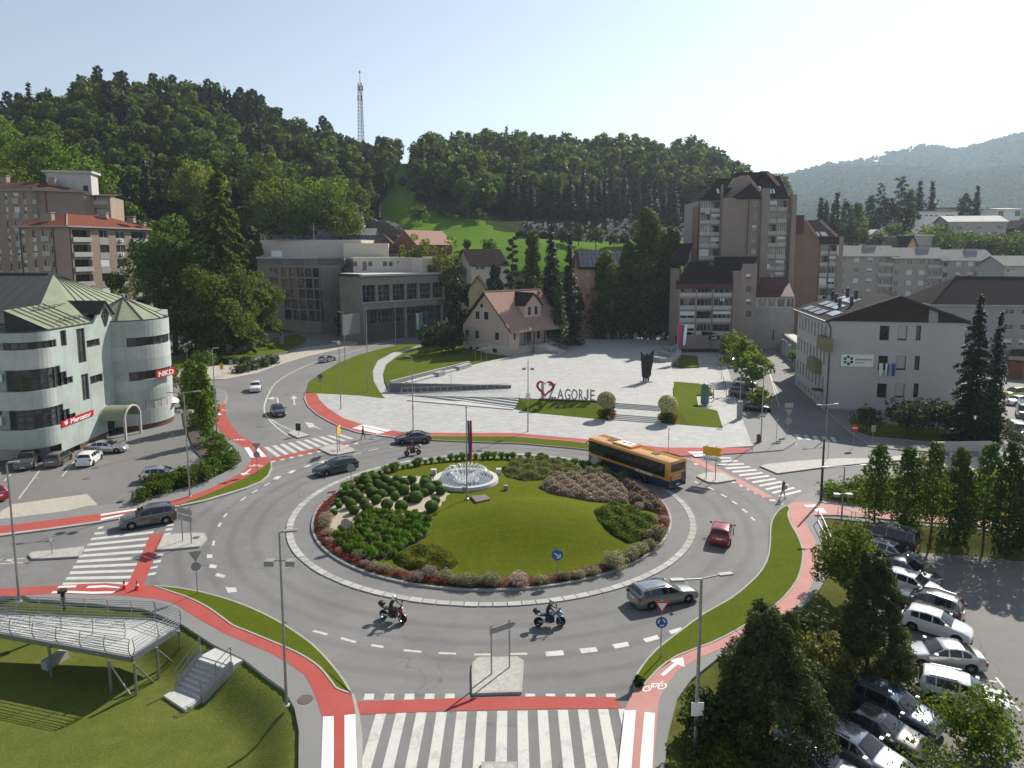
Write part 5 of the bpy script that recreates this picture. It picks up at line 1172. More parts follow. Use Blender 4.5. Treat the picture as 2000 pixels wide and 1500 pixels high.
Fac((tx(1353),TY+3),(tx(1361),TY+1.4)).wall('wall',tw,M_bricko,0,35.5);Fac((tx(1547),TY-.2),(tx(1552),TY+14)).wall('wall',tw,M_brickg,0,38.5);Fac((tx(1353,TY+16),TY+16),(tx(1353),TY+3)).wall('wall',tw,M_bricko,0,35.5)
MB().box(tx(1362),tx(1545),TY+3.0,TY+17,0,37).build('core',M_grey,tw)
z39=TZ(388)
# stepped brick gables and the steep roofs between them
def slope(u0,u1,vb,vt,dx,Y0,Y1,mat,over=.0):
 zb,zt_=AT(1400,vb,Y0).z,AT(1400,vt,Y1).z
 return roof_plane('roof',tw,[(tx(u0,Y0),Y0,zb),(tx(u1,Y0),Y0,zb),(tx(u1+dx,Y1),Y1,zt_),(tx(u0+dx,Y1),Y1,zt_)],mat,.2)
slope(1363,1404,390,348,31,TY+.9,TY+7,M_roofdk);slope(1482,1532,386,343,-20,TY+.6,TY+6.5,M_roofdk)
slope(1463,1487,372,342,-6,TY+3,TY+7,M_roofdk)
roof_plane('roof',tw,[(tx(1428),TY-.6,z39-.1),(tx(1480),TY-.4,z39),(tx(1458,TY+4),TY+4,AT(1400,358,TY+4).z)],M_roofdk,.15)
roof_plane('roof',tw,[(tx(1428),TY-.6,z39-.1),(tx(1458,TY+4),TY+4,AT(1400,358,TY+4).z),(tx(1435),TY+6,z39+1)],M_roofdk,.15)
def gable_wall(px,Y,th,mat):
 P=[AT(u,v,Y)for u,v in px];mb=MB();n=len(P);mb.add(P+[p+Vector((0,th,0))for p in P],[tuple(range(n)),tuple(range(2*n-1,n-1,-1))]+[(i,n+i,n+(i+1)%n,(i+1)%n)for i in range(n)]);return mb.build('gable_wall',mat,tw,recalc=True)
gable_wall([(1403,400),(1403,372),(1415,372),(1437,347),(1448,343),(1462,343),(1480,373),(1490,372),(1490,400)],TY+4.3,3.0,M_brickg)
gable_wall([(1531,392),(1512,358),(1494,337),(1487,334),(1500,334),(1516,345),(1529,372),(1537,374),(1537,392)],TY+4,8.0,M_maroon)
MB().bar(AT(1459,343,TY+1),AT(1484,373,TY+1),.35,.7).build('gable_coping',M_rooftan,tw);MB().bar(AT(1499,336,TY+3.9),AT(1530,373,TY+3.9),.3,.7).build('gable_coping',M_rooftan,tw)
mb=MB();mb.box(tx(1450),tx(1492),TY+6,TY+14,AT(1400,345,TY+6).z-3,AT(1400,336,TY+6).z);mb.build('roof_cap',M_roofdk,tw)
for u,v,w in((1485,368,5),(1506,373,3.4),(1512,373,3.4),(1403,373,4)):
 p=AT(u,v,TY+1.0);MB().add([p+Vector(q)for q in((-w*.07,-.25,-.6),(w*.07,-.25,-.6),(w*.04,.5,.6),(-w*.1,.5,.6))],[(0,1,2,3)]).build('roof_window',M_white,tw)
mb=MB();p=AT(1480,333,TY+8);mb.bar(p,p+Vector((0,0,2.6)),.06);[mb.bar(p+Vector((-.5,0,z)),p+Vector((.5,0,z)),.05)for z in(1.2,1.8,2.4)];mb.build('aerial',M_dark,tw)
for u in(1455,1361.5):MB().tube((tx(u),TY-.1+1.3*(u<1400),0),(tx(u),TY-.1+1.3*(u<1400),37),.1).build('downpipe',M_dark,tw)
ac_unit(tw,Fa,1.9,33.6);ac_unit(tw,Fc,1.6,23.6)
# washing on a balcony line: hangs there, so a thing of its own
p=AT(1488.5,516,TY+.75);mb=MB()
for k in range(5):x=.42*k;mb.quad((x,0,-1.0-.1*(k%2)),(x+.38,0.02,-1.05),(x+.36,0,0),(x+.02,0,0))
tag(mb.build('laundry',M_white,None,loc=p),'white washing drying on a tower block balcony','laundry')
# ---- lower wing in front of the tower
lw=wroot('apartment_wing',(42,170,0),'four storey brick wing with balconies and a long dark pitched roof below the tower','building')
LY=168.0
Fa,hb_=tower_seg(lw,1326,1392,LY,556,((1329,1358,'b'),(1362,1390,'b')),4,M_brickg,1.0,3.05,16.4)
Fb2,_=tower_seg(lw,1392,1430,LY-.2,556,((1393.5,1429,'b'),),4,M_brickg,1.0,3.05,16.4,depthb=.6)
Fc2=Fac((tx(1430,LY),LY-.8),(tx(1443,LY),LY-1.6));Fc2.wall('wall',lw,M_brickg,0,17.6);hwx=[]
Fd3=Fac((tx(1443,LY),LY-1.6),(tx(1476,LY),LY-.2))
for v in(540,564,589,613):hwx.append(Fd3.rect(1457,v-5.5,1467,v+5.5))
Fd3.wall('wall',lw,M_brickg,0,AT(1400,515,LY).z,hwx,.25);[win(lw,Fd3,*h,.18,1,1,M_winframed,M_glass,random.choice((0,.5,0)))for h in hwx]
Fac((tx(1392,LY),LY),(tx(1392,LY),LY-.4)).wall('wall',lw,M_brickg,0,17);Fac((tx(1430,LY),LY),(tx(1430,LY),LY-.8)).wall('wall',lw,M_brickg,0,17.6);Fac((tx(1476,LY),LY-.2),(tx(1474,LY+8),LY+8)).wall('wall',lw,M_brickg,0,21.5)
zb,zt_=AT(1400,552,LY).z,AT(1400,502,LY+9).z
MB().prism([(tx(1320,LY),LY-.4),(tx(1431,LY),LY-.4),(tx(1431,LY),LY+.3),(tx(1320,LY),LY+.3)],15.2,zb).build('roof_fascia',M_maroon,lw,recalc=True)
roof_plane('roof',lw,[(tx(1318,LY),LY-.5,zb),(tx(1432,LY),LY-.5,zb),(tx(1452,LY+9),LY+9,zt_-1),(tx(1345,LY+9),LY+9,zt_-1)],M_roofdk,.2)
MB().prism([(tx(1430,LY),LY-.3),(tx(1446,LY),LY-1.2),(tx(1452,LY),LY+5),(tx(1440,LY),LY+5)],14,AT(1400,530,LY).z).build('wall',M_brickg,lw,recalc=True)
roof_plane('roof',lw,[(tx(1392,LY+7),LY+7,zt_-1.5),(tx(1470,LY+7),LY+7,zt_-1.5),(tx(1477,LY+11),LY+11,zt_+.1),(tx(1392,LY+11),LY+11,zt_+.1)],M_roofdk,.2)
MB().box(tx(1340,LY),tx(1474,LY),LY+2.2,LY+12,0,17).build('core',M_grey,lw)
for u,v in((1350,538),(1390,515),(1427,538)):p=AT(u,v,LY+3.2);MB().add([p+Vector(q)for q in((-.5,-.3,-.3),(.5,-.3,-.3),(.5,.4,.45),(-.5,.4,.45))],[(0,1,2,3)]).build('roof_window',M_white if u<1360 else M_glass,lw)
Fsh=Fac((tx(1322,LY),LY+.6),(tx(1430,LY),LY+.6));Fsh.wall('shop_front',lw,M_dark,0,4.0);win(lw,Fsh,1,6,.3,3.2,-.1,3,1,M_winframed);win(lw,Fsh,7,12,.3,3.2,-.1,3,1,M_winframed)
cs=sign_on(Fac((tx(1386,LY),LY-.3),(tx(1408,LY),LY-.3)),lw,'cafe_sign',0,2.6,3.2,4.05,M_black,'cafe',.8,M_white,.1,1.4,'black sign with white letters over the cafe',.6,.2)
ac_unit(lw,Fb2,2.2,12.4)
Fac((tx(1308,LY+6),LY+6),(tx(1326,LY),LY)).wall('wall',lw,M_brickg,0,20);roof_plane('roof',lw,[(tx(1305,LY+4),LY+4,21),(tx(1335,LY+4),LY+4,21),(tx(1352,LY+9),LY+9,26),(tx(1322,LY+9),LY+9,26)],M_roofdk,.2)
# link with the maroon terrace between tower and wing
lk=wroot('terrace_building',(64,178,0),'low concrete building with a maroon roof terrace at the foot of the tower','building')
Fk=Fac((tx(1476,175),175),(tx(1549,175),175));Fk.wall('wall',lk,M_conc,0,10.2,[]);hk=[(.8+2.3*k,2.7+2.3*k,10.4,12.6)for k in range(4)];Fk.wall('wall',lk,M_greyl,10.2,13.0,hk,.2);[win(lk,Fk,*h,.15,2,1,M_winframe,M_glassb)for h in hk]
roof_plane('roof',lk,[(tx(1474,175),174.6,13),(tx(1551,175),174.6,13),(tx(1535,181),181,17.5),(tx(1484,181),181,17.5)],M_maroon,.2);Fk.box('parapet',lk,M_maroon,1.6,7.4,13.2,15.8,-1.8,-1.5)
MB().box(tx(1478,178),tx(1547,178),176,184,0,12.8).build('core',M_conc,lk);Fk.box('pipe',lk,M_dark,4.6,4.9,2.2,4.8,0,.12)
MB().prism([(tx(1440,160),160),(tx(1478,160),160),(tx(1474,166),166),(tx(1440,166),166)],3.3,3.6).build('canopy_roof',M_fibre,lk,recalc=True)
# ---- right block of the same estate
rb=wroot('apartment_block',(86,196,0),'orange-brown brick block with a blank side wall, right of the tower','building')
RY=195.0
Fs=Fac((tx(1545,RY-2),RY-2),(tx(1597,RY),RY));Fs.wall('wall',rb,M_bricko,0,TZ(462,RY),[])
P=[Vector((tx(1545,RY-2),RY-2,TZ(462,RY))),Vector((tx(1597,RY),RY,TZ(462,RY))),Vector((tx(1588,RY),RY-.3,TZ(460,RY))),Vector((tx(1563,RY),RY-1,TZ(432,RY))),Vector((tx(1552,RY-1),RY-2,TZ(420,RY)))]
poly_wall('gable',rb,M_bricko,P);Fr_,_=tower_seg(rb,1597,1630,RY-.3,476,((1598,1612,'b'),(1615,1628,'b')),7,M_brickg,0,3.0)
Fac((tx(1630,RY),RY-.8),(tx(1639,RY),RY-.8)).wall('wall',rb,M_brickg,0,TZ(462,RY));Fac((tx(1639,RY),RY-.8),(tx(1640,RY+10),RY+10)).wall('wall',rb,M_brickg,0,TZ(462,RY));MB().box(tx(1552,RY),tx(1636,RY),RY+2,RY+12,0,TZ(470,RY)).build('core',M_grey,rb)
roof_plane('roof',rb,[(tx(1588,RY),RY-.6,TZ(464,RY)),(tx(1627,RY),RY-.6,TZ(464,RY)),(tx(1600,RY+6),RY+6,TZ(430,RY+6)),(tx(1563,RY+6),RY+6,TZ(430,RY+6))],M_roofdk,.2)
Fr_.box('roof_fascia',rb,M_roofdk,-.2,4.9,TZ(477,RY),TZ(463,RY),-.2,.15);MB().bar((tx(1563,RY),RY-1.1,TZ(431,RY)),(tx(1588,RY),RY-.8,TZ(463,RY)),.3,.6).build('gable_coping',M_rooftan,rb);MB().bar((tx(1600,RY),RY+2,TZ(430,RY)),(tx(1626,RY),RY-.7,TZ(462,RY)),.3,.6).build('gable_coping',M_rooftan,rb)
for u in(1596,1611):p=AT(u,457,RY+.2);MB().add([p+Vector(q)for q in((-.9,-.5,-.5),(.7,-.5,-.5),(.3,.5,.6),(-1.3,.5,.6))],[(0,1,2,3)]).build('roof_window',M_white,rb)
MB().prism([(tx(1545,188),188),(tx(1563,188),188),(tx(1560,194),194),(tx(1545,194),194)],TZ(455,188),TZ(420,188)).build('maroon_bay',M_maroon,rb,recalc=True);MB().tube((tx(1613,RY),RY-.5,0),(tx(1613,RY),RY-.5,TZ(478,RY)),.1).build('downpipe',M_dark,rb)
# ================================================================ health centre
hc=wroot('health_centre',(55,112,0),'off-white health centre with dark wooden gable and solar panels on its low roof','building')
H0=Vector((47.6,106.0,0));ang=math.radians(-10);hx=Vector((math.cos(ang),math.sin(ang),0));hy=Vector((-hx.y*-1 if False else-hx.y,hx.x,0));HW,HL=18.6,21.5
H1=H0+hx*HW;HB=H0+hy*HL;FH=Fac(H0,H1);FS=Fac(HB,H0);ZE=13.7
hol=[]
for v0,v1 in((636,665),(695,723),(749,777)):
 for u0,u1 in((1718,1737),(1753,1772),(1789,1799)):
  du=-(v0-636)*.045;hol.append(FH.rect(u0+du,v0,u1+du,v1))
FH.wall('wall',hc,M_hc,0.4,ZE,hol,.3);FH.wall('plinth',hc,M_conc,-.1,.4,[],.1)
for k,h in enumerate(hol):win(hc,FH,*h,.24,1,1,M_winframed,M_glassb if k%3==1 else M_glass,0 if k%3!=1 else .88,.14,M_greyl)
hol=[]
for r in range(3):
 for k in range(9):hol.append((HL-2.2-2.2*k-.5,HL-2.2-2.2*k+.45,10.4-3.95*r+(0.2 if r else 0),12.7-3.95*r))
hol+=[(HL-2.2-2.2*k-.4,HL-2.2-2.2*k+.4,.5,1.3)for k in range(8)]
FS.wall('wall',hc,M_hc,0,ZE,hol,.3);[win(hc,FS,*h,.24,1,1,M_winframed,M_glass,0,.1)for h in hol]
M_olive=plain('olive_render',(0.20,0.19,0.09),0.8)
for u0,v0,u1,v1 in((1608,658,1627,684),(1588,700,1605,726)):a,b,c,d=FS.rect(u0,v0,u1,v1);FS.box('bay_window',hc,M_olive,a,b,c,d,0,1.0)
FS.box('door_canopy',hc,M_dark,HL-3.4,HL-1.2,2.7,2.85,0,1.4);Fac(H1,H1+hy*HL).wall('wall',hc,M_hc,0,ZE,[]);Fac(H1+hy*HL,HB).wall('wall',hc,M_hc,0,ZE)
RZh=17.4;r0=H0+hx*(HW*.5);rg0,rg1=Vector((r0.x,r0.y,RZh))-hy*.7,Vector((r0.x,r0.y,RZh))+hy*(HL+.5)
el0,el1=H0-hx*.8-hy*.7+Vector((0,0,ZE-.05)),HB-hx*.8+hy*.5+Vector((0,0,ZE-.05));er0,er1=H1+hx*.8-hy*.7+Vector((0,0,ZE-.05)),H1+hx*.8+hy*(HL+.5)+Vector((0,0,ZE-.05))
M_hcroof=weathered('dark_bitumen_roof',(0.048,0.042,0.04),(0.05,0.045,0.04),0.4,0.5,0.95);M_hcroof.node_tree.nodes['Principled BSDF'].inputs['Specular IOR Level'].default_value=.04
roof_plane('roof',hc,[el0,rg0,rg1,el1],M_hcroof,.2);roof_plane('roof',hc,[er0,rg0,rg1,er1],M_hcroof,.2)
# boarded gable, board by board
nb=46
for k in range(nb):
 t0,t1=k/nb,(k+1)/nb;a0,a1=t0*(HW+.6)-.3,t1*(HW+.6)-.3;f=lambda a:ZE+(RZh-.25-ZE)*max(0,1-abs(a-HW/2)/(HW/2+.5))
 P=[FH.pt(a0+.012,ZE,.28),FH.pt(a1-.012,ZE,.28),FH.pt(a1-.012,f(a1),.28),FH.pt(a0+.012,f(a0),.28)];mb=MB();mb.add(P+[p-FH.n*.06 for p in P],[(0,1,2,3),(0,4,5,1),(1,5,6,2),(2,6,7,3),(3,7,4,0)])
 mb.build('gable_board',M_greyw if k in(33,34,35)else M_wood2 if False else M_dkwood,hc)if False else mb.build('gable_board',MATS['grey_sign_back']if k in(33,34,35)else M_wood,hc)
poly_wall('gable_backing',hc,M_black,[FH.pt(-.3,ZE,.2),FH.pt(HW+.3,ZE,.2),FH.pt(HW/2,RZh-.2,.2)])
mb=MB();mb.bar(el0+Vector((0,0,.1)),rg0+Vector((0,0,.1)),.2,.22);mb.bar(er0+Vector((0,0,.1)),rg0+Vector((0,0,.1)),.2,.22);mb.build('barge_board',M_dark,hc)
MB().bar(el0,el1,.18,.16).build('gutter',M_steel,hc);mb=MB();mb.path([FH.pt(.15,.1,.15),FH.pt(.15,12.6,.15),FH.pt(-.5,13.6,.5)],.09);mb.build('downpipe',M_dark,hc)
up_=(rg0-el0).normalized();nrm=up_.cross(hy).normalized();nrm=nrm if nrm.z>0 else-nrm
def panel(s0,t0,w,h,m=M_pv,name='solar_panel',lift=.12,tilt=0):
 o=el0+hy*(s0)+up_*(t0)+nrm*lift;P=[o,o+hy*w,o+hy*w+up_*h+nrm*tilt,o+up_*h+nrm*tilt];mb=MB();mb.add(P+[p-nrm*.06 for p in P],[(0,1,2,3),(0,4,5,1),(1,5,6,2),(2,6,7,3),(3,7,4,0),(7,6,5,4)]);return mb.build(name,m,hc,recalc=True)
M_pv_glint=plain('glint_solar_cell',(0.5,0.54,0.6),0.28,0.6,0.9,0.1)  # solar cell with sun and sky glint painted in as a pale base colour
for s0 in range(4):panel(2.2+1.05*s0,1.6,1.0,1.6,M_pv_glint)
for row,(ss,n_)in enumerate(((7.0,12),(7.4,11),(8.6,9))):
 for k in range(n_):panel(ss+1.05*k,.9+2.6*row,1.0,1.65,M_pv_glint if(k+row)%4 else M_pv)
for a,t in((6.4,5.6),(8.2,4.3),(11,7.6),(14.5,5.4),(16.5,7.8),(19,6.0)):p=el0+hy*a+up_*t;MB().tube(p,p+Vector((0,0,1.5)),.28,.28,8).build('vent_pipe',M_dark,hc)
for a,t in((2.2,2.8),(12.5,8.4)):p=el0+hy*a+up_*t;mb=MB();mb.bar(p,p+Vector((0,0,2.6)),.06);mb.bar(p+Vector((-.7,0,2.4)),p+Vector((.7,0,2.4)),.05);mb.build('aerial',M_steel,hc)
a,b,c,d=FH.rect(1642,692,1706,716);sgn=FH.box('name_board',hc,M_white,a,b,c,d,.02,.1);sgn['label']='white board with a green flower emblem and the words zdravstveni dom'
FH.box('board_frame',hc,M_greyw,a-.06,b+.06,c-.06,d+.06,.0,.05)
M_g1,M_g2=plain('emblem_green',(0.04,0.16,0.13),.5,var=0),plain('emblem_dark_green',(0.02,0.07,0.065),.5,var=0)
ec=(a+1.05,(c+d)/2)
for k in range(6):
 t=math.radians(60*k+30);cx_,cz_=ec[0]+.45*math.cos(t),ec[1]+.45*math.sin(t);mb=MB();dr=Vector((math.cos(t),math.sin(t)));nr=Vector((-dr.y,dr.x))
 pts=[dr*-.2,dr*.0+nr*.24,dr*.22+nr*.26,dr*.3+nr*.02,dr*.22-nr*.2,dr*.0-nr*.2];mb.add([FH.pt(cx_+p.x,cz_+p.y,.112)for p in pts],[tuple(range(6))]);mb.build('emblem_petal',M_g1 if k in(1,2,3)else M_g2,sgn,recalc=True)
textmesh('lettering','zdravstveni dom',.55,M_g2,sgn,frame_mat(FH.pt(a+2.0,ec[1]+.02,.11),FH.x),.004,b-a-2.25,.008);textmesh('lettering','zagorje ob savi',.3,M_g2,sgn,frame_mat(FH.pt(a+2.0,ec[1]-.38,.11),FH.x),.004,(b-a-2.2)*.52,.006)
# flags under the middle window: they hang on the wall, each a thing
M_blue=plain('flag_blue',(0.03,0.09,0.28),.7,var=.1);M_redc=plain('flag_red',(0.55,0.02,0.03),.7,var=.1);M_grn=plain('flag_green',(0.05,0.30,0.12),.7,var=.1);M_whc=plain('flag_white',(0.7,0.7,0.7),.7,var=.05)
def cloth(w,h,strips,name,loc,rz=0,amp=.12,lean=0.0,parent=None):
 """hanging flag: vertical strips (x0, x1, material index), folds in depth"""
 mb=MB();n=10;mats=[s[1]for s in strips];x=0
 for i,(ws,m)in enumerate(strips):
  for a in range(3):
   for k in range(n):
    def p(aa,kk):xx=(x+ws*aa/3)*w;zz=-h*kk/n;return(xx*(1-.25*kk/n)+lean*kk/n,amp*math.sin(xx*9/w+kk*.5)*(.4+kk/n),zz)
    mb.quad(p(a,k+1),p(a+1,k+1),p(a+1,k),p(a,k),i)
  x+=ws
 o=mb.build(name,mats,parent,180);o.location=loc;o.rotation_euler=(0,0,rz);return o
fl=FH.pt(FH.sz(1716,712)[0],7.6,.9)
for k,(st,lb_)in enumerate((([(1,M_whc)],'small white flag on the health centre wall, left of three'),([(.5,M_whc),(.5,M_blue)],'white and blue flag on the health centre wall, middle of three'),([(1,M_blue)],'dark blue flag on the health centre wall, right of three'))):
 r=empty('wall_flag',fl+hx*(.85*k),FH.rz,lb_,'flag');cloth(.55,1.9,st,'flag_cloth',(-.2,0,0),0,.06,.1,r);MB().bar((0,.9,-.6),(0,-.2,.15),.05).build('flag_staff',M_steel,r)
 # second, stepped back part of the health centre and the street canopy beside it
h2=wroot('health_centre_annex',(60,132,0),'rear annex of the health centre with cream wall and dark gable','building')
A0=HB+hy*.4+hx*5;A1=A0+hx*20;Fq=Fac(A0,A1);Fq.wall('wall',h2,M_cream,0,13.2);Fac(A0+hy*16,A0).wall('wall',h2,M_hc,0,13.2,[(k*1.9+.5,k*1.9+1.4,10.2,12.4)for k in range(8)],.2,back=M_dark);MB().prism([tuple(p[:2])for p in(A0+hy*.3+hx*.3,A1+hy*.3,A1+hy*16,A0+hy*16+hx*.3)],0,13).build('core',M_hc,h2,recalc=True)
q0=Vector((A0.x,A0.y,13.1))-hx*.8-hy*.8;q1=q0+hx*21.6;qm=q0.lerp(q1,.5)+Vector((0,0,3.4));roof_plane('roof',h2,[q0,qm,qm+hy*18,q0+hy*18],M_hcroof,.2);roof_plane('roof',h2,[q1,qm,qm+hy*18,q1+hy*18],M_hcroof,.2);poly_wall('gable',h2,M_wood,[q0+hy*.3,q1+hy*.3,qm+hy*.3])
up2=(qm-q0).normalized()
for r in range(3):
 for k in range(10):o=q0+hy*(3+1.2*k)+up2*(1.4+2.7*r)+Vector((0,0,.2));mb=MB();mb.quad(o,o+hy*1.1,o+hy*1.1+up2*1.8,o+up2*1.8);mb.build('solar_panel',M_pv_glint if k%3 else M_pv,h2,recalc=True)
for a,t in((5,2.5),(9,6),(12,3),(14,8)):p=q0+hy*a+up2*t;MB().tube(p,p+Vector((0,0,1.6)),.3,.3,8).build('vent_pipe',M_dark,h2)
pv=wroot('street_canopy',(52,133,0),'flat concrete canopy on square pillars along the side street','canopy')
cz=4.3;cpx=[(1527,650),(1548,651),(1588,670),(1589,682),(1572,682)]
cpl=[G(u,v,cz)for u,v in cpx];MB().prism([(p.x,p.y)for p in cpl],cz-.8,cz).build('canopy_roof',M_conc,pv,recalc=True)
MB().prism([(p.x*1.0+.4,p.y)for p in[G(1531,652,cz),G(1548,653,cz),G(1580,676,cz),G(1568,680,cz)]],cz,cz+.05).build('roof_gravel',M_cream,pv,recalc=True)
for u,v in((1528,692),(1541,704),(1553,722),(1535,696)):p=G(u,v);MB().box(p.x-.35,p.x+.35,p.y-.35,p.y+.35,0,cz-.8).build('pillar',M_conc,pv)
FB_=Fac(G(1577,760),G(1583,762));MB().prism([tuple(G(1577,757)[:2]),tuple(G(1588,765)[:2]),tuple(G(1592,740)[:2]),tuple(G(1580,735)[:2])],0,6.8).build('side_wall',M_grey,pv,recalc=True)
# ================================================================ dark roofed building at the right, apartment row and hillside houses
def simple_house(name,label,cat,p0,p1,depth,z0,zw,rise,wallm,roofm,group=None,wins=(),hip=False,over=.6,frame=None,glass=None,blind=0,ridge_along=True,chim=None,balc=(),pv=0,roof_ends=None):
 """p0,p1: front wall in plan (left,right); gable/hip roof; wins = (s0,s1,z0,z1) on the front"""
 F=Fac(p0,p1);mid_=(F.p0+F.p1)/2;back=-F.n*depth;r=wroot(name,(mid_.x,mid_.y+depth/2,z0),label,cat,group)
 F.wall('wall',r,wallm,z0-3,zw,[w[:4]for w in wins],.18)
 for w in wins:win(r,F,*w[:4],.13,2,1,frame or M_winframe,glass or M_glass,(w[4]if len(w)>4 else blind))
 for b in balc:F.box('balcony_parapet',r,M_greyl,*b,0,.9)
 q=[F.p0,F.p1,F.p1+back,F.p0+back]
 for k in(1,2,3):Fac(q[k],q[(k+1)%4]).wall('wall',r,wallm,z0-3,zw)
 if rise<=0.3:
  MB().prism([tuple(p[:2])for p in(q[0]+F.n*over-F.x*over,q[1]+F.n*over+F.x*over,q[2]-F.n*over+F.x*over,q[3]-F.n*over-F.x*over)],zw,zw+.35).build('flat_roof',roofm,r,recalc=True)
 elif hip:hip_roof(r,q,zw+.05,rise,over,roofm)
 else:
  Z=lambda p,z:Vector((p.x,p.y,z));ez=zw-.0
  if ridge_along:
   m0,m1=q[0]+back/2-F.x*over,q[1]+back/2+F.x*over;dz=rise*over/(depth/2)
   roof_plane('roof',r,[Z(q[0]+F.n*over-F.x*over,ez-dz),Z(q[1]+F.n*over+F.x*over,ez-dz),Z(m1,ez+rise),Z(m0,ez+rise)],roofm);roof_plane('roof',r,[Z(q[3]-F.n*over-F.x*over,ez-dz),Z(q[2]-F.n*over+F.x*over,ez-dz),Z(m1,ez+rise),Z(m0,ez+rise)],roofm)
   for a,b in((q[0],q[3]),(q[1],q[2])):poly_wall('gable',r,wallm,[Z(a,zw),Z(b,zw),Z((a+b)/2,zw+rise-.12)])
   if pv:
    s0_,s1_=Z(q[0]+F.n*over,ez-dz),Z(m0+F.x*over,ez+rise);up=(s1_-s0_);nn=up.cross(F.x).normalized();nn=nn if nn.z>0 else-nn
    nx_=int(F.L/1.15)
    for i in range(nx_):
     for j in range(pv):o=s0_+F.x*(.3+1.15*i)+up*(.08+.86*j/pv)+nn*.16;e=up*(.82/pv);mb=MB();mb.quad(o,o+F.x*1.06,o+F.x*1.06+e,o+e);mb.build('solar_panel',M_pv,r,recalc=True)
  else:
   m0,m1=(q[0]+q[1])/2+F.n*over,(q[2]+q[3])/2-F.n*over;dz=rise*over/(F.L/2)
   roof_plane('roof',r,[Z(q[0]+F.n*over-F.x*over,ez-dz),Z(m0,ez+rise),Z(m1,ez+rise),Z(q[3]-F.n*over-F.x*over,ez-dz)],roofm);roof_plane('roof',r,[Z(q[1]+F.n*over+F.x*over,ez-dz),Z(m0,ez+rise),Z(m1,ez+rise),Z(q[2]-F.n*over+F.x*over,ez-dz)],roofm)
   poly_wall('gable',r,wallm,[Z(q[0],zw),Z(q[1],zw),Z((q[0]+q[1])/2,zw+rise-.12)])
 if chim:chimney(r,*chim,wallm,M_dark)
 return r,F
def X(u,Y):return(u-1000)/FPX*Y
def Zv_(v,Y):return CAM_H+(491-v)/FPX*Y*1.0
Yb=150
w_=[]
for u in(1955,1985,2015):
 for v0,v1,bl in((602,612,0),(631,642,.0),(660,672,.6)):w_.append((X(u,Yb)-X(1830,Yb),X(u+18,Yb)-X(1830,Yb),Zv_(v1,Yb),Zv_(v0,Yb),bl))
db,Fdb=simple_house('office_building','long grey building with a big dark tiled hip roof behind the health centre','building',(X(1830,Yb),Yb),(X(2120,Yb),Yb-4),15,0,Zv_(594,Yb),5.6,M_grey,M_roofdk,hip=True,wins=w_,over=1.0)
Yr=226
def row_block(u0,u1,v_e,Y,label):
 w_=[];b_=[];L=X(u1,Y)-X(u0,Y);n=(u1-u0)/110
 for f in range(4):
  zt_=Zv_(v_e,Y)-.7-3.3*f
  for a,b in((2.2,3.4),(6.0,7.2)):w_.append((a*L/16+2,b*L/16+2.4,zt_-1.5,zt_,random.choice((0,.95,.95,.6))))
  w_.append((L-5.2,L-4.0,zt_-1.7,zt_,0));w_.append((L-3.6,L-2.0,zt_-1.7,zt_,0));w_.append((.3,1.7,zt_-1.7,zt_,0));b_.append((L-5.6,L-.6,zt_-2.75,zt_-1.75))
 return simple_house('apartment_block',label,'building',(X(u0,Y),Y),(X(u1,Y),Y-1),12,0,Zv_(v_e,Y),3.0,M_beige,M_roofgr,'row of apartment blocks',w_,balc=b_,over=.8,chim=(X(u0+70,Y)-(0),Y+4.5,Zv_(v_e,Y)+1.6,3.6,1.4,1.6))
row_block(1636,1742,498,Yr,'grey-beige apartment block with slate roof, left one of the row of three');row_block(1741,1838,502,Yr-2,'grey-beige apartment block with slate roof, middle one of the row of three');row_block(1836,1930,506,Yr-4,'grey-beige apartment block with slate roof, right one of the row of three')
def hillhouse(name,label,cat,u0,u1,v_e,Y,depth,rise,wm,rm,wins=(),yaw=0,h=6,**kw):
 z=Zv_(v_e,Y);p0=(X(u0,Y),Y+yaw);p1=(X(u1,Y),Y-yaw);W_=[]
 for a in wins:
  s=(X(a[0],Y)-X(u0,Y),X(a[2],Y)-X(u0,Y),Zv_(a[3],Y),Zv_(a[1],Y));W_.append(s+tuple(a[4:]))
 return simple_house(name,label,cat,p0,p1,depth,z-h,z,rise,wm,rm,wins=W_,**kw)
hillhouse('house','pale house with white sheet roof and balcony on the right hillside','house',1847,1948,433,262,13,2.2,M_greyl,M_concl,((1849,442,1856,450),(1861,442,1872,450),(1897,442,1907,449),(1934,441,1944,449),(1850,456,1855,463),(1862,456,1868,463),(1898,455,1906,463),(1933,456,1943,465)),yaw=1.5,h=11,balc=((13.0,17.0,30.0,31.0),))
hillhouse('house','small white house with grey roof at the right edge below the hillside','house',1958,2040,517,205,12,2.6,M_greyl,M_roofgr,((1962,524,1967,531),(1969,522,1972,528),(1974,522,1977,528)),h=12)
hillhouse('house','long flat roofed white house among trees on the hillside','house',1765,1858,416,300,12,0.2,M_white,M_concl,((1778,421,1785,424),(1794,421,1801,424),(1804,421,1811,424),(1814,421,1820,424),(1834,421,1852,425)),h=8)
hillhouse('house','dark flat roofed house behind the long white house','house',1827,1862,409,318,10,0.2,M_greyl,M_roofdk,h=8)
hillhouse('house','white modern house with overhanging flat roof, highest on the right hillside','house',1934,1978,410,300,11,0.6,M_white,M_concl,((1936,413,1946,424),(1968,413,1978,424)),h=8)
hillhouse('house','small dark shed roofed house at the right hillside edge','house',1975,2020,445,270,10,3,M_dark,M_roofdk,h=8,ridge_along=False)
hillhouse('house','house with brown roof and yellow gable above the apartment row','house',1762,1786,484,244,14,4.2,plain('yellow_render',(.5,.33,.15),.8),M_roofdk,((1776,474,1779,477),),h=9,ridge_along=False)
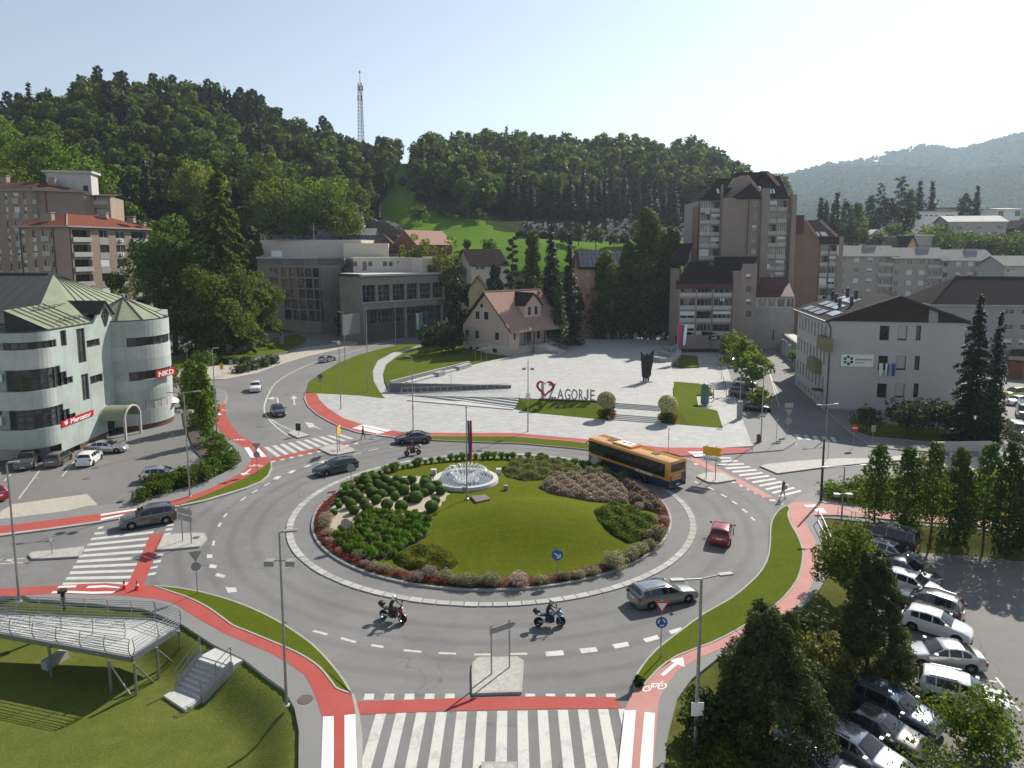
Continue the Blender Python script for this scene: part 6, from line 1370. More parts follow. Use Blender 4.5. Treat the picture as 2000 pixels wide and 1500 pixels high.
hillhouse('house','long brown roof beside the yellow gable','house',1732,1764,480,248,9,3.0,M_beige,M_roofdk,h=9)
for k,(u0,u1,v,lbn)in enumerate(((1738,1766,461,'long white garden shed roof on the hillside, left of two'),(1764,1812,458,'long white garden shed roof on the hillside, right of two'))):hillhouse('shed',lbn,'shed',u0,u1,v+3,255,5,0.3,M_greyl,M_white,h=4)
hillhouse('shed','tiny white hut with pale roof among hillside bushes','shed',1694,1712,456,262,4,1.4,M_greyl,M_white,h=4,ridge_along=False)
# houses in the middle, behind the museum house
hillhouse('house','cream house with a broad dark roof at the foot of the meadow','house',922,990,516,205,14,4.4,M_cream,M_roofdk,((931,519,938,526),(941,519,949,526),(972,520,982,526)),yaw=-2,h=16)
hillhouse('house','yellow house with maroon roof between dark trees','house',916,948,560,180,10,2.8,plain('pale_yellow_render',(.5,.42,.22),.85,var=.1),M_roofdk,((920,548+5,928,562),(933,569,939,574)),h=12,ridge_along=False)
hillhouse('apartment_house','salmon apartment house with solar panels on its dark roof','house',1130,1220,522,188,15,4.6,plain('salmon_render',(.42,.24,.17),.85,var=.1),M_roofdk,((1145,530,1152,539),(1145,554,1152,562),(1144,574,1153,584),(1190,530,1198,539),(1190,554,1198,562)),h=17,pv=4)
hillhouse('house','unfinished red brick house with pinkish roof beside the rock face','house',770,818,475,232,17,4.2,M_brickr if False else brick_mat('raw_red_brick',(.20,.085,.06),(.17,.07,.05),(.2,.15,.13)),M_rooftan,((784,462+3,790,469),(799,462+3,806,471)),yaw=3,h=12,ridge_along=False)
hillhouse('house','long low building with weathered red tile roof behind the concrete hall','house',700,786,496,232,16,6.5,M_grey,M_roofbr,h=10,hip=True)
hillhouse('shed','grey lean-to hut under the rock face','shed',703,732,458,236,5,2.0,M_grey,M_fibre,h=8)
# rock face with the small tower
rk=[]
bm=bmesh.new();bmesh.ops.create_icosphere(bm,subdivisions=4,radius=1)
for v in bm.verts:
 n=math.sin(v.co.x*9+v.co.z*5)*.05+math.sin(v.co.z*17+v.co.x*4)*.05+random.uniform(-.05,.05);v.co*=1+n;v.co.y*=.5
me=bpy.data.meshes.new('rock_face');bm.to_mesh(me);bm.free();me.materials.append(weathered('dark_rock',(.10,.095,.085),(.04,.038,.034),.7,.25,bump=.8));o=link('rock_face',me);o.location=(X(745,246),248,25);o.scale=(9.5,8,10);structure(o)
rt=MB().box(X(702,244),X(712,244),243,246,20,Zv_(402,244)).build('chimney_stack',M_conc);tag(rt,'narrow grey masonry stack beside the rock face','chimney')
# east side: ramp walls beside the poplars
rw=wroot('ramp_wall',(60,84,0),'pale concrete ramp walls around a sunken entrance beside the poplars','wall')
def wall_px(root,a,b,h,th=.3,z=0,m=None):
 A,B=G(*a,z),G(*b,z);d=(B-A).normalized();n=Vector((-d.y,d.x,0))*th/2;MB().prism([tuple(p[:2])for p in(A-n,B-n,B+n,A+n)],z-.2,z+h).build('ramp_side',m or M_concl,root,recalc=True)
wall_px(rw,(1820,884),(1935,882),1.3);wall_px(rw,(1856,900),(1910,945),1.0);wall_px(rw,(1820,884),(1822,910),1.3);sheet('ramp_floor',[G(1826,900,.16),G(1950,888,.16),G(1990,930,.16),G(1900,945,.16)],M_paver,0,None)
bpy.data.objects['ramp_floor']['kind']='structure'
# garage with the ambulance yard
gz=wroot('garage',(86,130,0),'small red-brown garage beside the ambulance','garage')
pG=[G(1966,738),G(1996,742),G(2010,716),G(1975,712)];MB().prism([tuple(p[:2])for p in pG],0,3.4).build('wall',plain('red_brown_boards',(.16,.06,.035),.8),gz,recalc=True);MB().prism([tuple(p[:2])for p in(pG[0]+Vector((-.5,-.6,0)),pG[1]+Vector((.6,-.6,0)),pG[2],pG[3])],3.4,3.65).build('flat_roof',M_roofdk,gz,recalc=True)
# mast on the ridge
ms=wroot('radio_mast',(X(714,400),400,70),'tall lattice radio mast rising above the wooded ridge','mast')
bx,by=X(714,400),400;z0=66;z1=Zv_(176,400);z2=Zv_(153,400);legs=[(-1,-.6),(1,-.6),(0,1.1)]
def lp(k,z):t=(z-z0)/(z1-z0);s=2.0*(1-t)+1.0*t;return Vector((bx+legs[k][0]*s,by+legs[k][1]*s,z))
for k in range(3):MB().bar(lp(k,z0),lp(k,z1),.24).build('leg',M_dark,ms)
mb=MB();nz=26
for i in range(nz):
 za,zb=z0+(z1-z0)*i/nz,z0+(z1-z0)*(i+1)/nz
 for k in range(3):mb.bar(lp(k,za),lp((k+1)%3,zb),.14);mb.bar(lp(k,za),lp((k+1)%3,za),.12)
tag(mb.build('lattice',M_dark,ms),kind='stuff');MB().tube((bx,by,z1),(bx,by,z2),.16,.08).build('spike',M_dark,ms)
for k in range(6):a=k*1.05;p=Vector((bx+1.3*math.cos(a),by+1.3*math.sin(a),z1-3-2.6*(k%2)*2));MB().box(p.x-.3,p.x+.3,p.y-.2,p.y+.2,p.z-1.4,p.z+1.4).build('antenna_panel',M_greyw,ms)
MB().box(bx-.5,bx+.5,by-.5,by+.5,z2-1.6,z2-.8).build('beacon',M_steel,ms)
# ---------------------------------------------------------------- foliage kit
def quads_mesh(name,C,N,S,mat,asp=0.55,extra=None,extra_mat=None):
 """leaf-sized rhombic faces at C facing N; extra = MB with trunk and limbs (second material)"""
 n=len(C);N=N/np.maximum(1e-6,np.linalg.norm(N,axis=1,keepdims=True))
 a=rng.normal(size=(n,3));t=a-(a*N).sum(1,keepdims=True)*N;t/=np.maximum(1e-6,np.linalg.norm(t,axis=1,keepdims=True));b=np.cross(N,t)
 S=S[:,None];V=np.stack([C-t*S,C-b*S*asp,C+t*S,C+b*S*asp],1).reshape(-1,3);nv=len(V)
 ev,ef,nt=([],[],0)if extra is None else(extra.v,extra.f,len(extra.f))
 me=bpy.data.meshes.new(name);me.vertices.add(nv+len(ev));co=np.concatenate([V,np.array(ev,float).reshape(-1,3)])if len(ev)else V
 me.vertices.foreach_set('co',co.ravel());li=list(np.arange(nv,dtype=np.int32));ls=np.arange(0,nv,4)
 if nt:
  off=nv;st=[];idx=[]
  for f in ef:st.append(off);idx+=[nv+i for i in f];off+=len(f)
  loops=np.concatenate([np.arange(nv),np.array(idx)]).astype(np.int32);starts=np.concatenate([ls,np.array(st)]).astype(np.int32)
 else:loops=np.arange(nv,dtype=np.int32);starts=ls.astype(np.int32)
 me.loops.add(len(loops));me.loops.foreach_set('vertex_index',loops);me.polygons.add(len(starts));me.polygons.foreach_set('loop_start',starts)
 me.materials.append(mat)
 if nt:me.materials.append(extra_mat);mi=np.zeros(len(starts),np.int32);mi[n:]=1;me.polygons.foreach_set('material_index',mi)
 me.update(calc_edges=True);return me
def sph(n):v=rng.normal(size=(n,3));return v/np.linalg.norm(v,axis=1,keepdims=True)
def clumps(CC,RR,per,size,jit=.7,flat=1.0,up=.25,fill=.55):
 C=[];N=[];S=[]
 for c,r in zip(CC,RR):
  k=max(4,int(per));d=sph(k);rad=r*(fill+(1-fill)*rng.random(k)**.5)
  p=np.array(c)+d*rad[:,None]*np.array([1,1,flat]);C.append(p);N.append(d+rng.normal(size=(k,3))*jit+np.array([0,0,up]));S.append(size*rng.uniform(.6,1.35,k))
 return np.concatenate(C),np.concatenate(N),np.concatenate(S)
def trunk_mb(h,r,limbs=6,zb=.35,spread=2.0,lean=0.0):
 mb=MB();pts=[Vector((lean*t*t*h+.04*h*math.sin(3*t)*.3,.02*h*math.sin(4*t+1),h*t))for t in(0,.25,.5,.75,1)]
 for i,(a,b)in enumerate(zip(pts[:-1],pts[1:])):mb.tube(a,b,r*(1-.22*i),r*(1-.22*(i+1)),7,0,False)
 for k in range(limbs):
  t=zb+(1-zb)*k/max(1,limbs)*.85;a=Vector((0,0,h*t));th=k*2.4;L=spread*(1-.45*t);b=a+Vector((math.cos(th)*L,math.sin(th)*L,L*.75));mb.tube(a,b,r*.42*(1-t*.6),r*.1,5,0,False)
 return mb
def crown_broad(h,r,zb,K,per,size,seed=0,top=1.0,clump=.34):
 CC=[];RR=[]
 for k in range(K):
  d=sph(1)[0];f=rng.uniform(.35,.95);z=(zb+h)/2+d[2]*(h-zb)/2*f;w=1-.25*max(0,d[2])*top
  CC.append((d[0]*r*f*w,d[1]*r*f*w,z));RR.append(r*clump*rng.uniform(.7,1.25))
 return clumps(CC,RR,per,size)
def crown_spruce(h,r,zb,size,layers=22,per=60,droop=.35,gap=.0):
 C=[];N=[];S=[]
 for i in range(layers):
  t=i/(layers-1);z=zb+(h-zb)*t;R=r*(1-t)**.85*rng.uniform(.8,1.12)+.14;nb=max(5,int(11*(1-t)+4))
  for b in range(nb):
   a=b*2*math.pi/nb+i*.7+rng.uniform(-.2,.2);L=R*rng.uniform(.6,1.15);k=max(4,int(per*L/r/nb*3));s=rng.random(k)**.6;zo=rng.uniform(-.8,.8)*(h-zb)/layers
   x=np.cos(a)*L*s+rng.normal(size=k)*size*.6;y=np.sin(a)*L*s+rng.normal(size=k)*size*.6;zz=z+zo-droop*L*s**1.5+rng.normal(size=k)*size*.8
   C.append(np.stack([x,y,zz],1));N.append(np.stack([np.cos(a)*np.ones(k)*.5,np.sin(a)*np.ones(k)*.5,np.ones(k)],1)+rng.normal(size=(k,3))*.5);S.append(size*rng.uniform(.7,1.4,k))
 return np.concatenate(C),np.concatenate(N),np.concatenate(S)
def crown_pine(h,r,zb,K,per,size,cl=.3):
 CC=[];RR=[]
 for k in range(K):
  t=(k+.5)/K;a=k*2.4;R=r*(1-.75*t)*rng.uniform(.45,1.0);CC.append((math.cos(a)*R,math.sin(a)*R,zb+(h-zb)*t));RR.append(r*cl*(1.1-.5*t))
 return clumps(CC,RR,per,size,.9,.55 if cl>.25 else 1.1,.3,.2)
def crown_column(h,r,zb,K,per,size,clump=.5,taper=.55):
 CC=[];RR=[]
 for k in range(K):
  t=(k+.5)/K;a=k*2.4;R=r*(math.sin(math.pi*min(1,.18+t*.82))**taper)*rng.uniform(.3,.7);CC.append((math.cos(a)*R,math.sin(a)*R,zb+(h-zb)*t*.95));RR.append(r*clump*rng.uniform(.8,1.2)*(1-.5*t))
 return clumps(CC,RR,per,size,.7,1.35,.4)
L_mid=leaf_mat('leaf_mid_green',(0.062,0.108,0.014),.42);L_dark=leaf_mat('leaf_dark_green',(0.036,0.064,0.016),.28)
L_light=leaf_mat('leaf_light_green',(0.090,0.138,0.017),.45);L_yel=leaf_mat('leaf_yellow_green',(0.14,0.17,0.022),.45)
L_grey=leaf_mat('leaf_grey_green',(0.065,0.085,0.045),.3);L_con=leaf_mat('needle_dark_green',(0.022,0.038,0.015),.12,.5);L_pine=leaf_mat('needle_pine',(0.058,0.084,0.028),.2,.5)
L_box=leaf_mat('boxwood_leaf',(0.075,0.14,0.018),.35,.45);L_tuft=leaf_mat('grass_blade',(0.12,0.21,0.018),.45,.4);L_autumn=leaf_mat('leaf_pale_autumn',(0.12,0.13,0.04),.4,.5)
L_silver=leaf_mat('silver_leaf',(0.24,0.245,0.19),.25,.4);L_lav=leaf_mat('lavender_flower',(0.34,0.27,0.32),.25,.4);L_pur=leaf_mat('purple_flower',(0.20,0.10,0.18),.25,.4)
L_redf=leaf_mat('red_flower',(0.27,0.038,0.014),.25,.45,.1);L_sage=leaf_mat('sage_leaf',(0.15,0.17,0.07),.3,.4);L_cream=leaf_mat('cream_leaf',(0.42,0.40,0.26),.3,.4);L_orange=leaf_mat('rusty_leaf',(0.15,0.075,0.022),.35,.5);L_hill=leaf_mat('hill_leaf_green',(0.070,0.118,0.015),.42,.5,.4)
def tree(name,label,u,v,vt,w,kind,z=None,leaf=None,bark=None,cat='tree',group=None,dens=1.0,lsize=None,zb=.22,Y=None,pos=None,hgt=None):
 """tree standing at photo point (u, v) whose top reaches vt and whose crown is w px wide"""
 if pos is None:p=G(u,v,0 if z is None else z)if Y is None else Vector((X(u,Y),Y,z if z is not None else HZ(X(u,Y),Y)))
 else:p=Vector(pos)
 h=AT(u,vt,p.y).z-p.z if hgt is None else hgt;r=w*p.y/FPX/2*1.0;px=FPX/p.y*.512
 s=lsize or max(.11,min(.8,1.5/px));area=(r*(h*(1-zb)))*7.0;n=int(min(42000,max(500,dens*area/(s*s)*.75)))
 root=empty(name,p,random.uniform(0,6.28),label,cat,group)
 if kind=='broad':K=54;C=crown_broad(h-r*.15,r*1.0,h*zb,K,n/K,s,clump=.25);tm=trunk_mb(h*.8,max(.09,h*.02),7,.3,r*.6)
 elif kind=='spruce':C=crown_spruce(h,r,h*zb*.5,s*.9,26,n/26);tm=trunk_mb(h*.97,max(.08,h*.014),0)
 elif kind=='pine':K=80 if dens>2 else 34;C=crown_pine(h,r,h*zb,K,n/K,s,.19 if dens>2 else .3);tm=trunk_mb(h*.95,max(.08,h*.016),8,.25,r*.7)
 elif kind=='column':K=26;C=crown_column(h,r,h*zb,K,n/K,s);tm=trunk_mb(h*.85,max(.06,h*.011),5,.3,r*.3)
 elif kind=='bush':K=22;C=crown_broad(h,r,h*.02,K,n/K,s,clump=.4);tm=trunk_mb(h*.7,.06,6,.1,r*.6)
 lf=leaf or{'broad':L_mid,'spruce':L_con,'pine':L_pine,'column':L_mid,'bush':L_mid}[kind]
 link('trunk',tm.mesh('trunk',bark or M_bark,180),root);link('crown',quads_mesh('crown',*C,lf,.22 if kind=='pine' else .55),root);return root
 # ---------------------------------------------------------------- wooded hills
LODS={}
def hill_tpl():
 out={'broad':[],'spruce':[],'pine':[]}
 for k in range(4):
  h=17+1.5*k;r=(5.6,6.4,5.0,6.0)[k];tm=trunk_mb(h*.75,.3,4,.3,r*.5)
  out['broad'].append(quads_mesh('broadleaf_tree',*crown_broad(h,r,h*(.12 if k%2 else .2),26,62,.62,clump=.33),(L_hill,L_mid,L_light,L_hill)[k],.7,tm,M_bark))
 for k in range(2):out['spruce'].append(quads_mesh('spruce_tree',*crown_spruce(22+3*k,3.6+.3*k,2.0,.55,20,60),L_con,.6,trunk_mb(22,.25,0),M_bark))
 for k in range(2):out['pine'].append(quads_mesh('pine_tree',*crown_pine(21+2*k,4.8,6.0,40,34,.6,.24),L_pine,.6,trunk_mb(20,.28,6,.4,2.5),M_bark))
 return out
TPL=hill_tpl();cand=[]
CEM=[(1010,470),(1030,432),(1120,418),(1240,412),(1352,408),(1352,470),(1290,462),(1180,455)]
for gy in np.arange(206,470,8.2):
 for gx in np.arange(-330,175,8.2):
  x=gx+random.uniform(-3,3);y=gy+random.uniform(-3,3);u=1000+FPX*x/y
  if u<-60 or u>1600:continue
  z=HZ(x,y)
  if z<2.5:continue
  vb=491-(z-24)*FPX/y;q=np.array([[u,vb]])
  if inside(q,[(a,b,0)for a,b in mead_poly])[0]or inside(q,[(a,b,0)for a,b in CEM])[0]:continue
  if 640<u<1360 and vb>430:continue
  if u>1360 and(u>1530 or y<330):continue
  if u<260 and y<214:continue
  if 520<u<800 and y<262 and vb>440:continue
  nz=math.sin(x*.045+1)*math.cos(y*.05)+.5*math.sin(x*.09+y*.07)
  kind='broad'
  if u<760 and y>300 and nz>.75:kind='pine' if random.random()<.6 else 'spruce'
  if u<760 and y>372 and random.random()<.35:kind='pine'
  if u>980 and y<331:kind='spruce'
  if random.random()<.04:kind='spruce'
  sc=random.uniform(.78,1.18)*(.8 if(700<u<830)else 1.0)
  cand.append((y,x,z,kind,sc))
cand.sort()
cnt={'broad':0,'spruce':0,'pine':0};rest=[]
INFO={'broad':('broadleaf_tree','broad deciduous tree in the dense wood on the hillside','deciduous trees of the hillside wood'),'spruce':('spruce_tree','dark pointed spruce in the hillside wood','spruces of the hillside wood'),'pine':('pine_tree','open crowned pine standing in the upper hillside wood','pines of the hillside wood')}
for y,x,z,kind,sc in cand:
 k=random.randrange(len(TPL[kind]));rz=random.uniform(0,6.28);s3=(sc*random.uniform(.9,1.12),sc*random.uniform(.9,1.12),sc)
 if cnt[kind]<290:
  cnt[kind]+=1;nm,lb_,gr=INFO[kind];o=link(nm,TPL[kind][k]);o.location=(x,y,z-.4);o.rotation_euler=(0,0,rz);o.scale=s3;tag(o,lb_,'tree',gr)
 else:rest.append((x,y,z-.4,rz,s3,kind,k))
def joined(name,items,tpl,mats):
 VV=[];MI=[]
 for x,y,z,rz,s3,kind,k in items:
  me=tpl[kind][k];n=len(me.vertices);co=np.empty(n*3);me.vertices.foreach_get('co',co);co=co.reshape(-1,3)[:4*(len(me.vertices)//4)]
  nq=sum(1 for p in me.polygons if p.material_index==0);co=co[:nq*4].reshape(nq,4,3)[::2];c,s=math.cos(rz),math.sin(rz)
  cen=co.mean(1,keepdims=True);co=cen+(co-cen)*1.4;co=co*np.array(s3);co=np.stack([co[...,0]*c-co[...,1]*s+x,co[...,0]*s+co[...,1]*c+y,co[...,2]+z],-1);VV.append(co.reshape(-1,3));MI+=[mats.index(me.materials[0])]*(len(co))
 V=np.concatenate(VV);me=bpy.data.meshes.new(name);me.vertices.add(len(V));me.vertices.foreach_set('co',V.ravel());me.loops.add(len(V));me.loops.foreach_set('vertex_index',np.arange(len(V),dtype=np.int32));me.polygons.add(len(V)//4);me.polygons.foreach_set('loop_start',np.arange(0,len(V),4,dtype=np.int32))
 for m in mats:me.materials.append(m)
 me.polygons.foreach_set('material_index',np.array(MI,np.int32));me.update(calc_edges=True);return me
if rest:tag(link('hill_wood',joined('hill_wood',rest,TPL,[L_hill,L_mid,L_light,L_con,L_pine])),kind='stuff')
print('hill trees',cnt,len(rest))
# cemetery spruces, one by one
for k in range(26):
 u=1000+12.6*k+random.uniform(-4,4);y=322+random.uniform(-6,10);x=X(u,y);o=link('cemetery_spruce',TPL['spruce'][k%2]);o.location=(x,y,HZ(x,y)-.4);o.rotation_euler=(0,0,k*1.3);s=random.uniform(.62,.95);o.scale=(s*.9,s*.9,s);tag(o,'dark spruce in the row along the upper edge of the cemetery','tree','spruces along the cemetery')
mb=MB();
for k in range(900):
 u=random.uniform(1020,1352);v=random.uniform(420,466);
 if u<1180 and v<428+random.random()*20:continue
 y=300-(v-443)*.9;x=X(u,y);z=HZ(x,y);w=random.uniform(.3,.7);mb.box(x-w,x+w,y-.15,y+.15,z-.3,z+random.uniform(.6,1.5),random.randrange(3))
tag(mb.build('gravestones',[M_concl,M_conc,M_dark]),kind='stuff')
# far mountain with its forest
tm_=np.linspace(.2,1.3,70);ym=np.linspace(1100,3000,50);TT,YY=np.meshgrid(tm_,ym);XX=TT*YY
def mount_z(x,y):
 u=1000+FPX*x/np.maximum(y,1);ridge=np.interp(u,[1300,1500,1535,1600,1700,1780,1850,1920,2000,2200,2800],[385,350,345,325,312,303,309,285,258,220,190]);zr=24+(491-ridge)*2400/FPX-10
 t=np.clip((y-1150)/1250,0,1);z=zr*(t**.9)*(1+.06*np.sin(x*.009+y*.006));return np.where(y>2400,zr*(1-.3*np.clip((y-2400)/600,0,1)),z)
ZZ=mount_z(XX,YY);structure(link('mountain',grid_mesh('mountain',XX,YY,ZZ,[M_earth])))
CC=[];NN=[];SS=[];nm=9500;yy_=rng.uniform(1160,2440,nm);tt_=rng.uniform(.28,1.0,nm);
for y,t in zip(yy_,tt_):
 x=t*y;z=float(mount_z(np.array([x]),np.array([y]))[0]);r=rng.uniform(7,13);d=sph(14);d[:,2]=np.abs(d[:,2])*1.1-.15;CC.append(np.array([x,y,z+5])+d*r*np.array([1,1,1.15]));NN.append(d+rng.normal(size=(14,3))*.35);SS.append(rng.uniform(4,7.5,14))
tag(link('mountain_forest',quads_mesh('mountain_forest',np.concatenate(CC),np.concatenate(NN),np.concatenate(SS),leaf_mat('mountain_leaf',(0.035,0.062,0.024),.12,.3),.85)),kind='stuff')
# chapel spire and pylons on the mountain ridge
cp=AT(1771,306,2400);sp=MB();sp.box(cp.x-4,cp.x+4,cp.y-4,cp.y+4,cp.z-25,cp.z+6);sp.lathe([(5,6),(.1,24)],cp,8);tag(sp.build('chapel',M_grey),'tiny chapel spire on the mountain ridge','chapel')
def pylon(u,v,Y,h,lb_):
 p=AT(u,v,Y);mb=MB();
 for s in(-1,1):mb.bar((p.x+s*2.2,p.y,p.z-6),(p.x+s*.3,p.y,p.z+h),.5)
 for t in(.55,.72,.88):mb.bar((p.x-5*(1.2-t),p.y,p.z+h*t),(p.x+5*(1.2-t),p.y,p.z+h*t),.45)
 tag(mb.build('pylon',M_steel),lb_,'pylon')
pylon(1828,305,2400,22,'lattice power pylon on the mountain ridge, left of two');pylon(1854,300,2400,22,'lattice power pylon on the mountain ridge, right of two')
# ---------------------------------------------------------------- trees and shrubs of the town
T=tree
T('lime_tree','huge dense broad tree in the park left of the concrete hall',340,692,402,200,'broad',leaf=L_mid,zb=.08,dens=1.6)
T('lime_tree','broad park tree at the foot of the tall pointed one',425,696,480,190,'broad',leaf=L_light,zb=.06,dens=1.5)
T('lime_tree','broad tree at the right side of the park, lower than its neighbour',505,678,520,110,'broad',leaf=L_light,zb=.1,dens=1.3)
T('lime_tree','broad park tree standing behind the round corner tower',275,668,415,165,'broad',leaf=L_mid,zb=.05,dens=1.3)
T('redwood_tree','tall pointed green tree rising above the park trees',440,688,310,190,'spruce',leaf=L_light,zb=.06,dens=2.6)
T('lime_tree','low broad tree close behind the supermarket tower',232,640,490,110,'broad',leaf=L_dark,zb=.05)
T('redwood_tree','narrow green tree at the left end of the concrete hall',512,640,470,40,'column',leaf=L_mid,zb=.1)
T('young_tree','small young tree on the sandy walkway near the park',402,735,678,62,'broad',leaf=L_mid,zb=.35)
T('shrub','round grey-green shrub at the edge of the park lawn',508,676,652,40,'bush',leaf=L_grey);T('shrub','pale feathery shrub on the park lawn by the walkway',470,694,668,40,'bush',leaf=L_grey)
T('shrub','light green shrub between the round tower and the columnar hedge',338,762,712,46,'bush',leaf=L_light)
for k,(u,v,vt,w,lb_)in enumerate(((376,795,706,56,'tall columnar thuja, leftmost of the row beside the supermarket'),(398,835,712,62,'tall columnar thuja, middle of the row beside the supermarket'),(402,868,768,44,'shorter columnar tree at the near end of the thuja row'),(412,790,752,26,'dark cypress at the back of the thuja row'))):T('thuja',lb_,u,v,vt,w,'column',leaf=L_light if k<3 else L_dark,zb=.03 if k!=2 else .25,dens=1.8)
T('spruce','slim dark spruce in front of the concrete hall',674,655,522,30,'spruce',zb=.05,dens=1.6)
for u,v,vt,w,lf,lb_ in((690,652,592,70,L_dark,'dark bush at the foot of the slim spruce'),(735,640,578,95,L_mid,'broad rounded bush in front of the hall wing'),(765,640,600,60,L_mid,'bush at the right end of the group before the hall wing'),(868,640,566,105,L_dark,'dark broad tree between hall wing and museum house')):T('shrub',lb_,u,v,vt,w,'bush',leaf=lf,dens=1.3)
T('yew_tree','dark spreading yew on the lawn left of the museum house',862,688,622,96,'broad',z=.9,leaf=L_dark,zb=.12,dens=1.6);T('shrub','low dark shrub under the spreading yew',838,676,664,32,'bush',z=.6,leaf=L_dark)
# clipped balls before the hall
BALL=[quads_mesh('clipped_ball',*clumps([(0,0,0)],[1.0],1500,.085,.28,.95,.15,.96),L_box,.7,MB().ball((0,0,0),.95,14,9),L_box)for _ in range(3)]
def ball(name,label,u,v,r,z=0.0,group=None,cat='shrub',sz=.92):
 p=G(u,v,z);o=link(name,random.choice(BALL));o.location=(p.x,p.y,z+r*sz*.86);o.scale=(r,r*random.uniform(.92,1.05),r*sz);o.rotation_euler=(0,0,random.uniform(0,6));return tag(o,label,cat,group)
for u,v,r in((773,645,1.4),(786,640,1.9),(802,646,1.3),(812,640,1.6),(792,628,2.2)):ball('clipped_shrub','round clipped shrub on the lawn in front of the hall wing',u,v,r,0,'round shrubs in front of the hall')
# trees between the hall and the houses
T('acacia','tall yellow-green tree right of the hall, in front of the red brick house',820,600,448,62,'broad',Y=215,z=4,leaf=L_yel,zb=.1);T('acacia','yellow-green tree nearer the meadow, right of its taller neighbour',872,600,455,88,'broad',Y=210,z=4,leaf=L_yel,zb=.1)
T('acacia','loose light tree above the hall wing, left of the yellow-green pair',785,600,474,40,'broad',Y=222,z=5,leaf=L_yel,zb=.2)
T('conifer','brownish conifer behind the right end of the hall wing',898,620,510,62,'broad',Y=185,z=0,leaf=L_dark,zb=.05);T('conifer','rounded dark conifer left of the dark group behind the museum',966,620,513,48,'column',Y=176,z=1,leaf=L_con,zb=.03,dens=1.5)
T('pine','crooked dark pine behind the museum house',1000,640,462,62,'pine',Y=178,z=1,leaf=L_con,zb=.12,dens=1.3);T('poplar','tall light poplar behind the museum house',1040,640,448,62,'column',Y=182,z=1,leaf=L_mid,zb=.05,dens=1.4)
T('spruce','tallest black spruce behind the museum house',1076,640,443,74,'spruce',Y=172,z=1,zb=.03,dens=1.5);T('spruce','slimmer black spruce right of the tallest one',1112,640,458,58,'spruce',Y=174,z=1,zb=.03,dens=1.4)
T('spruce','bushy dark spruce left of the salmon house',1092,650,540,60,'spruce',Y=166,z=1,leaf=L_dark,zb=.03);T('shrub','grey-green shrub beside the museum house gable end',1086,660,606,40,'bush',z=1.1,leaf=L_grey);T('birch','grey-green tree at the right of the black spruces',1122,662,548,40,'broad',z=1.1,leaf=L_grey,zb=.1)
T('birch','drooping pale birch left of the big dark trees by the plaza',1180,662,490,74,'column',z=1,leaf=L_light,bark=M_barkl,zb=.05,dens=1.4)
T('hornbeam','highest of the big dark trees behind the plaza',1262,662,408,110,'column',z=1,leaf=L_mid,zb=.03,dens=2.2);T('hornbeam','right one of the big dark trees behind the plaza',1306,662,440,76,'column',z=1,leaf=L_mid,zb=.03,dens=2);T('hornbeam','left one of the big dark trees behind the plaza',1222,662,470,66,'column',z=1,leaf=L_mid,zb=.03,dens=1.8)
for u,w,vt,lb_ in((1170,70,590,'leftmost'),(1215,80,580,'second from the left'),(1260,90,570,'second from the right'),(1305,80,580,'rightmost')):T('yew_bush','dark bush under the big plaza trees, %s of four'%lb_,u,660,vt,w,'bush',z=1,leaf=L_dark,dens=1.3)
# street trees
for u,v,vt,w,lb_ in((1428,712,640,58,'street tree farthest along the side street'),(1446,745,655,78,'second farthest street tree of the side street'),(1468,770,676,76,'largest street tree beside the parked cars'),(1484,806,752,46,'small young tree over the black parked car')):T('street_tree',lb_,u,v,vt,w,'broad',leaf=L_light,zb=.22,dens=1.3)
T('shrub','dark pointed shrub in front of the cafe',1420,668,618,26,'column',leaf=L_dark,zb=.02);T('shrub','round dark bush left of the glass fence',1470,664,640,26,'bush',leaf=L_dark);T('shrub','small round dark bush beside the cafe canopy',1484,664,646,20,'bush',leaf=L_dark)
T('young_tree','young light tree beside the street canopy',1574,660,614,32,'broad',leaf=L_mid,zb=.2);T('hedge','green climbing hedge between the canopy pillars',1566,720,668,52,'bush',leaf=L_mid,dens=1.5)
T('spruce','tall spruce at the right corner of the health centre',1893,862,580,112,'spruce',zb=.1,dens=1.8);T('spruce','thin spruce just right of the tall one',1936,846,612,58,'spruce',zb=.05,dens=1.2)
T('cypress','leaning dark cypress beside the yard',1942,868,786,24,'column',leaf=L_dark,zb=.01,dens=1.8);T('shrub','light bush beside the leaning cypress',1978,872,830,62,'bush',leaf=L_grey)
for u,v,vt,w,lb_ in((1692,846,790,62,'small dark tree left before the health centre'),(1770,852,770,100,'dark spreading tree in the middle before the health centre'),(1830,852,768,92,'dark spreading tree right before the health centre')):T('shade_tree',lb_,u,v,vt,w,'broad',leaf=L_dark,zb=.18)
# row of young poplars by the car park
for u,v,vt,w,lf,zb_,lb_ in((1709,1036,866,66,L_mid,.2,'leftmost'),(1768,1040,872,84,L_mid,.06,'second from the left'),(1814,1058,860,66,L_light,.24,'third from the left'),(1866,1062,872,74,L_mid,.08,'fourth from the left'),(1880,1064,930,50,L_yel,.2,'low one, fourth from the right'),(1921,1066,862,70,L_mid,.18,'third from the right'),(1962,1072,858,74,L_mid,.05,'second from the right'),(2000,1074,852,70,L_mid,.05,'rightmost')):T('young_poplar','young poplar in the row above the car park, %s'%lb_,u,v,vt,w,'column',z=-.7,leaf=lf,zb=zb_,dens=1.25)
for u,v,w,lb_ in((1768,1052,40,'small bush at the foot of the second poplar'),(1850,1056,60,'brown-green bush between the poplar trunks'),(1975,1072,70,'bush under the rightmost poplars')):T('shrub',lb_,u,v,v-30,w,'bush',z=-.8,leaf=L_dark)
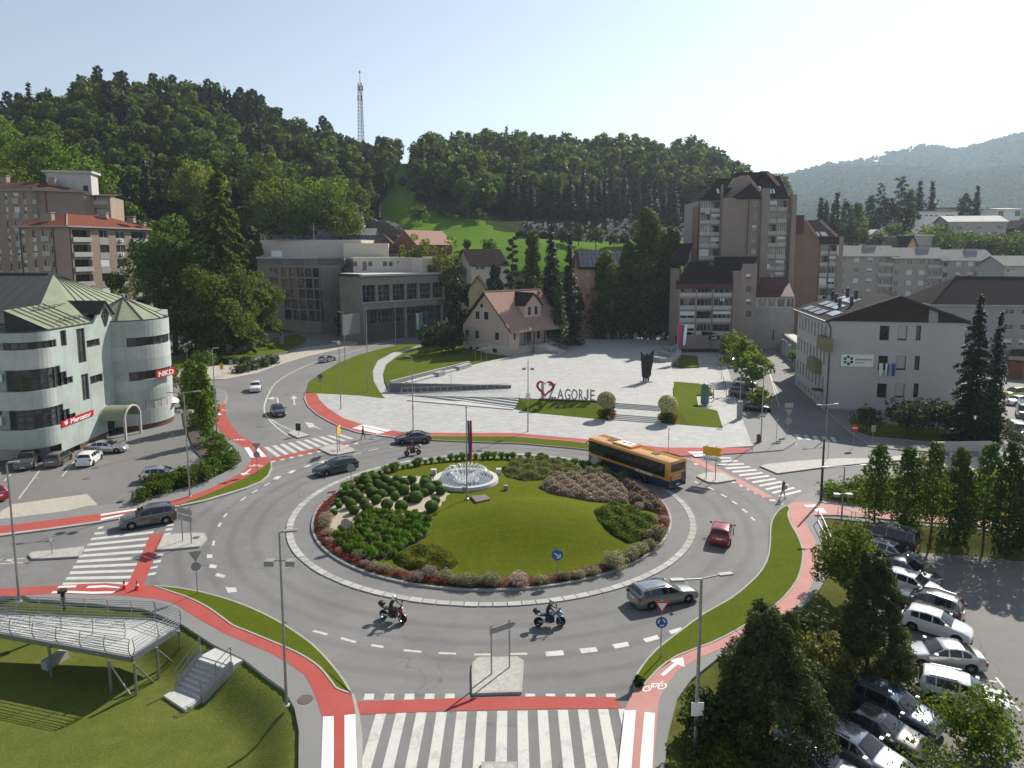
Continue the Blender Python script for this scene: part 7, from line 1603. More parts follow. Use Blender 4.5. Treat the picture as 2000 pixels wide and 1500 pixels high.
# thicket between cycle path and car park
T('pine','big bushy pine in the right foreground',1495,1440,1196,310,'pine',z=-.5,leaf=L_pine,zb=.01,dens=5,lsize=.15);T('pine','taller dark pine beside the parked cars',1695,1335,1085,200,'pine',z=-1,leaf=L_pine,zb=.02,dens=5,lsize=.16)
T('maple','light green tree at the top of the thicket by the railing',1655,1180,1018,150,'broad',z=-.6,leaf=L_light,zb=.1,dens=1.6);T('dogwood','pale yellow-leaved shrub between the two pines',1600,1370,1235,120,'bush',z=-.9,leaf=L_autumn,dens=1.5)
T('shrub','dark shrub hiding the foot of the thicket by the path',1375,1450,1330,110,'bush',z=-.3,leaf=L_dark,dens=1.6);T('shrub','green shrub in the middle of the thicket',1450,1480,1370,140,'bush',z=-.8,leaf=L_mid,dens=1.4);T('shrub','shrub at the bottom edge of the thicket',1400,1520,1440,140,'bush',z=-.8,leaf=L_mid,dens=1.4)
T('shrub','dense shrub right of the big bushy pine',1590,1420,1290,130,'bush',z=-1,leaf=L_dark,dens=1.4);T('shrub','shrub behind the big pine near the path bend',1580,1260,1190,90,'bush',z=-.6,leaf=L_dark,dens=1.4);T('shrub','shrub under the taller dark pine',1735,1290,1225,90,'bush',z=-1.2,leaf=L_mid,dens=1.4)
T('shrub','yellowish low shrub at the end of the parked row',1720,1335,1290,60,'bush',z=-1.2,leaf=L_autumn);T('juniper','wide low juniper on the car park island',1900,1465,1365,200,'bush',z=-1.2,leaf=L_light,dens=1.7)
T('birch','young drooping birch in the bottom right corner',1815,1570,1425,190,'broad',z=-1.2,leaf=L_light,bark=M_barkl,zb=.1,dens=.22)
T('shrub','small dark ball shrub on the tip of the verge by the cycle path',1247,1342,1320,20,'bush',leaf=L_dark,dens=2)
# hedge domes by the supermarket car park
for u,v,w,h_ in((278,978,40,24),(300,968,44,26),(322,962,40,26),(345,952,44,30),(372,948,46,30),(398,938,46,30),(420,926,46,28),(445,914,46,30),(300,950,40,22),(330,944,42,24),(360,934,40,24),(392,922,40,24),(420,908,40,24),(452,902,34,24)):T('hedge_dome','clipped dome of the low hedge along the supermarket car park',u,v,v-h_,w,'bush',leaf=L_mid,group='hedge domes by the car park',cat='shrub',dens=1.6,z=.15)
for u,v,w,h_,lb_ in((425,893,60,30,'wide clipped bush at the upper hedge bed, lower of two'),(420,872,50,26,'wide clipped bush at the upper hedge bed, upper of two')):T('clipped_bush',lb_,u,v,v-h_,w,'bush',leaf=L_box,cat='shrub',dens=1.6)
for k,(u,v)in enumerate(((470,728),(490,722),(510,717),(530,711))):T('low_hedge','low brownish hedge clump along the walkway kerb',u,v,v-14,40,'bush',leaf=L_grey,group='low hedge along the walkway',cat='shrub')
for k,u in enumerate(range(380,500,20)):T('low_hedge','low green hedge clump below the park lawn',u,712-(u-380)*.02,698,28,'bush',leaf=L_mid,group='low hedge below the park',cat='shrub')
for u,v in((1625,962),(1660,955),(1690,950),(1640,972),(1675,975),(1720,950),(1760,948),(1710,975),(1750,985),(1800,950)):T('ground_shrub','low bright green ground shrub in the bed by the east arm',u,v,v-16,60,'bush',leaf=L_light,group='ground shrubs in the east bed',cat='shrub',z=.2)
# meadow orchard, solitary trees
for u,vb,vt,w,lf,lb_ in((818,345,292,34,L_mid,'dark round tree standing alone at the meadow saddle'),(790,380,358,22,L_grey,'pale fruit tree near the rock'),(842,398,366,24,L_grey,'grey-green fruit tree upper left of the orchard'),(824,398,376,30,L_grey,'wide fruit tree beside the meadow path'),(848,404,384,28,L_grey,'fruit tree in the orchard middle'),(868,412,388,30,L_grey,'fruit tree left of the wood edge'),(888,418,388,34,L_grey,'large pale fruit tree at the wood edge'),(910,422,396,30,L_grey,'fruit tree right of the large pale one'),(936,428,400,26,L_grey,'small fruit tree under the dark wood'),(820,440,400,44,L_mid,'bushy tree above the red brick house'),(913,486,462,16,L_mid,'tiny lollipop tree on the meadow slope'),(955,495,448,34,L_mid,'young tree in front of the meadow'),(742,420,362,32,L_con,'dark spruce-like tree at the rock face'),(1128,468,424,26,L_grey,'pale tree left of the cemetery group'),(1162,470,420,42,L_grey,'broad pale tree below the cemetery'),(1196,462,430,24,L_grey,'small tree below the cemetery wall'),(1216,460,428,24,L_grey,'small tree right below the cemetery wall'),(1100,470,436,30,L_grey,'round tree at the left end of the cemetery')):
 Yq=np.interp(vb,[345,400,430,500],[385,312,290,238]);x=X(u,Yq);z=HZ(x,Yq);h=(vb-vt)*Yq/FPX;root=tree('orchard_tree',lb_,0,0,0,w,'spruce' if lf is L_con else 'broad',leaf=lf,zb=.18,pos=(x,Yq,z-.2),hgt=h)
for k in range(9):x=X(1015+12*k,272);T('meadow_hedge','dark hedge bush at the upper edge of the meadow',0,0,0,16,'bush',leaf=L_dark,pos=(x,275,HZ(x,275)),hgt=2.6,group='hedge at the upper meadow edge',cat='shrub')
# light trees at the foot of the left hill
for u,vb,vt,w,lf,lb_,Yq in((20,400,228,150,L_light,'bright broad tree at the left edge, upper one',245),(105,400,262,140,L_light,'bright broad tree behind the white lift house',240),(172,440,278,110,L_light,'bright pointed tree right of the apartment blocks',222),(40,420,305,120,L_light,'bright tree at the left edge, lower one',225),(400,440,300,110,L_yel,'yellow-green tree on the lower left hillside',250),(560,450,330,130,L_light,'light tree on the slope above the hall, left',245),(640,470,330,130,L_light,'light tree on the slope above the hall, right',240),(680,480,390,90,L_light,'light bush at the slope foot near the rock',232),(600,480,390,110,L_mid,'green bush at the slope foot above the hall',236),(540,480,400,90,L_mid,'green bush behind the white stage tower',236),(520,420,300,100,L_hill,'green tree above the stage tower',262),(700,440,360,70,L_light,'small light tree left of the rock stack',245)):
 x=X(u,Yq);z=24+(491-vb)*Yq/FPX;tree('hillfoot_tree',lb_,0,0,0,w,'broad',leaf=lf,zb=.06,pos=(x,Yq,z),hgt=(vb-vt)*Yq/FPX,dens=1.0,lsize=.5)
 # right hillside trees
for u,vb,vt,w,kd,lf,lb_ in((1594,444,392,18,'spruce',L_con,'small spruce left of the hillside spruce row'),(1604,446,398,18,'spruce',L_con,'second spruce of the hillside row'),(1624,450,380,26,'spruce',L_con,'ragged spruce in the hillside row'),(1618,470,402,34,'spruce',L_con,'wide spruce in the hillside row'),(1642,472,392,36,'column',L_dark,'dark tree at the right end of the hillside row'),(1664,472,398,44,'column',L_mid,'green round-topped tree beside the hillside spruces'),(1690,450,384,34,'column',L_dark,'dark tree left of the hilltop group'),(1708,450,362,36,'pine',L_con,'pine in the hilltop group'),(1724,450,380,44,'broad',L_dark,'broad tree in the hilltop group'),(1746,450,350,52,'pine',L_con,'tallest pine of the hilltop group'),(1760,450,366,50,'broad',L_mid,'pale broad tree in the hilltop group'),(1782,446,360,40,'spruce',L_con,'spruce right in the hilltop group'),(1806,446,362,34,'spruce',L_con,'lone spruce right of the hilltop group'),(1764,470,396,26,'column',L_con,'dark slim tree before the long white house'),(1870,436,382,36,'column',L_con,'dark tree behind the pale house, left of two'),(1893,436,370,36,'spruce',L_con,'dark spruce behind the pale house, right of two'),(1915,430,404,70,'broad',L_light,'light tree above the pale house'),(1745,470,430,52,'broad',L_mid,'green tree below the long white house'),(1810,472,432,70,'broad',L_light,'light spreading tree below the long white house'),(1763,480,450,36,'bush',L_mid,'bush beside the brown roof'),(1702,482,456,40,'bush',L_grey,'grey-green bush above the apartment row'),(1680,478,448,18,'bush',L_yel,'yellow-green bush above the apartment row'),(1845,484,452,70,'bush',L_mid,'bush before the pale house, left'),(1880,482,452,50,'bush',L_mid,'bush before the pale house, right'),(1930,500,450,110,'broad',L_mid,'wide green tree right of the apartment row'),(1985,500,446,90,'broad',L_mid,'wide green tree at the right edge'),(1905,500,460,60,'broad',L_dark,'dark tree behind the right apartment block'),(1730,462,440,24,'bush',L_mid,'round bush by the white hut'),(1700,450,420,50,'bush',L_dark,'dark thicket left of the white hut'),(1655,480,440,40,'bush',L_dark,'dark thicket under the hillside spruces'),(1960,440,420,50,'bush',L_mid,'bush below the white modern house')):
 Yq=float(np.interp(vb,[430,450,472,500],[320,300,265,240]));x=X(u,Yq);z=24+(491-vb)*Yq/FPX;tree('hillside_'+{'spruce':'spruce','pine':'pine','bush':'bush'}.get(kd,'tree'),lb_,0,0,0,w,kd,leaf=lf,zb=.06,pos=(x,Yq,z-1.0),hgt=(vb-vt)*Yq/FPX+1.0,dens=1.0)
 # ================================================================ planted roundabout island
def isl(x,y):
 x=np.asarray(x,float);y=np.asarray(y,float);r=np.hypot(x-CEN.x,y-CEN.y)/R_IN
 return .17+.55*np.clip(1-r*r,0,1)+1.55*np.exp(-(((x-2.6)/7.2)**2+((y-58.6)/5.2)**2)**1.3)*np.clip((1-r)*5,0,1)
def GI(u,v):
 p=G(u,v,.3)
 for _ in range(5):p=G(u,v,float(isl(p.x,p.y)))
 return p
z4=lambda L:[(600+x/5,870+y/5)for x,y in L];z5=lambda L:[(950+x/5,870+y/5)for x,y in L]
BEDS={'gravel':z4([(225,600),(330,480),(500,320),(700,300),(1180,300),(1370,400),(1380,480),(1280,610),(1050,690),(680,690),(480,740),(390,800),(270,850),(120,700)]),'tuft':z4([(255,880),(390,800),(480,740),(650,690),(900,680),(1130,690),(1200,790),(1160,900),(1050,970),(850,1080),(700,1130),(480,1080),(330,1000)]),'cover':z4([(825,1090),(900,1030),(1100,955),(1250,970),(1400,1040),(1480,1150),(1400,1210),(1100,1240),(900,1180)]),'cover2':z5([(1050,640),(1200,580),(1500,640),(1680,760),(1700,830),(1600,900),(1400,960),(1230,870),(1090,740)]),'lavender':z5([(510,410),(600,320),(900,280),(1250,330),(1390,450),(1380,570),(1000,550),(620,470)]),'purple':z5([(1230,310),(1400,370),(1560,470),(1700,580),(1760,650),(1700,670),(1560,630),(1400,560),(1390,450),(1300,370)]),'sage':z5([(140,240),(230,160),(500,130),(800,170),(980,270),(700,330),(380,350),(200,310)])}
BW={k:[GI(*p)for p in v]for k,v in BEDS.items()}
g_=np.arange(-17,17.01,.25);XX,YY=np.meshgrid(g_+CEN.x,g_+CEN.y);ZZ=isl(XX,YY);cx_=(XX[:-1,:-1]+.125).ravel();cy_=(YY[:-1,:-1]+.125).ravel();Pq=np.stack([cx_,cy_],1)
rr_=np.hypot(cx_-CEN.x,cy_-CEN.y);mi=np.zeros(len(Pq));mi[inside(Pq,BW['gravel'])]=1
for k in('tuft','cover','cover2','lavender','sage','purple'):mi[inside(Pq,BW[k])]=2
th_=np.degrees(np.arctan2(cy_-CEN.y,cx_-CEN.x))%360;mi[(rr_>R_IN-1.5)&((th_>168)|(th_<12))]=2
me=grid_mesh('island_mound',XX,YY,ZZ,[M_lawnm,M_gravel,M_soil],mi);bm=bmesh.new();bm.from_mesh(me);bmesh.ops.delete(bm,geom=[v for v in bm.verts if math.hypot(v.co.x-CEN.x,v.co.y-CEN.y)>R_IN-.05],context='VERTS');bm.to_mesh(me);bm.free();structure(link('island_mound',me))
def inpoly_pts(poly,n):
 xs_=[p.x for p in poly];ys_=[p.y for p in poly];out=np.zeros((0,2))
 while len(out)<n:
  q=np.stack([rng.uniform(min(xs_),max(xs_),n*2),rng.uniform(min(ys_),max(ys_),n*2)],1);out=np.concatenate([out,q[inside(q,poly)]])
 return out[:n]
def cover(name,poly,n,size,h,mat,jit=.6,bumpf=None,mat2=None):
 P=inpoly_pts(poly,n);z=isl(P[:,0],P[:,1]);e=np.clip(seg_dist(P,poly,True)/.7,0,1)**.6
 hb=h*(.62+.38*np.sin(P[:,0]*2.1+1)*np.cos(P[:,1]*2.4))if bumpf is None else bumpf(P);H=(hb*e)*rng.uniform(.55,1.0,n)
 C=np.stack([P[:,0],P[:,1],z+H],1);N=rng.normal(size=(n,3))*jit+np.array([0,0,.8]);o=link(name,quads_mesh(name,C,N,size*rng.uniform(.6,1.4,n),mat));return tag(o,kind='stuff')
cover('sage_cover',BW['sage'],26000,.075,.85,L_sage);cover('ground_cover',BW['cover'],15000,.07,.62,L_yel);cover('ground_cover',BW['cover2'],16000,.085,.75,L_light)
blobs=lambda P:.5+.45*np.abs(np.sin(P[:,0]*1.9+P[:,1]*.6)*np.sin(P[:,1]*2.3-P[:,0]*.5))
cover('lavender_bed',BW['lavender'],22000,.065,.9,L_lav,.7,blobs);cover('lavender_leaves',BW['lavender'],16000,.07,.7,L_grey,.7,lambda P:blobs(P)*.9);cover('purple_bed',BW['purple'],8000,.075,1.0,L_pur,.7,blobs);cover('purple_bed_leaves',BW['purple'],7000,.08,.8,L_silver,.7,blobs)
# red flower ribbon
n=11000;a=np.radians(rng.uniform(168,374,n));cl_=(np.sin(a*60)*np.sin(a*23+1));r=R_IN-.28-rng.uniform(0,.8,n);zc=.2+np.abs(np.sin(a*R_IN*5.0))*.12+rng.uniform(.02,.16,n)
link_o=link('flower_border',quads_mesh('flower_border',np.stack([CEN.x+r*np.cos(a),CEN.y+r*np.sin(a),zc+.08],1),rng.normal(size=(n,3))*.6+np.array([0,0,.8]),.05*rng.uniform(.6,1.4,n),L_redf));tag(link_o,kind='stuff')
n=7000;a=np.radians(rng.uniform(168,374,n));r=R_IN-.28-rng.uniform(0,1.0,n);tag(link('flower_leaves',quads_mesh('flower_leaves',np.stack([CEN.x+r*np.cos(a),CEN.y+r*np.sin(a),.22+rng.uniform(0,.12,n)],1),rng.normal(size=(n,3))*.6+np.array([0,0,.8]),.05*rng.uniform(.6,1.4,n),L_dark)),kind='stuff')
# clipped box balls, each its own plant
for x,y,r in((350,465,34),(290,540,33),(312,580,33),(262,645,38),(365,525,40),(425,565,55),(457,622,52),(500,500,55),(410,460,40),(475,460,45),(520,410,42),(555,550,50),(592,605,57),(630,450,62),(605,405,48),(570,330,60),(590,365,55),(675,520,52),(720,465,50),(735,400,52),(685,365,45),(690,645,42),(780,565,60),(820,435,48),(858,490,50),(860,385,50),(920,585,65),(940,425,60),(975,520,40),(945,355,50),(1055,410,55),(1065,495,65),(1145,455,45),(1190,415,62),(1150,360,55),(1305,430,55),(1270,380,50),(1215,585,65),(1255,530,45),(680,320,45),(760,325,55),(880,330,55),(1020,325,50),(1160,330,55),(810,350,45),(420,400,45)):
 p=GI(600+x/5,870+(y+r*.8)/5);rm=r/5*p.y/FPX*1.06;o=link('boxwood_ball',random.choice(BALL));o.location=(p.x,p.y,p.z+rm*.72);o.scale=(rm,rm*random.uniform(.9,1.08),rm*.92);o.rotation_euler=(0,0,random.uniform(0,6));tag(o,'clipped boxwood ball in the gravel bed left of the fountain','shrub','boxwood balls on the roundabout')
 # ornamental grass tufts
def tuft_mesh(h,r,n,mat,w=.035):
 C=[];mb=MB()
 for k in range(n):
  a=random.uniform(0,6.28);L=random.uniform(.6,1.0);out=r*random.uniform(.15,1.0);d=Vector((math.cos(a),math.sin(a),0));s=Vector((-d.y,d.x,0))*w;b=d*out*.15;m=d*out*.6+Vector((0,0,h*L));e=d*out*1.15+Vector((0,0,h*L*(1-.55*out/r)))
  mb.add([b-s,b+s,m+s,m-s,e],[(0,1,2,3),(3,2,4)])
 return mb.mesh('ornamental_grass',mat)
TF=[tuft_mesh(.75,.55,170,L_tuft)for _ in range(3)];pts=[]
cand_=inpoly_pts(BW['tuft'],3000)
for q in cand_:
 if all((q[0]-p[0])**2+(q[1]-p[1])**2>.62**2 for p in pts):pts.append(q)
for q in pts[:235]:
 o=link('ornamental_grass',random.choice(TF));o.location=(q[0],q[1],float(isl(q[0],q[1])));s=random.uniform(.75,1.1);o.scale=(s,s,s*random.uniform(.8,1.1));o.rotation_euler=(0,0,random.uniform(0,6));tag(o,'bright green grass tuft in the dense front left bed of the roundabout','grass tuft','grass tufts in the front left bed')
for k in range(52):
 a=math.radians(28+k*2.72+random.uniform(-.6,.6));r=R_IN-.75+random.uniform(-.2,.1);q=ringpt(r,a);o=link('ornamental_grass',random.choice(TF));o.location=(q.x,q.y,.17);s=random.choice((.7,.95,1.15,1.25));o.scale=(s,s,s*1.05);o.rotation_euler=(0,0,k);tag(o,'green grass tuft in the row along the far rim of the roundabout','grass tuft','grass tufts along the far rim')
 # silver shrubs round the front
SV=[quads_mesh('silver_shrub',*clumps([(math.cos(k*2.4)*.55*((k%5)/5+.2),math.sin(k*2.4)*.55*((k%5)/5+.2),.45+.12*(k%3))for k in range(14)],[.36]*14,130,.055,.8),L_silver,.6)for _ in range(2)]+[quads_mesh('silver_shrub',*clumps([(math.cos(k*2.4)*.55*((k%5)/5+.2),math.sin(k*2.4)*.55*((k%5)/5+.2),.45+.12*(k%3))for k in range(14)],[.36]*14,130,.055,.8),L_lav,.6)]
for x,y,r in[(600+a/5,870+b/5,c)for a,b,c in((190,720,60),(170,790,70),(200,870,55),(215,940,45),(310,1030,40),(490,1090,60),(560,1160,45),(650,1190,55),(760,1215,55),(900,1240,45),(1070,1300,65),(1200,1270,80),(1350,1290,70),(1430,1330,60),(1540,1345,80),(1640,1345,70),(1800,1340,85))]+[(950+a/5,870+b/5,c)for a,b,c in((60,1350,80),(320,1350,95),(530,1330,60),(760,1290,60),(900,1280,60),(1050,1250,60),(1250,1180,110),(1420,1090,80),(1500,1050,80),(1600,1000,70),(1660,910,100),(1740,740,50),(1490,610,50),(1120,280,60),(1020,260,50))]:
 p=GI(x,y+2);s=r/5*p.y/FPX/.8*1.3;o=link('silver_shrub',SV[random.choice((0,0,1,2))]);o.location=(p.x,p.y,p.z-.1);o.scale=(s,s,s*.95);o.rotation_euler=(0,0,random.uniform(0,6));tag(o,'silvery flowering shrub behind the red flower border of the roundabout','shrub','silver shrubs behind the flower border')
 # ---- fountain
fp=GI(910,941);RF=3.3;fz=fp.z
ft=empty('fountain',fp,0,'round stone fountain with a ring of water jets on the roundabout','fountain')
MB().lathe([(RF,-.3),(RF,.42),(RF-.03,.46),(RF-.5,.46),(RF-.53,.42),(RF-.53,-.2)],n=48).build('basin',M_concl,ft,40);M_water=plain('fountain_water',(0.10,0.13,0.15),.08,0,.8,.3,6);M_foam=plain('water_foam',(0.82,0.84,0.86),.5,0,.4,.06,9)
MB().lathe([(RF-.52,.2),(.01,.22)],n=48).build('water_surface',M_water,ft)
b=NB('water_jet');tr=b.new('ShaderNodeBsdfTransparent');ms_=b.new('ShaderNodeMixShader');ms_.inputs[0].default_value=.6;b.base((.85,.87,.88)).set(.25,0,.5);b.l.new(tr.outputs[0],ms_.inputs[1]);b.l.new(b.b.outputs[0],ms_.inputs[2]);b.l.new(ms_.outputs[0],b.out.inputs['Surface']);M_jet=b.done()
jm=[]
for v_ in range(3):
 mb=MB();pts_=[]
 for k in range(13):
  t=k/12;pts_.append(Vector((-(1.55+.15*v_)*t,0,4*(1.0+.08*v_)*t*(1-t)+.12*(1-t))))
 for k in range(12):mb.tube(pts_[k],pts_[k+1],.028+.035*k/12,.028+.035*(k+1)/12,5,0,False)
 for k in range(40):t=random.uniform(.35,1);p=pts_[int(t*12)]+Vector((random.gauss(0,.07),random.gauss(0,.07),random.gauss(0,.06)));mb.ball(p,random.uniform(.015,.03),5,3)
 jm.append(mb.mesh('water_jet',M_jet))
for k in range(34):a=2*math.pi*k/34;o=link('water_jet',jm[k%3],ft);o.location=((RF-.65)*math.cos(a),(RF-.65)*math.sin(a),.25);o.rotation_euler=(0,0,a)
n=2600;a=rng.uniform(0,6.28,n);r=1.35*rng.random(n)**.6;tag(link('foam',quads_mesh('foam',np.stack([r*np.cos(a),r*np.sin(a),.25+.28*(1-r/1.4)*rng.random(n)],1),rng.normal(size=(n,3))*.5+np.array([0,0,1]),.05*rng.uniform(.5,1.5,n),M_foam),ft),kind='stuff');MB().lathe([(1.3,.22),(.9,.3),(.01,.36)],n=24).build('foam_base',M_foam,ft,180)
for u,v,lb_ in((847,927,'pale stone block left of the fountain rim'),(974,926,'pale stone block right of the fountain rim')):p=GI(u,v);tag(MB().box(-.28,.28,-.28,.28,0,.6).build('stone_block',M_concl,None,loc=p),lb_,'stone block')
# ---- flag mast
fm_=GI(912,976);mst=empty('flagpole',fm_,0,'tall steel flagpole on the roundabout','flagpole');hm=AT(912,795,fm_.y).z-fm_.z;MB().tube((0,0,0),(0,0,hm),.075,.05,8).build('pole',M_steel,mst);MB().lathe([(.2,0),(.2,.12),(.09,.2)],n=12).build('pole_base',M_steel,mst);MB().ball((0,0,hm),.09).build('finial',M_steel,mst)
fl_=cloth(.95,3.9,[(.42,M_blue),(.08,M_whc),(.5,M_redc)],'flag',fm_+Vector((.08,0,hm-1.3)),.2,.16,.3);fl_.scale=(.45,.8,1);tag(fl_,'white, blue and red flag hanging limp from the roundabout mast','flag')
p0=[GI(*q)for q in((919,972),(949,969),(957,978),(930,984))];mb=MB();mb.add([q+Vector((0,0,.18))for q in p0]+[q-Vector((0,0,.1))for q in p0],[(0,1,2,3),(7,6,5,4),(0,4,5,1),(1,5,6,2),(2,6,7,3),(3,7,4,0)]);tag(mb.build('access_hatch',plain('rusty_plate',(.16,.12,.115),.6),recalc=True),'flat brownish hatch cover beside the flagpole','hatch')
for u,v,lb_ in((908,960,'small floodlight left of the flagpole foot'),(988,957,'small floodlight on the lawn right of the hatch')):p=GI(u,v);r=empty('floodlight',p,0,lb_,'floodlight');MB().box(-.22,.22,-.16,.16,.1,.48).build('lamp_body',M_greyw,r);MB().tube((0,0,0),(0,0,.15),.05).build('stand',M_steel,r)
# white flowering standard shrubs in red pots at the plaza stairs
for u,v,lb_ in((1184,817,'cream flowering ball shrub left of the plaza stairs'),(1303,825,'cream flowering ball shrub right of the plaza stairs')):
 p=G(u,v,.14);r=empty('flower_shrub',p,0,lb_,'shrub');link('crown',quads_mesh('crown',*clumps([(0,0,2.7)],[1.35],3000,.1,.5,.9,.2,.85),L_cream,.6),r);link('crown_core',MB().ball((0,0,2.7),1.2,14,9).mesh('crown_core',L_grey,180),r);MB().tube((0,0,0),(0,0,2),.12).build('trunk',M_bark,r)
 link('underplanting',quads_mesh('underplanting',*clumps([(-.6,.1,.7),(.65,0,.8),(.1,.5,.9),(0,-.3,.5)],[.7,.7,.7,.8],420,.09,.6),L_dark,.6),r);link('red_leaves',quads_mesh('red_leaves',*clumps([(1.0,-.3,.9),(-1.0,-.2,.9),(.8,-.6,.5)],[.45]*3,170,.08,.6),L_redf,.6),r)
 # ================================================================ vehicles
M_cp=plain('car_paint',(.3,.3,.3),.22,.35,.5,0,coat=1.0);M_tyre=plain('tyre_rubber',(.014,.014,.014),.8,0,.2,0);M_rim=plain('alloy_rim',(.35,.36,.37),.3,.8,.5,0)
M_cgl=plain('tinted_car_glass',(.014,.017,.02),.04,0,.9,0);M_lamp=plain('headlamp_glass',(.6,.62,.65),.08,.2,.8,0);M_tail=plain('tail_lamp',(.30,.008,.012),.15,0,.7,0);M_plate=plain('number_plate',(.7,.7,.7),.4,0,.4,0)
def cpaint(n,c,metal=.4):return plain(n,c,.24,metal,.5,0,coat=1.0)
PAINT={'white':cpaint('white_car_paint',(.72,.73,.74),0),'silver':cpaint('silver_car_paint',(.42,.43,.44),.7),'grey':cpaint('grey_car_paint',(.085,.092,.1),.5),'black':cpaint('black_car_paint',(.012,.013,.016),.3),'dark':cpaint('dark_blue_grey_car_paint',(.022,.028,.036),.4),'red':cpaint('red_car_paint',(.30,.010,.022),.3),'brown':cpaint('grey_brown_car_paint',(.12,.115,.11),.5),'blue':cpaint('blue_grey_car_paint',(.13,.17,.22),.5),'greysil':cpaint('grey_silver_car_paint',(.23,.24,.25),.6),'lime':cpaint('lime_yellow_paint',(.42,.48,.05),0)}
#      x (front +), belt z, roof z, width factor; then cowl x, roof front x, roof rear x, tail-glass foot x, side glass rear x
STY={'wagon':(4.85,.93,.31,1.44,-1.42,[(2.42,.52,.56,.74),(2.3,.64,.70,.88),(1.9,.76,.84,.97),(.95,.92,.99,1),(.1,.95,1.40,1),(-.7,.97,1.46,1),(-1.7,.99,1.42,.98),(-2.05,1.0,1.36,.96),(-2.33,.98,1.02,.93),(-2.42,.6,.66,.86)],.95,.12,-2.0,-2.3,-2.0),'sedan':(4.6,.91,.31,1.36,-1.4,[(2.3,.5,.55,.74),(2.18,.62,.68,.88),(1.8,.74,.82,.97),(.9,.9,.97,1),(.05,.93,1.38,1),(-.6,.95,1.44,1),(-1.1,.96,1.38,.98),(-1.75,.96,1.06,.96),(-2.15,.94,1.0,.93),(-2.3,.6,.68,.86)],.9,.07,-1.05,-1.72,-1.4),'hatch':(4.1,.87,.30,1.26,-1.28,[(2.05,.52,.56,.74),(1.93,.66,.72,.9),(1.6,.78,.86,.97),(.95,.92,.98,1),(.2,.95,1.42,1),(-.5,.97,1.48,1),(-1.35,1.0,1.42,.97),(-1.6,1.0,1.36,.95),(-1.95,.95,1.0,.93),(-2.05,.6,.66,.88)],.95,.22,-1.55,-1.9,-1.45),'suv':(4.5,.93,.35,1.34,-1.36,[(2.25,.66,.72,.78),(2.15,.82,.88,.92),(1.85,.93,1.0,.98),(1.0,1.05,1.12,1),(.25,1.08,1.58,1),(-.5,1.1,1.66,1),(-1.6,1.12,1.6,.97),(-1.9,1.12,1.54,.95),(-2.17,1.05,1.1,.94),(-2.25,.7,.76,.9)],1.0,.27,-1.85,-2.14,-1.8),'van':(4.9,.97,.34,1.45,-1.5,[(2.45,.7,.76,.8),(2.32,.86,.92,.92),(2.0,1.0,1.07,.98),(1.45,1.12,1.2,1),(.75,1.15,1.88,1),(-.4,1.18,1.95,1),(-1.9,1.2,1.93,.98),(-2.3,1.2,1.88,.97),(-2.43,1.1,1.18,.97),(-2.45,.7,.76,.95)],1.45,.77,-2.28,-2.42,-2.2)}
TY_=MB().lathe([(.2,-.1),(.31,-.105),(.325,-.08),(.325,.08),(.31,.105),(.2,.1)],n=20).xf(Matrix.Rotation(math.pi/2,4,'X')).mesh('tyre',M_tyre,30)
def rim_mesh():
 mb=MB().lathe([(.225,-.1),(.225,.03),(.2,.055)],n=20);mb.lathe([(.07,.06),(.001,.07)],n=10);mb.lathe([(.2,.0),(.001,.0)],n=20,m=1)
 for k in range(5):a=k*1.2566;mb.bar((.04*math.cos(a),.04*math.sin(a),.055),(.21*math.cos(a),.21*math.sin(a),.05),.06,.03)
 return mb.xf(Matrix.Rotation(-math.pi/2,4,'X')).mesh('rim',[M_rim,M_black],30,True)
RIM=rim_mesh()
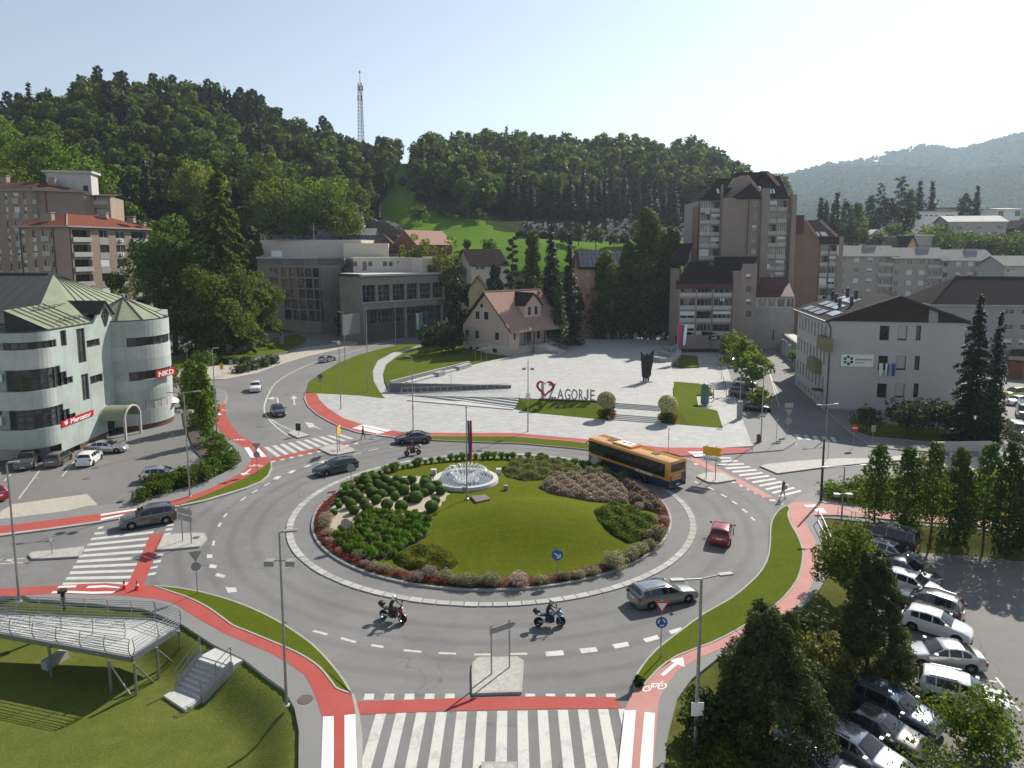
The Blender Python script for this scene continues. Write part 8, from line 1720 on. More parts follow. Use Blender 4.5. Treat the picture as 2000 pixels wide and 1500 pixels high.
def make_car(sty):
 L,W,R,fx,rx,tab,cowl,rf,rr,tg,sg_=STY[sty];tx_=[t[0]for t in tab][::-1];col=lambda i:[t[i]for t in tab][::-1]
 at=lambda x,i:float(np.interp(x,tx_,col(i)));lo=.2 if sty!='suv' else .26
 xs_=sorted(set([t[0]for t in tab]+[c+d*R*1.22 for c in(fx,rx)for d in(-1,-.92,-.7,-.38,0,.38,.7,.92,1)]+[.5,-.2,-1.0]))
 def zs(x):
  z=lo+.1*max(0,abs(x)-L*.42)
  for c in(fx,rx):
   d=abs(x-c)
   if d<R*1.22:z=max(z,R*1.0+math.sqrt(max(0,(R*1.22)**2-d*d))-.02)
  return z
 def sec(x):
  w=W*at(x,3);b=at(x,1);t=at(x,2);s=min(zs(x),b-.05);yt=w*.985-max(0,(t-b))*.42;yt=yt-.0;mid_=max(s+.01,(b+lo)/2)
  return[(w*.97,s),(w,mid_),(w*.985,b),(yt,max(b+.01,t-.045)),(yt*.82,t),(0,t+.02)]
 mb=MB();rows=[]
 for x in xs_:h=sec(x);rows.append([(x,y,z)for y,z in h]+[(x,-y,z)for y,z in h[-2::-1]])
 n=len(rows[0]);mb.v=[p for r in rows for p in r]
 for i in range(len(rows)-1):
  for k in range(n-1):mb.f.append((i*n+k,i*n+k+1,(i+1)*n+k+1,(i+1)*n+k));mb.m.append(0)
 for i,rev in((0,0),(len(rows)-1,1)):mb.f.append(tuple(i*n+k for k in(range(n)if rev else range(n-1,-1,-1))));mb.m.append(0)
 mb.box(-L/2+.12,L/2-.12,-W+.24,W-.24,.16,.62,1);mb.box(-L/2+.02,L/2-.03,-W*.72,W*.72,.22,.42,1)
 root=empty('parked_car');mb.build('body',[M_cp,M_black],root,32,True)
 def yat(x,z):h=sec(x);b,t=h[2],h[3];f=(z-b[1])/max(.01,t[1]-b[1]);return b[0]+(t[0]-b[0])*f
 def side(x0,x1,s,nm='side_window'):
  q=[];N_=5
  for top in(0,1):
   r_=[]
   for k in range(N_+1):
    x=x0+(x1-x0)*k/N_;h=sec(x);z0,z1=h[2][1]+.03,h[3][1]-.04;z1=max(z0+.005,z1);z=z1 if top else z0;r_.append(Vector((x,s*(yat(x,z)+.008),z)))
   q.append(r_)
  m=MB();[m.quad(q[0][k],q[0][k+1],q[1][k+1],q[1][k])for k in range(N_)];m.build(nm,M_cgl,root)
 for s in(-1,1):side(cowl-.22,-.12,s);side(-.2,sg_+.55,s);side(sg_+.48,sg_+.02,s)
 def screen(xa,xb,nm):
  m=MB();r_=[]
  for x,f in((xa,.04),(xb,.0)):
   h=sec(x);yt=h[3][0]*.93;nx_=.012*(1 if xa>xb else-1);r_.append([Vector((x+nx_,y,z+.012))for y,z in((yt,h[3][1]+.01),(yt*.8,h[4][1]),(0,h[5][1]),(-yt*.8,h[4][1]),(-yt,h[3][1]+.01))])
  [m.quad(r_[0][k],r_[0][k+1],r_[1][k+1],r_[1][k])for k in range(4)];m.build(nm,M_cgl,root)
 screen(cowl-.04,rf+.06,'windscreen');screen(tg+.03,rr-.02,'rear_window')
 for s in(-1,1):
  w=W*at(L/2-.12,3);h=at(L/2-.12,1);MB().add([(L/2-.03,s*(w-.42),h-.12),(L/2+.012,s*(w-.42),h-.16),(L/2-.06,s*(w+.03),h-.1),(L/2-.28,s*(W*.955),h-.02),(L/2-.26,s*(W*.95),h+.03),(L/2-.05,s*(w-.42),h-.02)],[(0,1,2,5),(2,3,4,5)]).build('headlight',M_lamp,root)
  w=W*at(-L/2+.1,3);h=at(-L/2+.1,1);MB().box(-L/2-.012,-L/2+.2,s*w-.17 if s>0 else s*w-.012,s*w+.012 if s>0 else s*w+.17,h-.24,h-.02).build('tail_light',M_tail,root)
  MB().box(cowl-.36,cowl-.2,s*(W+.1)-.1,s*(W+.1)+.1,1.0 if sty!='suv' else 1.13,1.14 if sty!='suv' else 1.28).build('wing_mirror',M_cp,root)
  if sty in('wagon','suv','van'):MB().bar((rf-.35,s*W*.66,at(-.5,2)+.02),(rr+.25,s*W*.66,at(rr,2)+.05),.045,.05).build('roof_rail',M_rim,root)
 MB().box(L/2-.02,L/2+.02,-.26,.26,.38,.5).build('number_plate',M_plate,root);MB().box(-L/2-.03,-L/2+.02,-.26,.26,.66,.78).build('number_plate',M_plate,root);MB().box(L/2-.03,L/2+.008,-.42,.42,.4,.58).build('grille',M_black,root)
 for c in(fx,rx):
  for s in(-1,1):w_=link('wheel',TY_,root);w_.location=(c,s*(W-.1),R);w_.scale=(R/.325,1,R/.325);w_.rotation_euler=(0,0,0 if s>0 else math.pi);link('rim',RIM,w_)
 return root
PROTO={};HOLD=[]
def car(sty,col,front,rear,label,name='parked_car',z=0.0,group=None,sc=1.0):
 if sty not in PROTO:PROTO[sty]=make_car(sty);HOLD.append(sty)
 A,B=G(*front,z),G(*rear,z);d=(A-B);rz=math.atan2(d.y,d.x);o=copy_tree(PROTO[sty],(A+B)/2,rz,label,group,mats={'car_paint':PAINT[col]},scale=sc);o.name=name;o['category']='car' if sty!='van' else 'van';return o
RC='cars driving on the roundabout and its arms'
for a in(('suv','white',(496,775),(503,752),'white car coming down the north-west arm towards the camera'),('sedan','black',(552,822),(535,798),'black car waiting on the north-west arm'),('wagon','silver',(655,702),(624,710),'silver estate car driving away up the north-west arm'),('sedan','grey',(770,866),(842,862),'dark grey saloon leaving at the far side of the roundabout'),('wagon','dark',(612,931),(697,913),'dark blue-grey estate car left of the roundabout'),('suv','grey',(234,1033),(344,1014),'dark grey off-roader at the left crossing'),('hatch','red',(1414,1035),(1404,1069),'red hatchback on the right side of the roundabout'),('wagon','greysil',(1350,1163),(1239,1184),'grey-silver estate car at the lower right of the roundabout')):car(*a,name='moving_car',group=RC)
PC='cars parked at the supermarket'
for a in(('suv','brown',(41,925),(66,896),'dark grey-brown car parked nose out, left of the three'),('hatch','brown',(132,892),(96,918),'grey-brown hatchback parked in the middle of the three'),('hatch','white',(190,892),(160,916),'white hatchback parked right of the three'),('sedan','silver',(254,881),(166,884),'silver saloon parked in front of the supermarket entrance'),('hatch','silver',(358,934),(275,940),'small silver hatchback behind the hedge domes'),('hatch','red',(-45,965),(8,985),'red car cut by the left edge of the picture')):car(*a,group=PC)
SC_='cars in the lower right car park'
for a in(('van','brown',(1690,1056),(1772,1077),'grey van at the far end of the car park row'),('hatch','silver',(1786,1108),(1702,1080),'silver car second from the far end of the row'),('sedan','grey',(1818,1144),(1728,1112),'dark grey car third from the far end, nose to the aisle'),('hatch','white',(1830,1172),(1735,1142),'white car fourth from the far end of the row'),('suv','grey',(1762,1180),(1858,1209),'dark grey off-roader parked tail to the aisle'),('hatch','white',(1880,1250),(1778,1220),'white car between dark off-roader and silver saloon'),('sedan','silver',(1762,1288),(1912,1304),'silver saloon parked tail to the aisle, largest in the row'),('suv','white',(1955,1396),(1803,1354),'white car at the near end of the row behind the juniper'),('suv','blue',(1832,1446),(1668,1370),'blue-grey off-roader in the near group'),('sedan','brown',(1800,1482),(1645,1412),'dark brown-grey car beside the blue-grey off-roader'),('wagon','silver',(1760,1530),(1598,1448),'silver estate car with roof rails in the near group'),('wagon','greysil',(1680,1560),(1512,1476),'grey estate car with bright roof rails at the bottom edge')):car(*a,z=SE_Z,group=SC_)
NC='cars parked on the side street'
for a in(('hatch','black',(1509,805),(1448,801),'black car parked first in the side street'),('suv','grey',(1480,779),(1424,772),'grey car parked second in the side street'),('hatch','silver',(1482,756),(1432,752),'silver car half hidden under the street trees'),('sedan','dark',(1440,712),(1410,706),'dark car parked under the far street trees'),('hatch','white',(1424,690),(1400,686),'white car farthest in the street row'),('sedan','black',(1520,668),(1496,666),'black car by the glass fence'),('van','white',(1537,690),(1534,677),'white van under the street canopy'),('van','lime',(1955,779),(2016,777),'lime and red ambulance in the yard by the spruce'),('hatch','white',(1962,792),(2008,788),'white and blue patrol car beside the ambulance'),('van','brown',(2012,838),(1990,795),'grey van at the right edge of the yard'),('van','white',(2004,868),(1972,840),'white van behind the yard bush'),('hatch','white',(1964,722),(1990,724),'white car behind the red-brown garage'),('sedan','silver',(1990,730),(2030,735),'silver car at the right edge behind the garage')):car(*a,group=NC)
for s in HOLD:
 def kill(o):
  for c in list(o.children):kill(c)
  bpy.data.objects.remove(o)
 kill(PROTO[s])
 # ---- bus
M_bo=cpaint('bus_orange',(.62,.27,.018),0);M_bb=cpaint('bus_blue',(.016,.042,.10),.1);bA,bB=G(1166,902),G(1322,956);d=bA-bB;bus=empty('bus',(bA+bB)/2,math.atan2(d.y,d.x),'orange and dark blue city bus leaving the roundabout','bus')
def rbox(x0,x1,w,z0,z1,r=.18):
 pr=[(-w,z0),(-w,z1-r),(-w+r*.3,z1-r*.3),(-w+r,z1),(w-r,z1),(w-r*.3,z1-r*.3),(w,z1-r),(w,z0)];mb=MB();n=len(pr);mb.add([(x,y,z)for x in(x0,x1)for y,z in pr],[tuple(range(n-1,-1,-1)),tuple(range(n,2*n))]+[(k,(k+1)%n,n+(k+1)%n,n+k)for k in range(n)]);return mb
BL=6.0;rbox(-BL,BL,1.26,1.28,3.05).build('body',M_bo,bus,35,True);MB().box(-BL+.02,BL-.02,-1.262,1.262,.36,1.08).build('lower_body',M_bb,bus);MB().box(-BL+.01,BL-.01,-1.264,1.264,1.08,1.3).build('waist_stripe',M_bo,bus)
MB().box(-5.4,5.6,-1.264,1.264,1.34,2.74).build('window_band',M_black,bus)
for s in(-1,1):
 for k in range(7):x0=-5.3+1.55*k;MB().box(x0,x0+1.5,s*1.262-.004,s*1.262+.012,1.37,2.71).build('side_window',M_cgl,bus)
 MB().box(5.6,5.98,s*1.262-.004,s*1.262+.01,1.42,2.7).build('side_window',M_cgl,bus);MB().bar((6.0,s*1.1,2.75),(6.35,s*1.45,2.3),.08).build('wing_mirror',M_black,bus)
 for x in(3.3,-2.7):w_=link('wheel',TY_,bus);w_.location=(x,s*1.17,.48);w_.scale=(1.48,1.5,1.48);w_.rotation_euler=(0,0,0 if s>0 else math.pi);link('rim',RIM,w_);MB().lathe([(.0,0),(.6,0)],n=20).xf(Matrix.Translation((x,s*1.268,.52))@Matrix.Rotation(math.pi/2,4,'X')).build('wheel_arch',M_black,bus)
 MB().box(-6.03,-5.9,s*1.05-.12,s*1.05+.12,1.1,1.6).build('tail_light',M_tail,bus);MB().box(5.9,6.03,s*.95-.2,s*.95+.2,.62,.8).build('headlight',M_lamp,bus)
MB().box(-6.02,-5.98,-1.05,1.05,1.98,2.75).build('rear_window',M_cgl,bus);MB().box(5.99,6.03,-1.15,1.15,1.2,2.85).build('windscreen',M_cgl,bus);MB().box(-6.02,-5.98,-1.2,-.55,.75,1.75).build('vent_panel',M_bb,bus);MB().box(-6.025,-5.98,-.26,.26,.55,.67).build('number_plate',M_plate,bus)
rf_=MB().box(-.2,2.6,-.85,.85,3.04,3.24).build('roof_unit',M_bo,bus);MB().box(.2,2.2,-.6,.6,3.24,3.26).build('grille',M_white,rf_)
for x in(.8,1.6):MB().lathe([(.25,3.265),(.01,3.27)],(x,0,0),14).build('fan',M_black,rf_)
for x in(3.6,-3.0):MB().box(x-.4,x+.4,-.35,.35,3.04,3.1).build('roof_hatch',M_dark,bus)
for s in(-1,1):textmesh('lettering','NOMAGO',.42,M_white,bus,frame_mat((-1.3*-s*-1 if s>0 else .3,s*1.268,1.02),(-s,0,0)),.004,2.4,.01)
textmesh('lettering','NOMAGO',.2,M_white,bus,frame_mat((-6.03,.6,1.5),(0,-1,0)),.003,.9)
# ---- people: one skinned body, clothes by height
M_skin=plain('skin',(.45,.27,.2),.6,var=0);M_blk=plain('black_leather',(.012,.012,.014),.5,var=0);M_beigec=plain('beige_trousers',(.42,.36,.29),.8,var=0);M_brn=plain('brown_hair',(.10,.035,.018),.6,var=0);M_navy=plain('dark_clothes',(.02,.022,.028),.8,var=0);M_rust=plain('brown_top',(.16,.06,.04),.8,var=0)
def person(name,label,J,loc,rz,mats,zlegs,group=None):
 """J: joint -> (x, y, z); body grows along the skeleton"""
 names=list(J);idx={k:i for i,k in enumerate(names)};E_=[('hip','chest'),('chest','neck'),('neck','head')];R_={'hip':.125,'chest':.15,'neck':.06,'head':.105}
 for s in 'lr':
  E_+=[('hip','k0'+s),('k0'+s,'k1'+s),('k1'+s,'k2'+s),('k2'+s,'k3'+s),('chest','a0'+s),('a0'+s,'a1'+s),('a1'+s,'a2'+s),('a2'+s,'h'+s)];R_.update({'k0'+s:.09,'k1'+s:.062,'k2'+s:.045,'k3'+s:.04,'a0'+s:.06,'a1'+s:.045,'a2'+s:.034,'h'+s:.03})
  d=(Vector(J['h'+s])-Vector(J['a2'+s])).normalized();sd=d.cross(Vector((0,0,1)));sd=sd.normalized()if sd.length>.1 else Vector((0,1,0))
  for k in range(5):nm='f%d%s'%(k,s);names.append(nm);J[nm]=Vector(J['h'+s])+d*(.085 if k else .045)*(1,1,1.1,1,.85)[k]+sd*(.05 if k==0 else(.03-.02*(k-1)));idx[nm]=len(names)-1;E_.append(('h'+s,nm));R_[nm]=.009
 me=bpy.data.meshes.new('body');me.from_pydata([tuple(J[k])for k in names],[(idx[a],idx[b])for a,b in E_],[]);o=bpy.data.objects.new('body',me);COL.objects.link(o);md=o.modifiers.new('s','SKIN');sv=me.skin_vertices[0].data
 for k in names:r=R_[k];sv[idx[k]].radius=(r,r)
 sv[idx['hip']].use_root=True;ss=o.modifiers.new('u','SUBSURF');ss.levels=1;m2=bpy.data.meshes.new_from_object(o.evaluated_get(bpy.context.evaluated_depsgraph_get()));bpy.data.objects.remove(o)
 for m in mats:m2.materials.append(m)
 hz=Vector(J['head']).z-.13;hl,hr=Vector(J['hl']),Vector(J['hr'])
 for p in m2.polygons:c=p.center;p.material_index=2 if c.z>hz or min((c-hl).length,(c-hr).length)<.1 else(1 if c.z<zlegs else 0);p.use_smooth=True
 r=empty(name,loc,rz,label,'person',group);link('body',m2,r);return r
def walker(step):
 J={'hip':(0,0,.95),'chest':(.02,0,1.3),'neck':(.02,0,1.5),'head':(.04,0,1.63)}
 for s,y,k in(('l',.1,1),('r',-.1,-1)):J.update({'k0'+s:(.0,y,.9),'k1'+s:(.14*k*step+.06,y,.5),'k2'+s:(.26*k*step-.04,y,.09),'k3'+s:(.26*k*step+.14,y,.04),'a0'+s:(0,y*1.9,1.42),'a1'+s:(-.1*k*step,y*2.3,1.14),'a2'+s:(-.2*k*step+.1,y*2.3,.92),'h'+s:(-.22*k*step+.14,y*2.3,.85)})
 return J
pr=person('person','person in dark clothes walking a small white dog on the far crossing',walker(1),G(709,858),0.1,[M_navy,M_navy,M_skin],.95);MB().ball((.03,0,1.68),.115,10,7).build('hair',M_black,pr,180)
p2=person('person','person with brown hair, brown top and beige trousers crossing at the right',walker(.8),G(1529,974),2.2,[M_rust,M_beigec,M_skin],.95);MB().ball((-.02,0,1.66),.125,10,7).ball((-.1,0,1.48),.11,8,6,0,1.6).build('hair',M_brn,p2,180);bp=MB().box(-.32,-.12,-.16,.16,1.02,1.46).build('backpack',M_greyw,None,loc=p2.location,rz=2.2);tag(bp,'grey backpack on the back of the person with brown hair','backpack')
dg_=empty('dog',G(728,857),0.15,'small white dog on the far crossing beside the dark walker','dog');mb=MB();mb.ball((0,0,.32),.14,10,7,0,.9).ball((.22,0,.33),.13,10,7).ball((-.2,0,.31),.12,10,7).ball((.42,0,.5),.1,10,7).tube((.3,0,.38),(.4,0,.47),.08,.07).tube((.46,0,.48),(.56,0,.45),.045,.03).tube((-.28,0,.36),(-.42,0,.52),.035,.015)
for x in(.22,-.2):
 for y in(-.08,.08):mb.tube((x,y,.28),(x-.03,y,.14),.05,.03).tube((x-.03,y,.14),(x+.01,y,.0),.03,.028)
for y in(-.07,.07):mb.tube((.4,y,.55),(.37,y*1.3,.62),.03,.01)
mb.build('body',M_white,dg_,180)
def motorbike(front,rear,label,rlabel,pm,helm,case):
 A,B=G(*front),G(*rear);d=A-B;rz=math.atan2(d.y,d.x);m=empty('motorcycle',(A+B)/2,rz,label,'motorcycle')
 for x in(.72,-.72):w_=link('wheel',TY_,m);w_.location=(x,0,.31);w_.scale=(.96,.62,.96);link('rim',RIM,w_)
 MB().box(-.28,.3,-.16,.16,.3,.66).tube((-.1,-.2,.42),(.12,-.2,.5),.11).tube((-.1,.2,.42),(.12,.2,.5),.11).build('engine',M_dark,m);mb=MB();mb.bar((.72,.1,.31),(.48,.1,.95),.05);mb.bar((.72,-.1,.31),(.48,-.1,.95),.05);mb.bar((-.72,.12,.31),(-.1,.12,.45),.06);mb.bar((-.72,-.12,.31),(-.1,-.12,.45),.06);mb.bar((.48,0,.85),(-.3,0,.62),.09);mb.build('frame',M_steel,m)
 MB().ball((.2,0,.86),.3,12,8,0,.5,.85).xf(Matrix.Diagonal((1,.75,1,1))).build('tank',pm,m,180);MB().ball((.62,0,.86),.2,10,7,0,1.0).build('fairing',pm,m,180);MB().bar((.52,0,.98),(.7,0,1.18),.26,.02).build('windshield',M_cgl,m);MB().box(.72,.82,-.1,.1,.8,.94).build('headlight',M_lamp,m);MB().bar((.44,-.36,1.0),(.5,.36,1.02),.035).build('handlebar',M_black,m)
 MB().box(-.62,.0,-.14,.14,.74,.84).build('seat',M_black,m,40);MB().bar((-.95,0,.86),(-.5,0,.74),.16,.08).build('tail',pm,m);MB().tube((-.75,-.18,.44),(-.1,-.2,.34),.06,.05).build('exhaust',M_rim,m);mb=MB()
 for k in range(6):a,b=.4+k*.35,.4+(k+1)*.35;mb.quad(*[(.72+.36*math.cos(t),y,.31+.36*math.sin(t))for t,y in((a,-.07),(a,.07),(b,.07),(b,-.07))])
 mb.build('mudguard',pm,m);MB().ball((-.85,0,1.06),.26,12,8,0,.62).build('top_case',case,m,180)
 for s in(-1,1):MB().bar((.5,s*.3,1.02),(.46,s*.38,1.2),.03).ball((.46,s*.4,1.22),.07,8,5).build('wing_mirror',M_black,m)
 J={'hip':(-.22,0,.95),'chest':(-.02,0,1.32),'neck':(.05,0,1.48),'head':(.1,0,1.6)}
 for s,y in(('l',.12),('r',-.12)):J.update({'k0'+s:(-.15,y,.92),'k1'+s:(.22,y*1.7,.72),'k2'+s:(-.08,y*1.7,.36),'k3'+s:(.1,y*1.8,.31),'a0'+s:(.0,y*1.6,1.4),'a1'+s:(.2,y*2.6,1.18),'a2'+s:(.4,y*2.5,1.07),'h'+s:(.47,y*2.6,1.04)})
 p=person('person',rlabel,J,m.location,rz,[M_blk,M_blk,M_blk],.95,None);MB().ball((.11,0,1.62),.16,12,8,0,1.05).build('helmet',helm,p,180);MB().box(.2,.272,-.1,.1,1.58,1.68).build('visor',M_cgl,p)
M_mred=cpaint('dark_red_paint',(.16,.01,.025),.2);M_mblue=cpaint('light_blue_paint',(.10,.26,.40),.2);M_morg=cpaint('orange_red_paint',(.35,.06,.02),.2)
motorbike((791,1218),(745,1207),'dark red motorcycle with black top case at the lower left of the roundabout','person in black with white helmet riding the dark red motorcycle',M_mred,M_white,M_blk)
motorbike((1098,1222),(1049,1223),'light blue motorcycle with black top case at the lower right of the roundabout','person in black with grey helmet riding the light blue motorcycle',M_mblue,M_greyw,M_blk)
motorbike((790,891),(822,887),'orange-red motorcycle at the far left of the roundabout','person in black riding the orange-red motorcycle',M_morg,M_dark,M_greyw)
# ================================================================ street furniture
def lamp(u,v,vt,label,kind='single',az=0.0,extra=(),z=.12,r=.085,wood=False,name='street_lamp'):
 """az: direction of the arm in the picture plane (metres to the right positive)"""
 p=G(u,v,z);h=AT(u,vt,p.y).z-z;o=empty(name,p,0,label,'street lamp','street lamps');MB().tube((0,0,0),(0,0,h),r,r*.6,8).build('pole',M_bark if wood else M_steel,o);MB().lathe([(r*2,0),(r*2,.06),(r*1.2,.1)],n=8).build('pole_base',M_concl,o)
 for s in((1,)if kind=='single' else(-1,1)if kind=='double' else()):
  a=Vector((0,0,h-.02));b=a+Vector((az*s,.25*s*(kind=='double'),.08));c=b+Vector((math.copysign(.65,az)*s,.1*s,.03));MB().bar(a,b,.06).build('arm',M_steel,o);MB().bar(b,c,.26,.09).build('lamp_head',M_greyw,o)
 for e in extra:
  if e[0]=='flood':
   for s in(-1,1):q=Vector((s*.55,0,e[1]*h));f=MB().box(q.x-.24,q.x+.24,-.22,.2,q.z-.12,q.z+.16).build('floodlight',M_greyw,o);MB().bar((0,0,q.z+.12),(q.x,0,q.z+.12),.05).build('bracket',M_steel,f)
  elif e[0]=='sign':MB().box(-.3,.3,-.13,-.1,e[1]*h-.35,e[1]*h+.35).build('notice',M_white,o)
  elif e[0]=='red':MB().lathe([(.13,e[1]*h),(.13,e[1]*h+.12)],n=8).build('band',M_signred,o)
 return o
lamp(560,1378,1040,'street lamp with two floodlights at the lower left verge','single',.25,(('flood',.83),));lamp(38,1175,905,'street lamp at the left edge beside the footbridge','single',.1);lamp(371,970,767,'double armed street lamp between the hedge domes','double',.8,(('flood',.82),));lamp(424,857,681,'street lamp beside the thuja row','single',.1)
lamp(666,799,668,'street lamp at the start of the red path on the far left','single',-.35);lamp(674,716,610,'street lamp in front of the billboard','single',-.5);lamp(719,766,602,'bare tall pole on the curved lawn','none',0);lamp(773,680,589,'street lamp beside the far left road bend','single',-.35)
lamp(807,840,697,'street lamp with a red band on the lower plaza','single',-.3,(('red',.3),));lamp(1031,843,702,'floodlight pole in the middle of the lower plaza','none',0,(('flood',.87),('sign',.5)));lamp(1358,1468,1130,'double armed street lamp in the right foreground','double',.9,(('sign',.26),),-.2,.11);lamp(1603,980,858,'old dark pole at the right crossing','none',0,(),.12,.14,True)
lamp(1643,1022,912,'double armed lamp beside the east bed','double',1.5,(('flood',.5),));lamp(1486,862,717,'lamp beside the litter bin on the corner pavement','single',-.2);lamp(1444,815,722,'lamp by the information column','single',.2);lamp(1613,855,791,'double armed lamp at the health centre corner','double',.9)
lamp(366,712,676,'small lamp at the park edge','single',-.25);lamp(1105,662,552,'tall slim pole beside the museum house','none',0,(),1.2,.07)
for k,(u,v,vt)in enumerate(((929,704,684),(939.5,706,681),(950,704,680))):lamp(u,v,vt,'small curved path lamp beside the museum lawn, %s of three'%('left','middle','right')[k],'single',.3,(),1.25,.05)
lamp(881,760,718,'small lamp on the lawn corner near the bench wall','single',-.2,(),.3,.05)
def post_sign(u,v,plates,label,z=.12,h=None,face=0.0,name='road_sign',r=.035):
 """plates: (shape, height, size, front material, back material)"""
 p=G(u,v,z);top=max(a[1]+a[2]*.6 for a in plates);o=empty(name,p,face,label,'sign','road signs');MB().tube((0,0,0),(0,0,top),r,r,7).build('post',M_steel,o)
 for sh,zz,s,m0,m1 in plates:
  n={'tri':3,'round':20,'rect':4,'sq':4}[sh]
  pts=[(s*math.cos(2*math.pi*k/n-math.pi/2),s*math.sin(2*math.pi*k/n-math.pi/2))for k in range(n)]if n!=4 else[(-s*.5,-s*.75),(s*.5,-s*.75),(s*.5,s*.75),(-s*.5,s*.75)]if sh=='rect' else[(-s,-s*.55),(s,-s*.55),(s,s*.55),(-s,s*.55)]
  mb=MB();k=len(pts);mb.add([(x,-.05,zz+y)for x,y in pts]+[(x,-.03,zz+y)for x,y in pts],[tuple(range(k))]+[(i,k+i,k+(i+1)%k,(i+1)%k)for i in range(k)],0);mb.add([(x,-.029,zz+y)for x,y in pts],[tuple(range(k-1,-1,-1))],1);mb.build('plate',[m0,m1],o)
  if sh=='tri' and m0 is M_signred:MB().add([(x*.66,-.056,zz+y*.66)for x,y in pts],[(0,1,2)]).build('plate_face',M_white,o)
  if sh=='round' and m0 is M_signred and 'stopping' in label:MB().add([(x*.78,-.056,zz+y*.78)for x,y in pts],[tuple(range(n))]).build('plate_face',M_signblue,o)
  elif sh=='round' and m0 is M_signred:MB().box(-s*.68,s*.68,-.06,-.052,zz-s*.14,zz+s*.14).build('white_bar',M_white,o)
  if sh=='round' and m0 is M_signblue and name=='keep_right_sign':
   mb=MB();mb.bar((-s*.5,-.056,zz+s*.35),(s*.45,-.056,zz-s*.4),s*.2,.004,0,(0,1,0));mb.bar((s*.5,-.056,zz-s*.45),(-s*.1,-.056,zz-s*.5),s*.2,.004,0,(0,1,0));mb.bar((s*.48,-.056,zz-s*.5),(s*.5,-.056,zz+s*.15),s*.2,.004,0,(0,1,0));mb.build('arrow',M_white,o)
  if sh=='round' and m0 is M_signblue and name=='roundabout_sign':
   mb=MB()
   for j in range(3):
    for q in range(5):a,b=j*2.09+q*.28,j*2.09+(q+1)*.28;w=.11 if q<4 else .2;mb.quad(*[(rr*s*math.cos(t),-.056,zz+rr*s*math.sin(t))for rr,t in((.55-w,a),(.55+w,a),(.55+w*(q<4),b),(.55-w*(q<4),b))])
   mb.build('arrows',M_white,o)
 return o
BK=M_greyw
post_sign(386,1160,(('tri',2.9,.52,BK,BK),('round',2.05,.33,BK,BK)),'give way sign seen from behind on the left verge',face=math.pi*.1);post_sign(503,925,(('tri',3.1,.55,BK,BK),('round',2.15,.36,BK,BK)),'give way sign seen from behind at the upper left path')
post_sign(1290,1285,(('tri',3.3,.5,M_signred,BK),('round',2.25,.35,M_signblue,BK)),'red and white give way triangle over a blue roundabout disc','.15' and .15,name='roundabout_sign')
def island_sign(u,v,m,lb_):p=GI(u,v);o=post_sign(u,v,(('round',1.75,.42,m,BK),),lb_,p.z,name='keep_right_sign');o.location=p
island_sign(1088,1128,M_signblue,'blue round sign with white arrow at the front rim of the roundabout');island_sign(686,946,BK,'round sign seen from behind at the left rim of the roundabout');island_sign(1160,930,BK,'round sign seen from behind near the bus');island_sign(677,1062,BK,'round sign edge-on in the grass tuft bed')
post_sign(626,762,(('round',2.4,.45,M_signred,BK),('sq',1.7,.4,BK,BK)),'round red-rimmed no stopping sign on the upper lawn',face=.3);post_sign(1667,872,(('round',2.35,.48,M_signred,BK),),'red no entry sign by the health centre lawn');post_sign(1702,896,(('rect',3.6,.5,BK,BK),),'grey sign back on a leaning post by the health centre');post_sign(1538,850,(('sq',4.0,.55,M_paver,BK),('tri',3.1,.6,BK,BK),('round',1.9,.45,BK,BK)),'pole with square, triangle and disc sign backs on the side street')
post_sign(1305,886,(('rect',3.0,.3,M_dark,BK),('round',2.0,.3,M_dark,BK)),'dark narrow sign post at the edge of the lower plaza',face=1.3);post_sign(434,738,(('rect',2.2,.7,M_signyel,M_signyel),),'yellow bus stop sign on the sandy walkway');post_sign(452,732,(('rect',2.4,.7,BK,BK),),'grey sign back on the sandy walkway');post_sign(662,690,(('round',2.6,.4,M_white,BK),),'small round white sign before the billboard')
post_sign(583,850,(('rect',1.1,.65,M_dark,M_dark),),'dark marker panel on the upper left traffic island');post_sign(102,1082,(('rect',1.2,.22,M_white,BK),),'slim white marker post on the left traffic island');post_sign(1516,866,(('rect',3.0,.12,M_white,BK),),'slim post with tiny lamp on the corner pavement');post_sign(1617,895,(('rect',2.1,.1,M_white,BK),),'thin white leaning post on the long island')
def board_sign(posts,panels,label,z=.15,mats=None,name='direction_sign'):
 """posts: two px feet; panels: (z0, z1, material, text, text material)"""
 A,B=G(*posts[0],z),G(*posts[1],z);F=Fac(A,B);o=wroot(name,(A+B)/2,label,'sign','direction signs');top=max(p[1]for p in panels)
 for q in(A,B):MB().tube(q,q+Vector((0,0,top)),.05,.05,7).build('post',M_steel,o)
 for z0,z1,m,tx_,tm,ov,tip in panels:
  s0,s1=-ov,F.L+ov;pl=[(s0,z0),(s1,z0),(s1+tip,(z0+z1)/2),(s1,z1),(s0,z1)];mb=MB();mb.add([F.pt(a,b,.1)for a,b in pl]+[F.pt(a,b,.06)for a,b in pl],[(0,1,2,3,4),(9,8,7,6,5)]+[(i,5+i,5+(i+1)%5,(i+1)%5)for i in range(5)]);pn=mb.build('panel',m,o,recalc=True)
  if tx_:textmesh('lettering',tx_,(z1-z0)*.62,tm,pn,frame_mat(F.pt(s0+.15,z0+(z1-z0)*.25,.106),F.x),.003,(s1-s0)*.8)
board_sign(((357,1056),(374,1061)),((2.0,2.5,BK,'',None,.35,.0),(2.6,3.1,BK,'',None,.35,.0)),'two stacked direction panels seen from behind on the left island')
board_sign(((960,1316),(995,1303)),((2.6,2.95,BK,'',None,.15,.25),),'single direction panel seen from behind on the lower island')
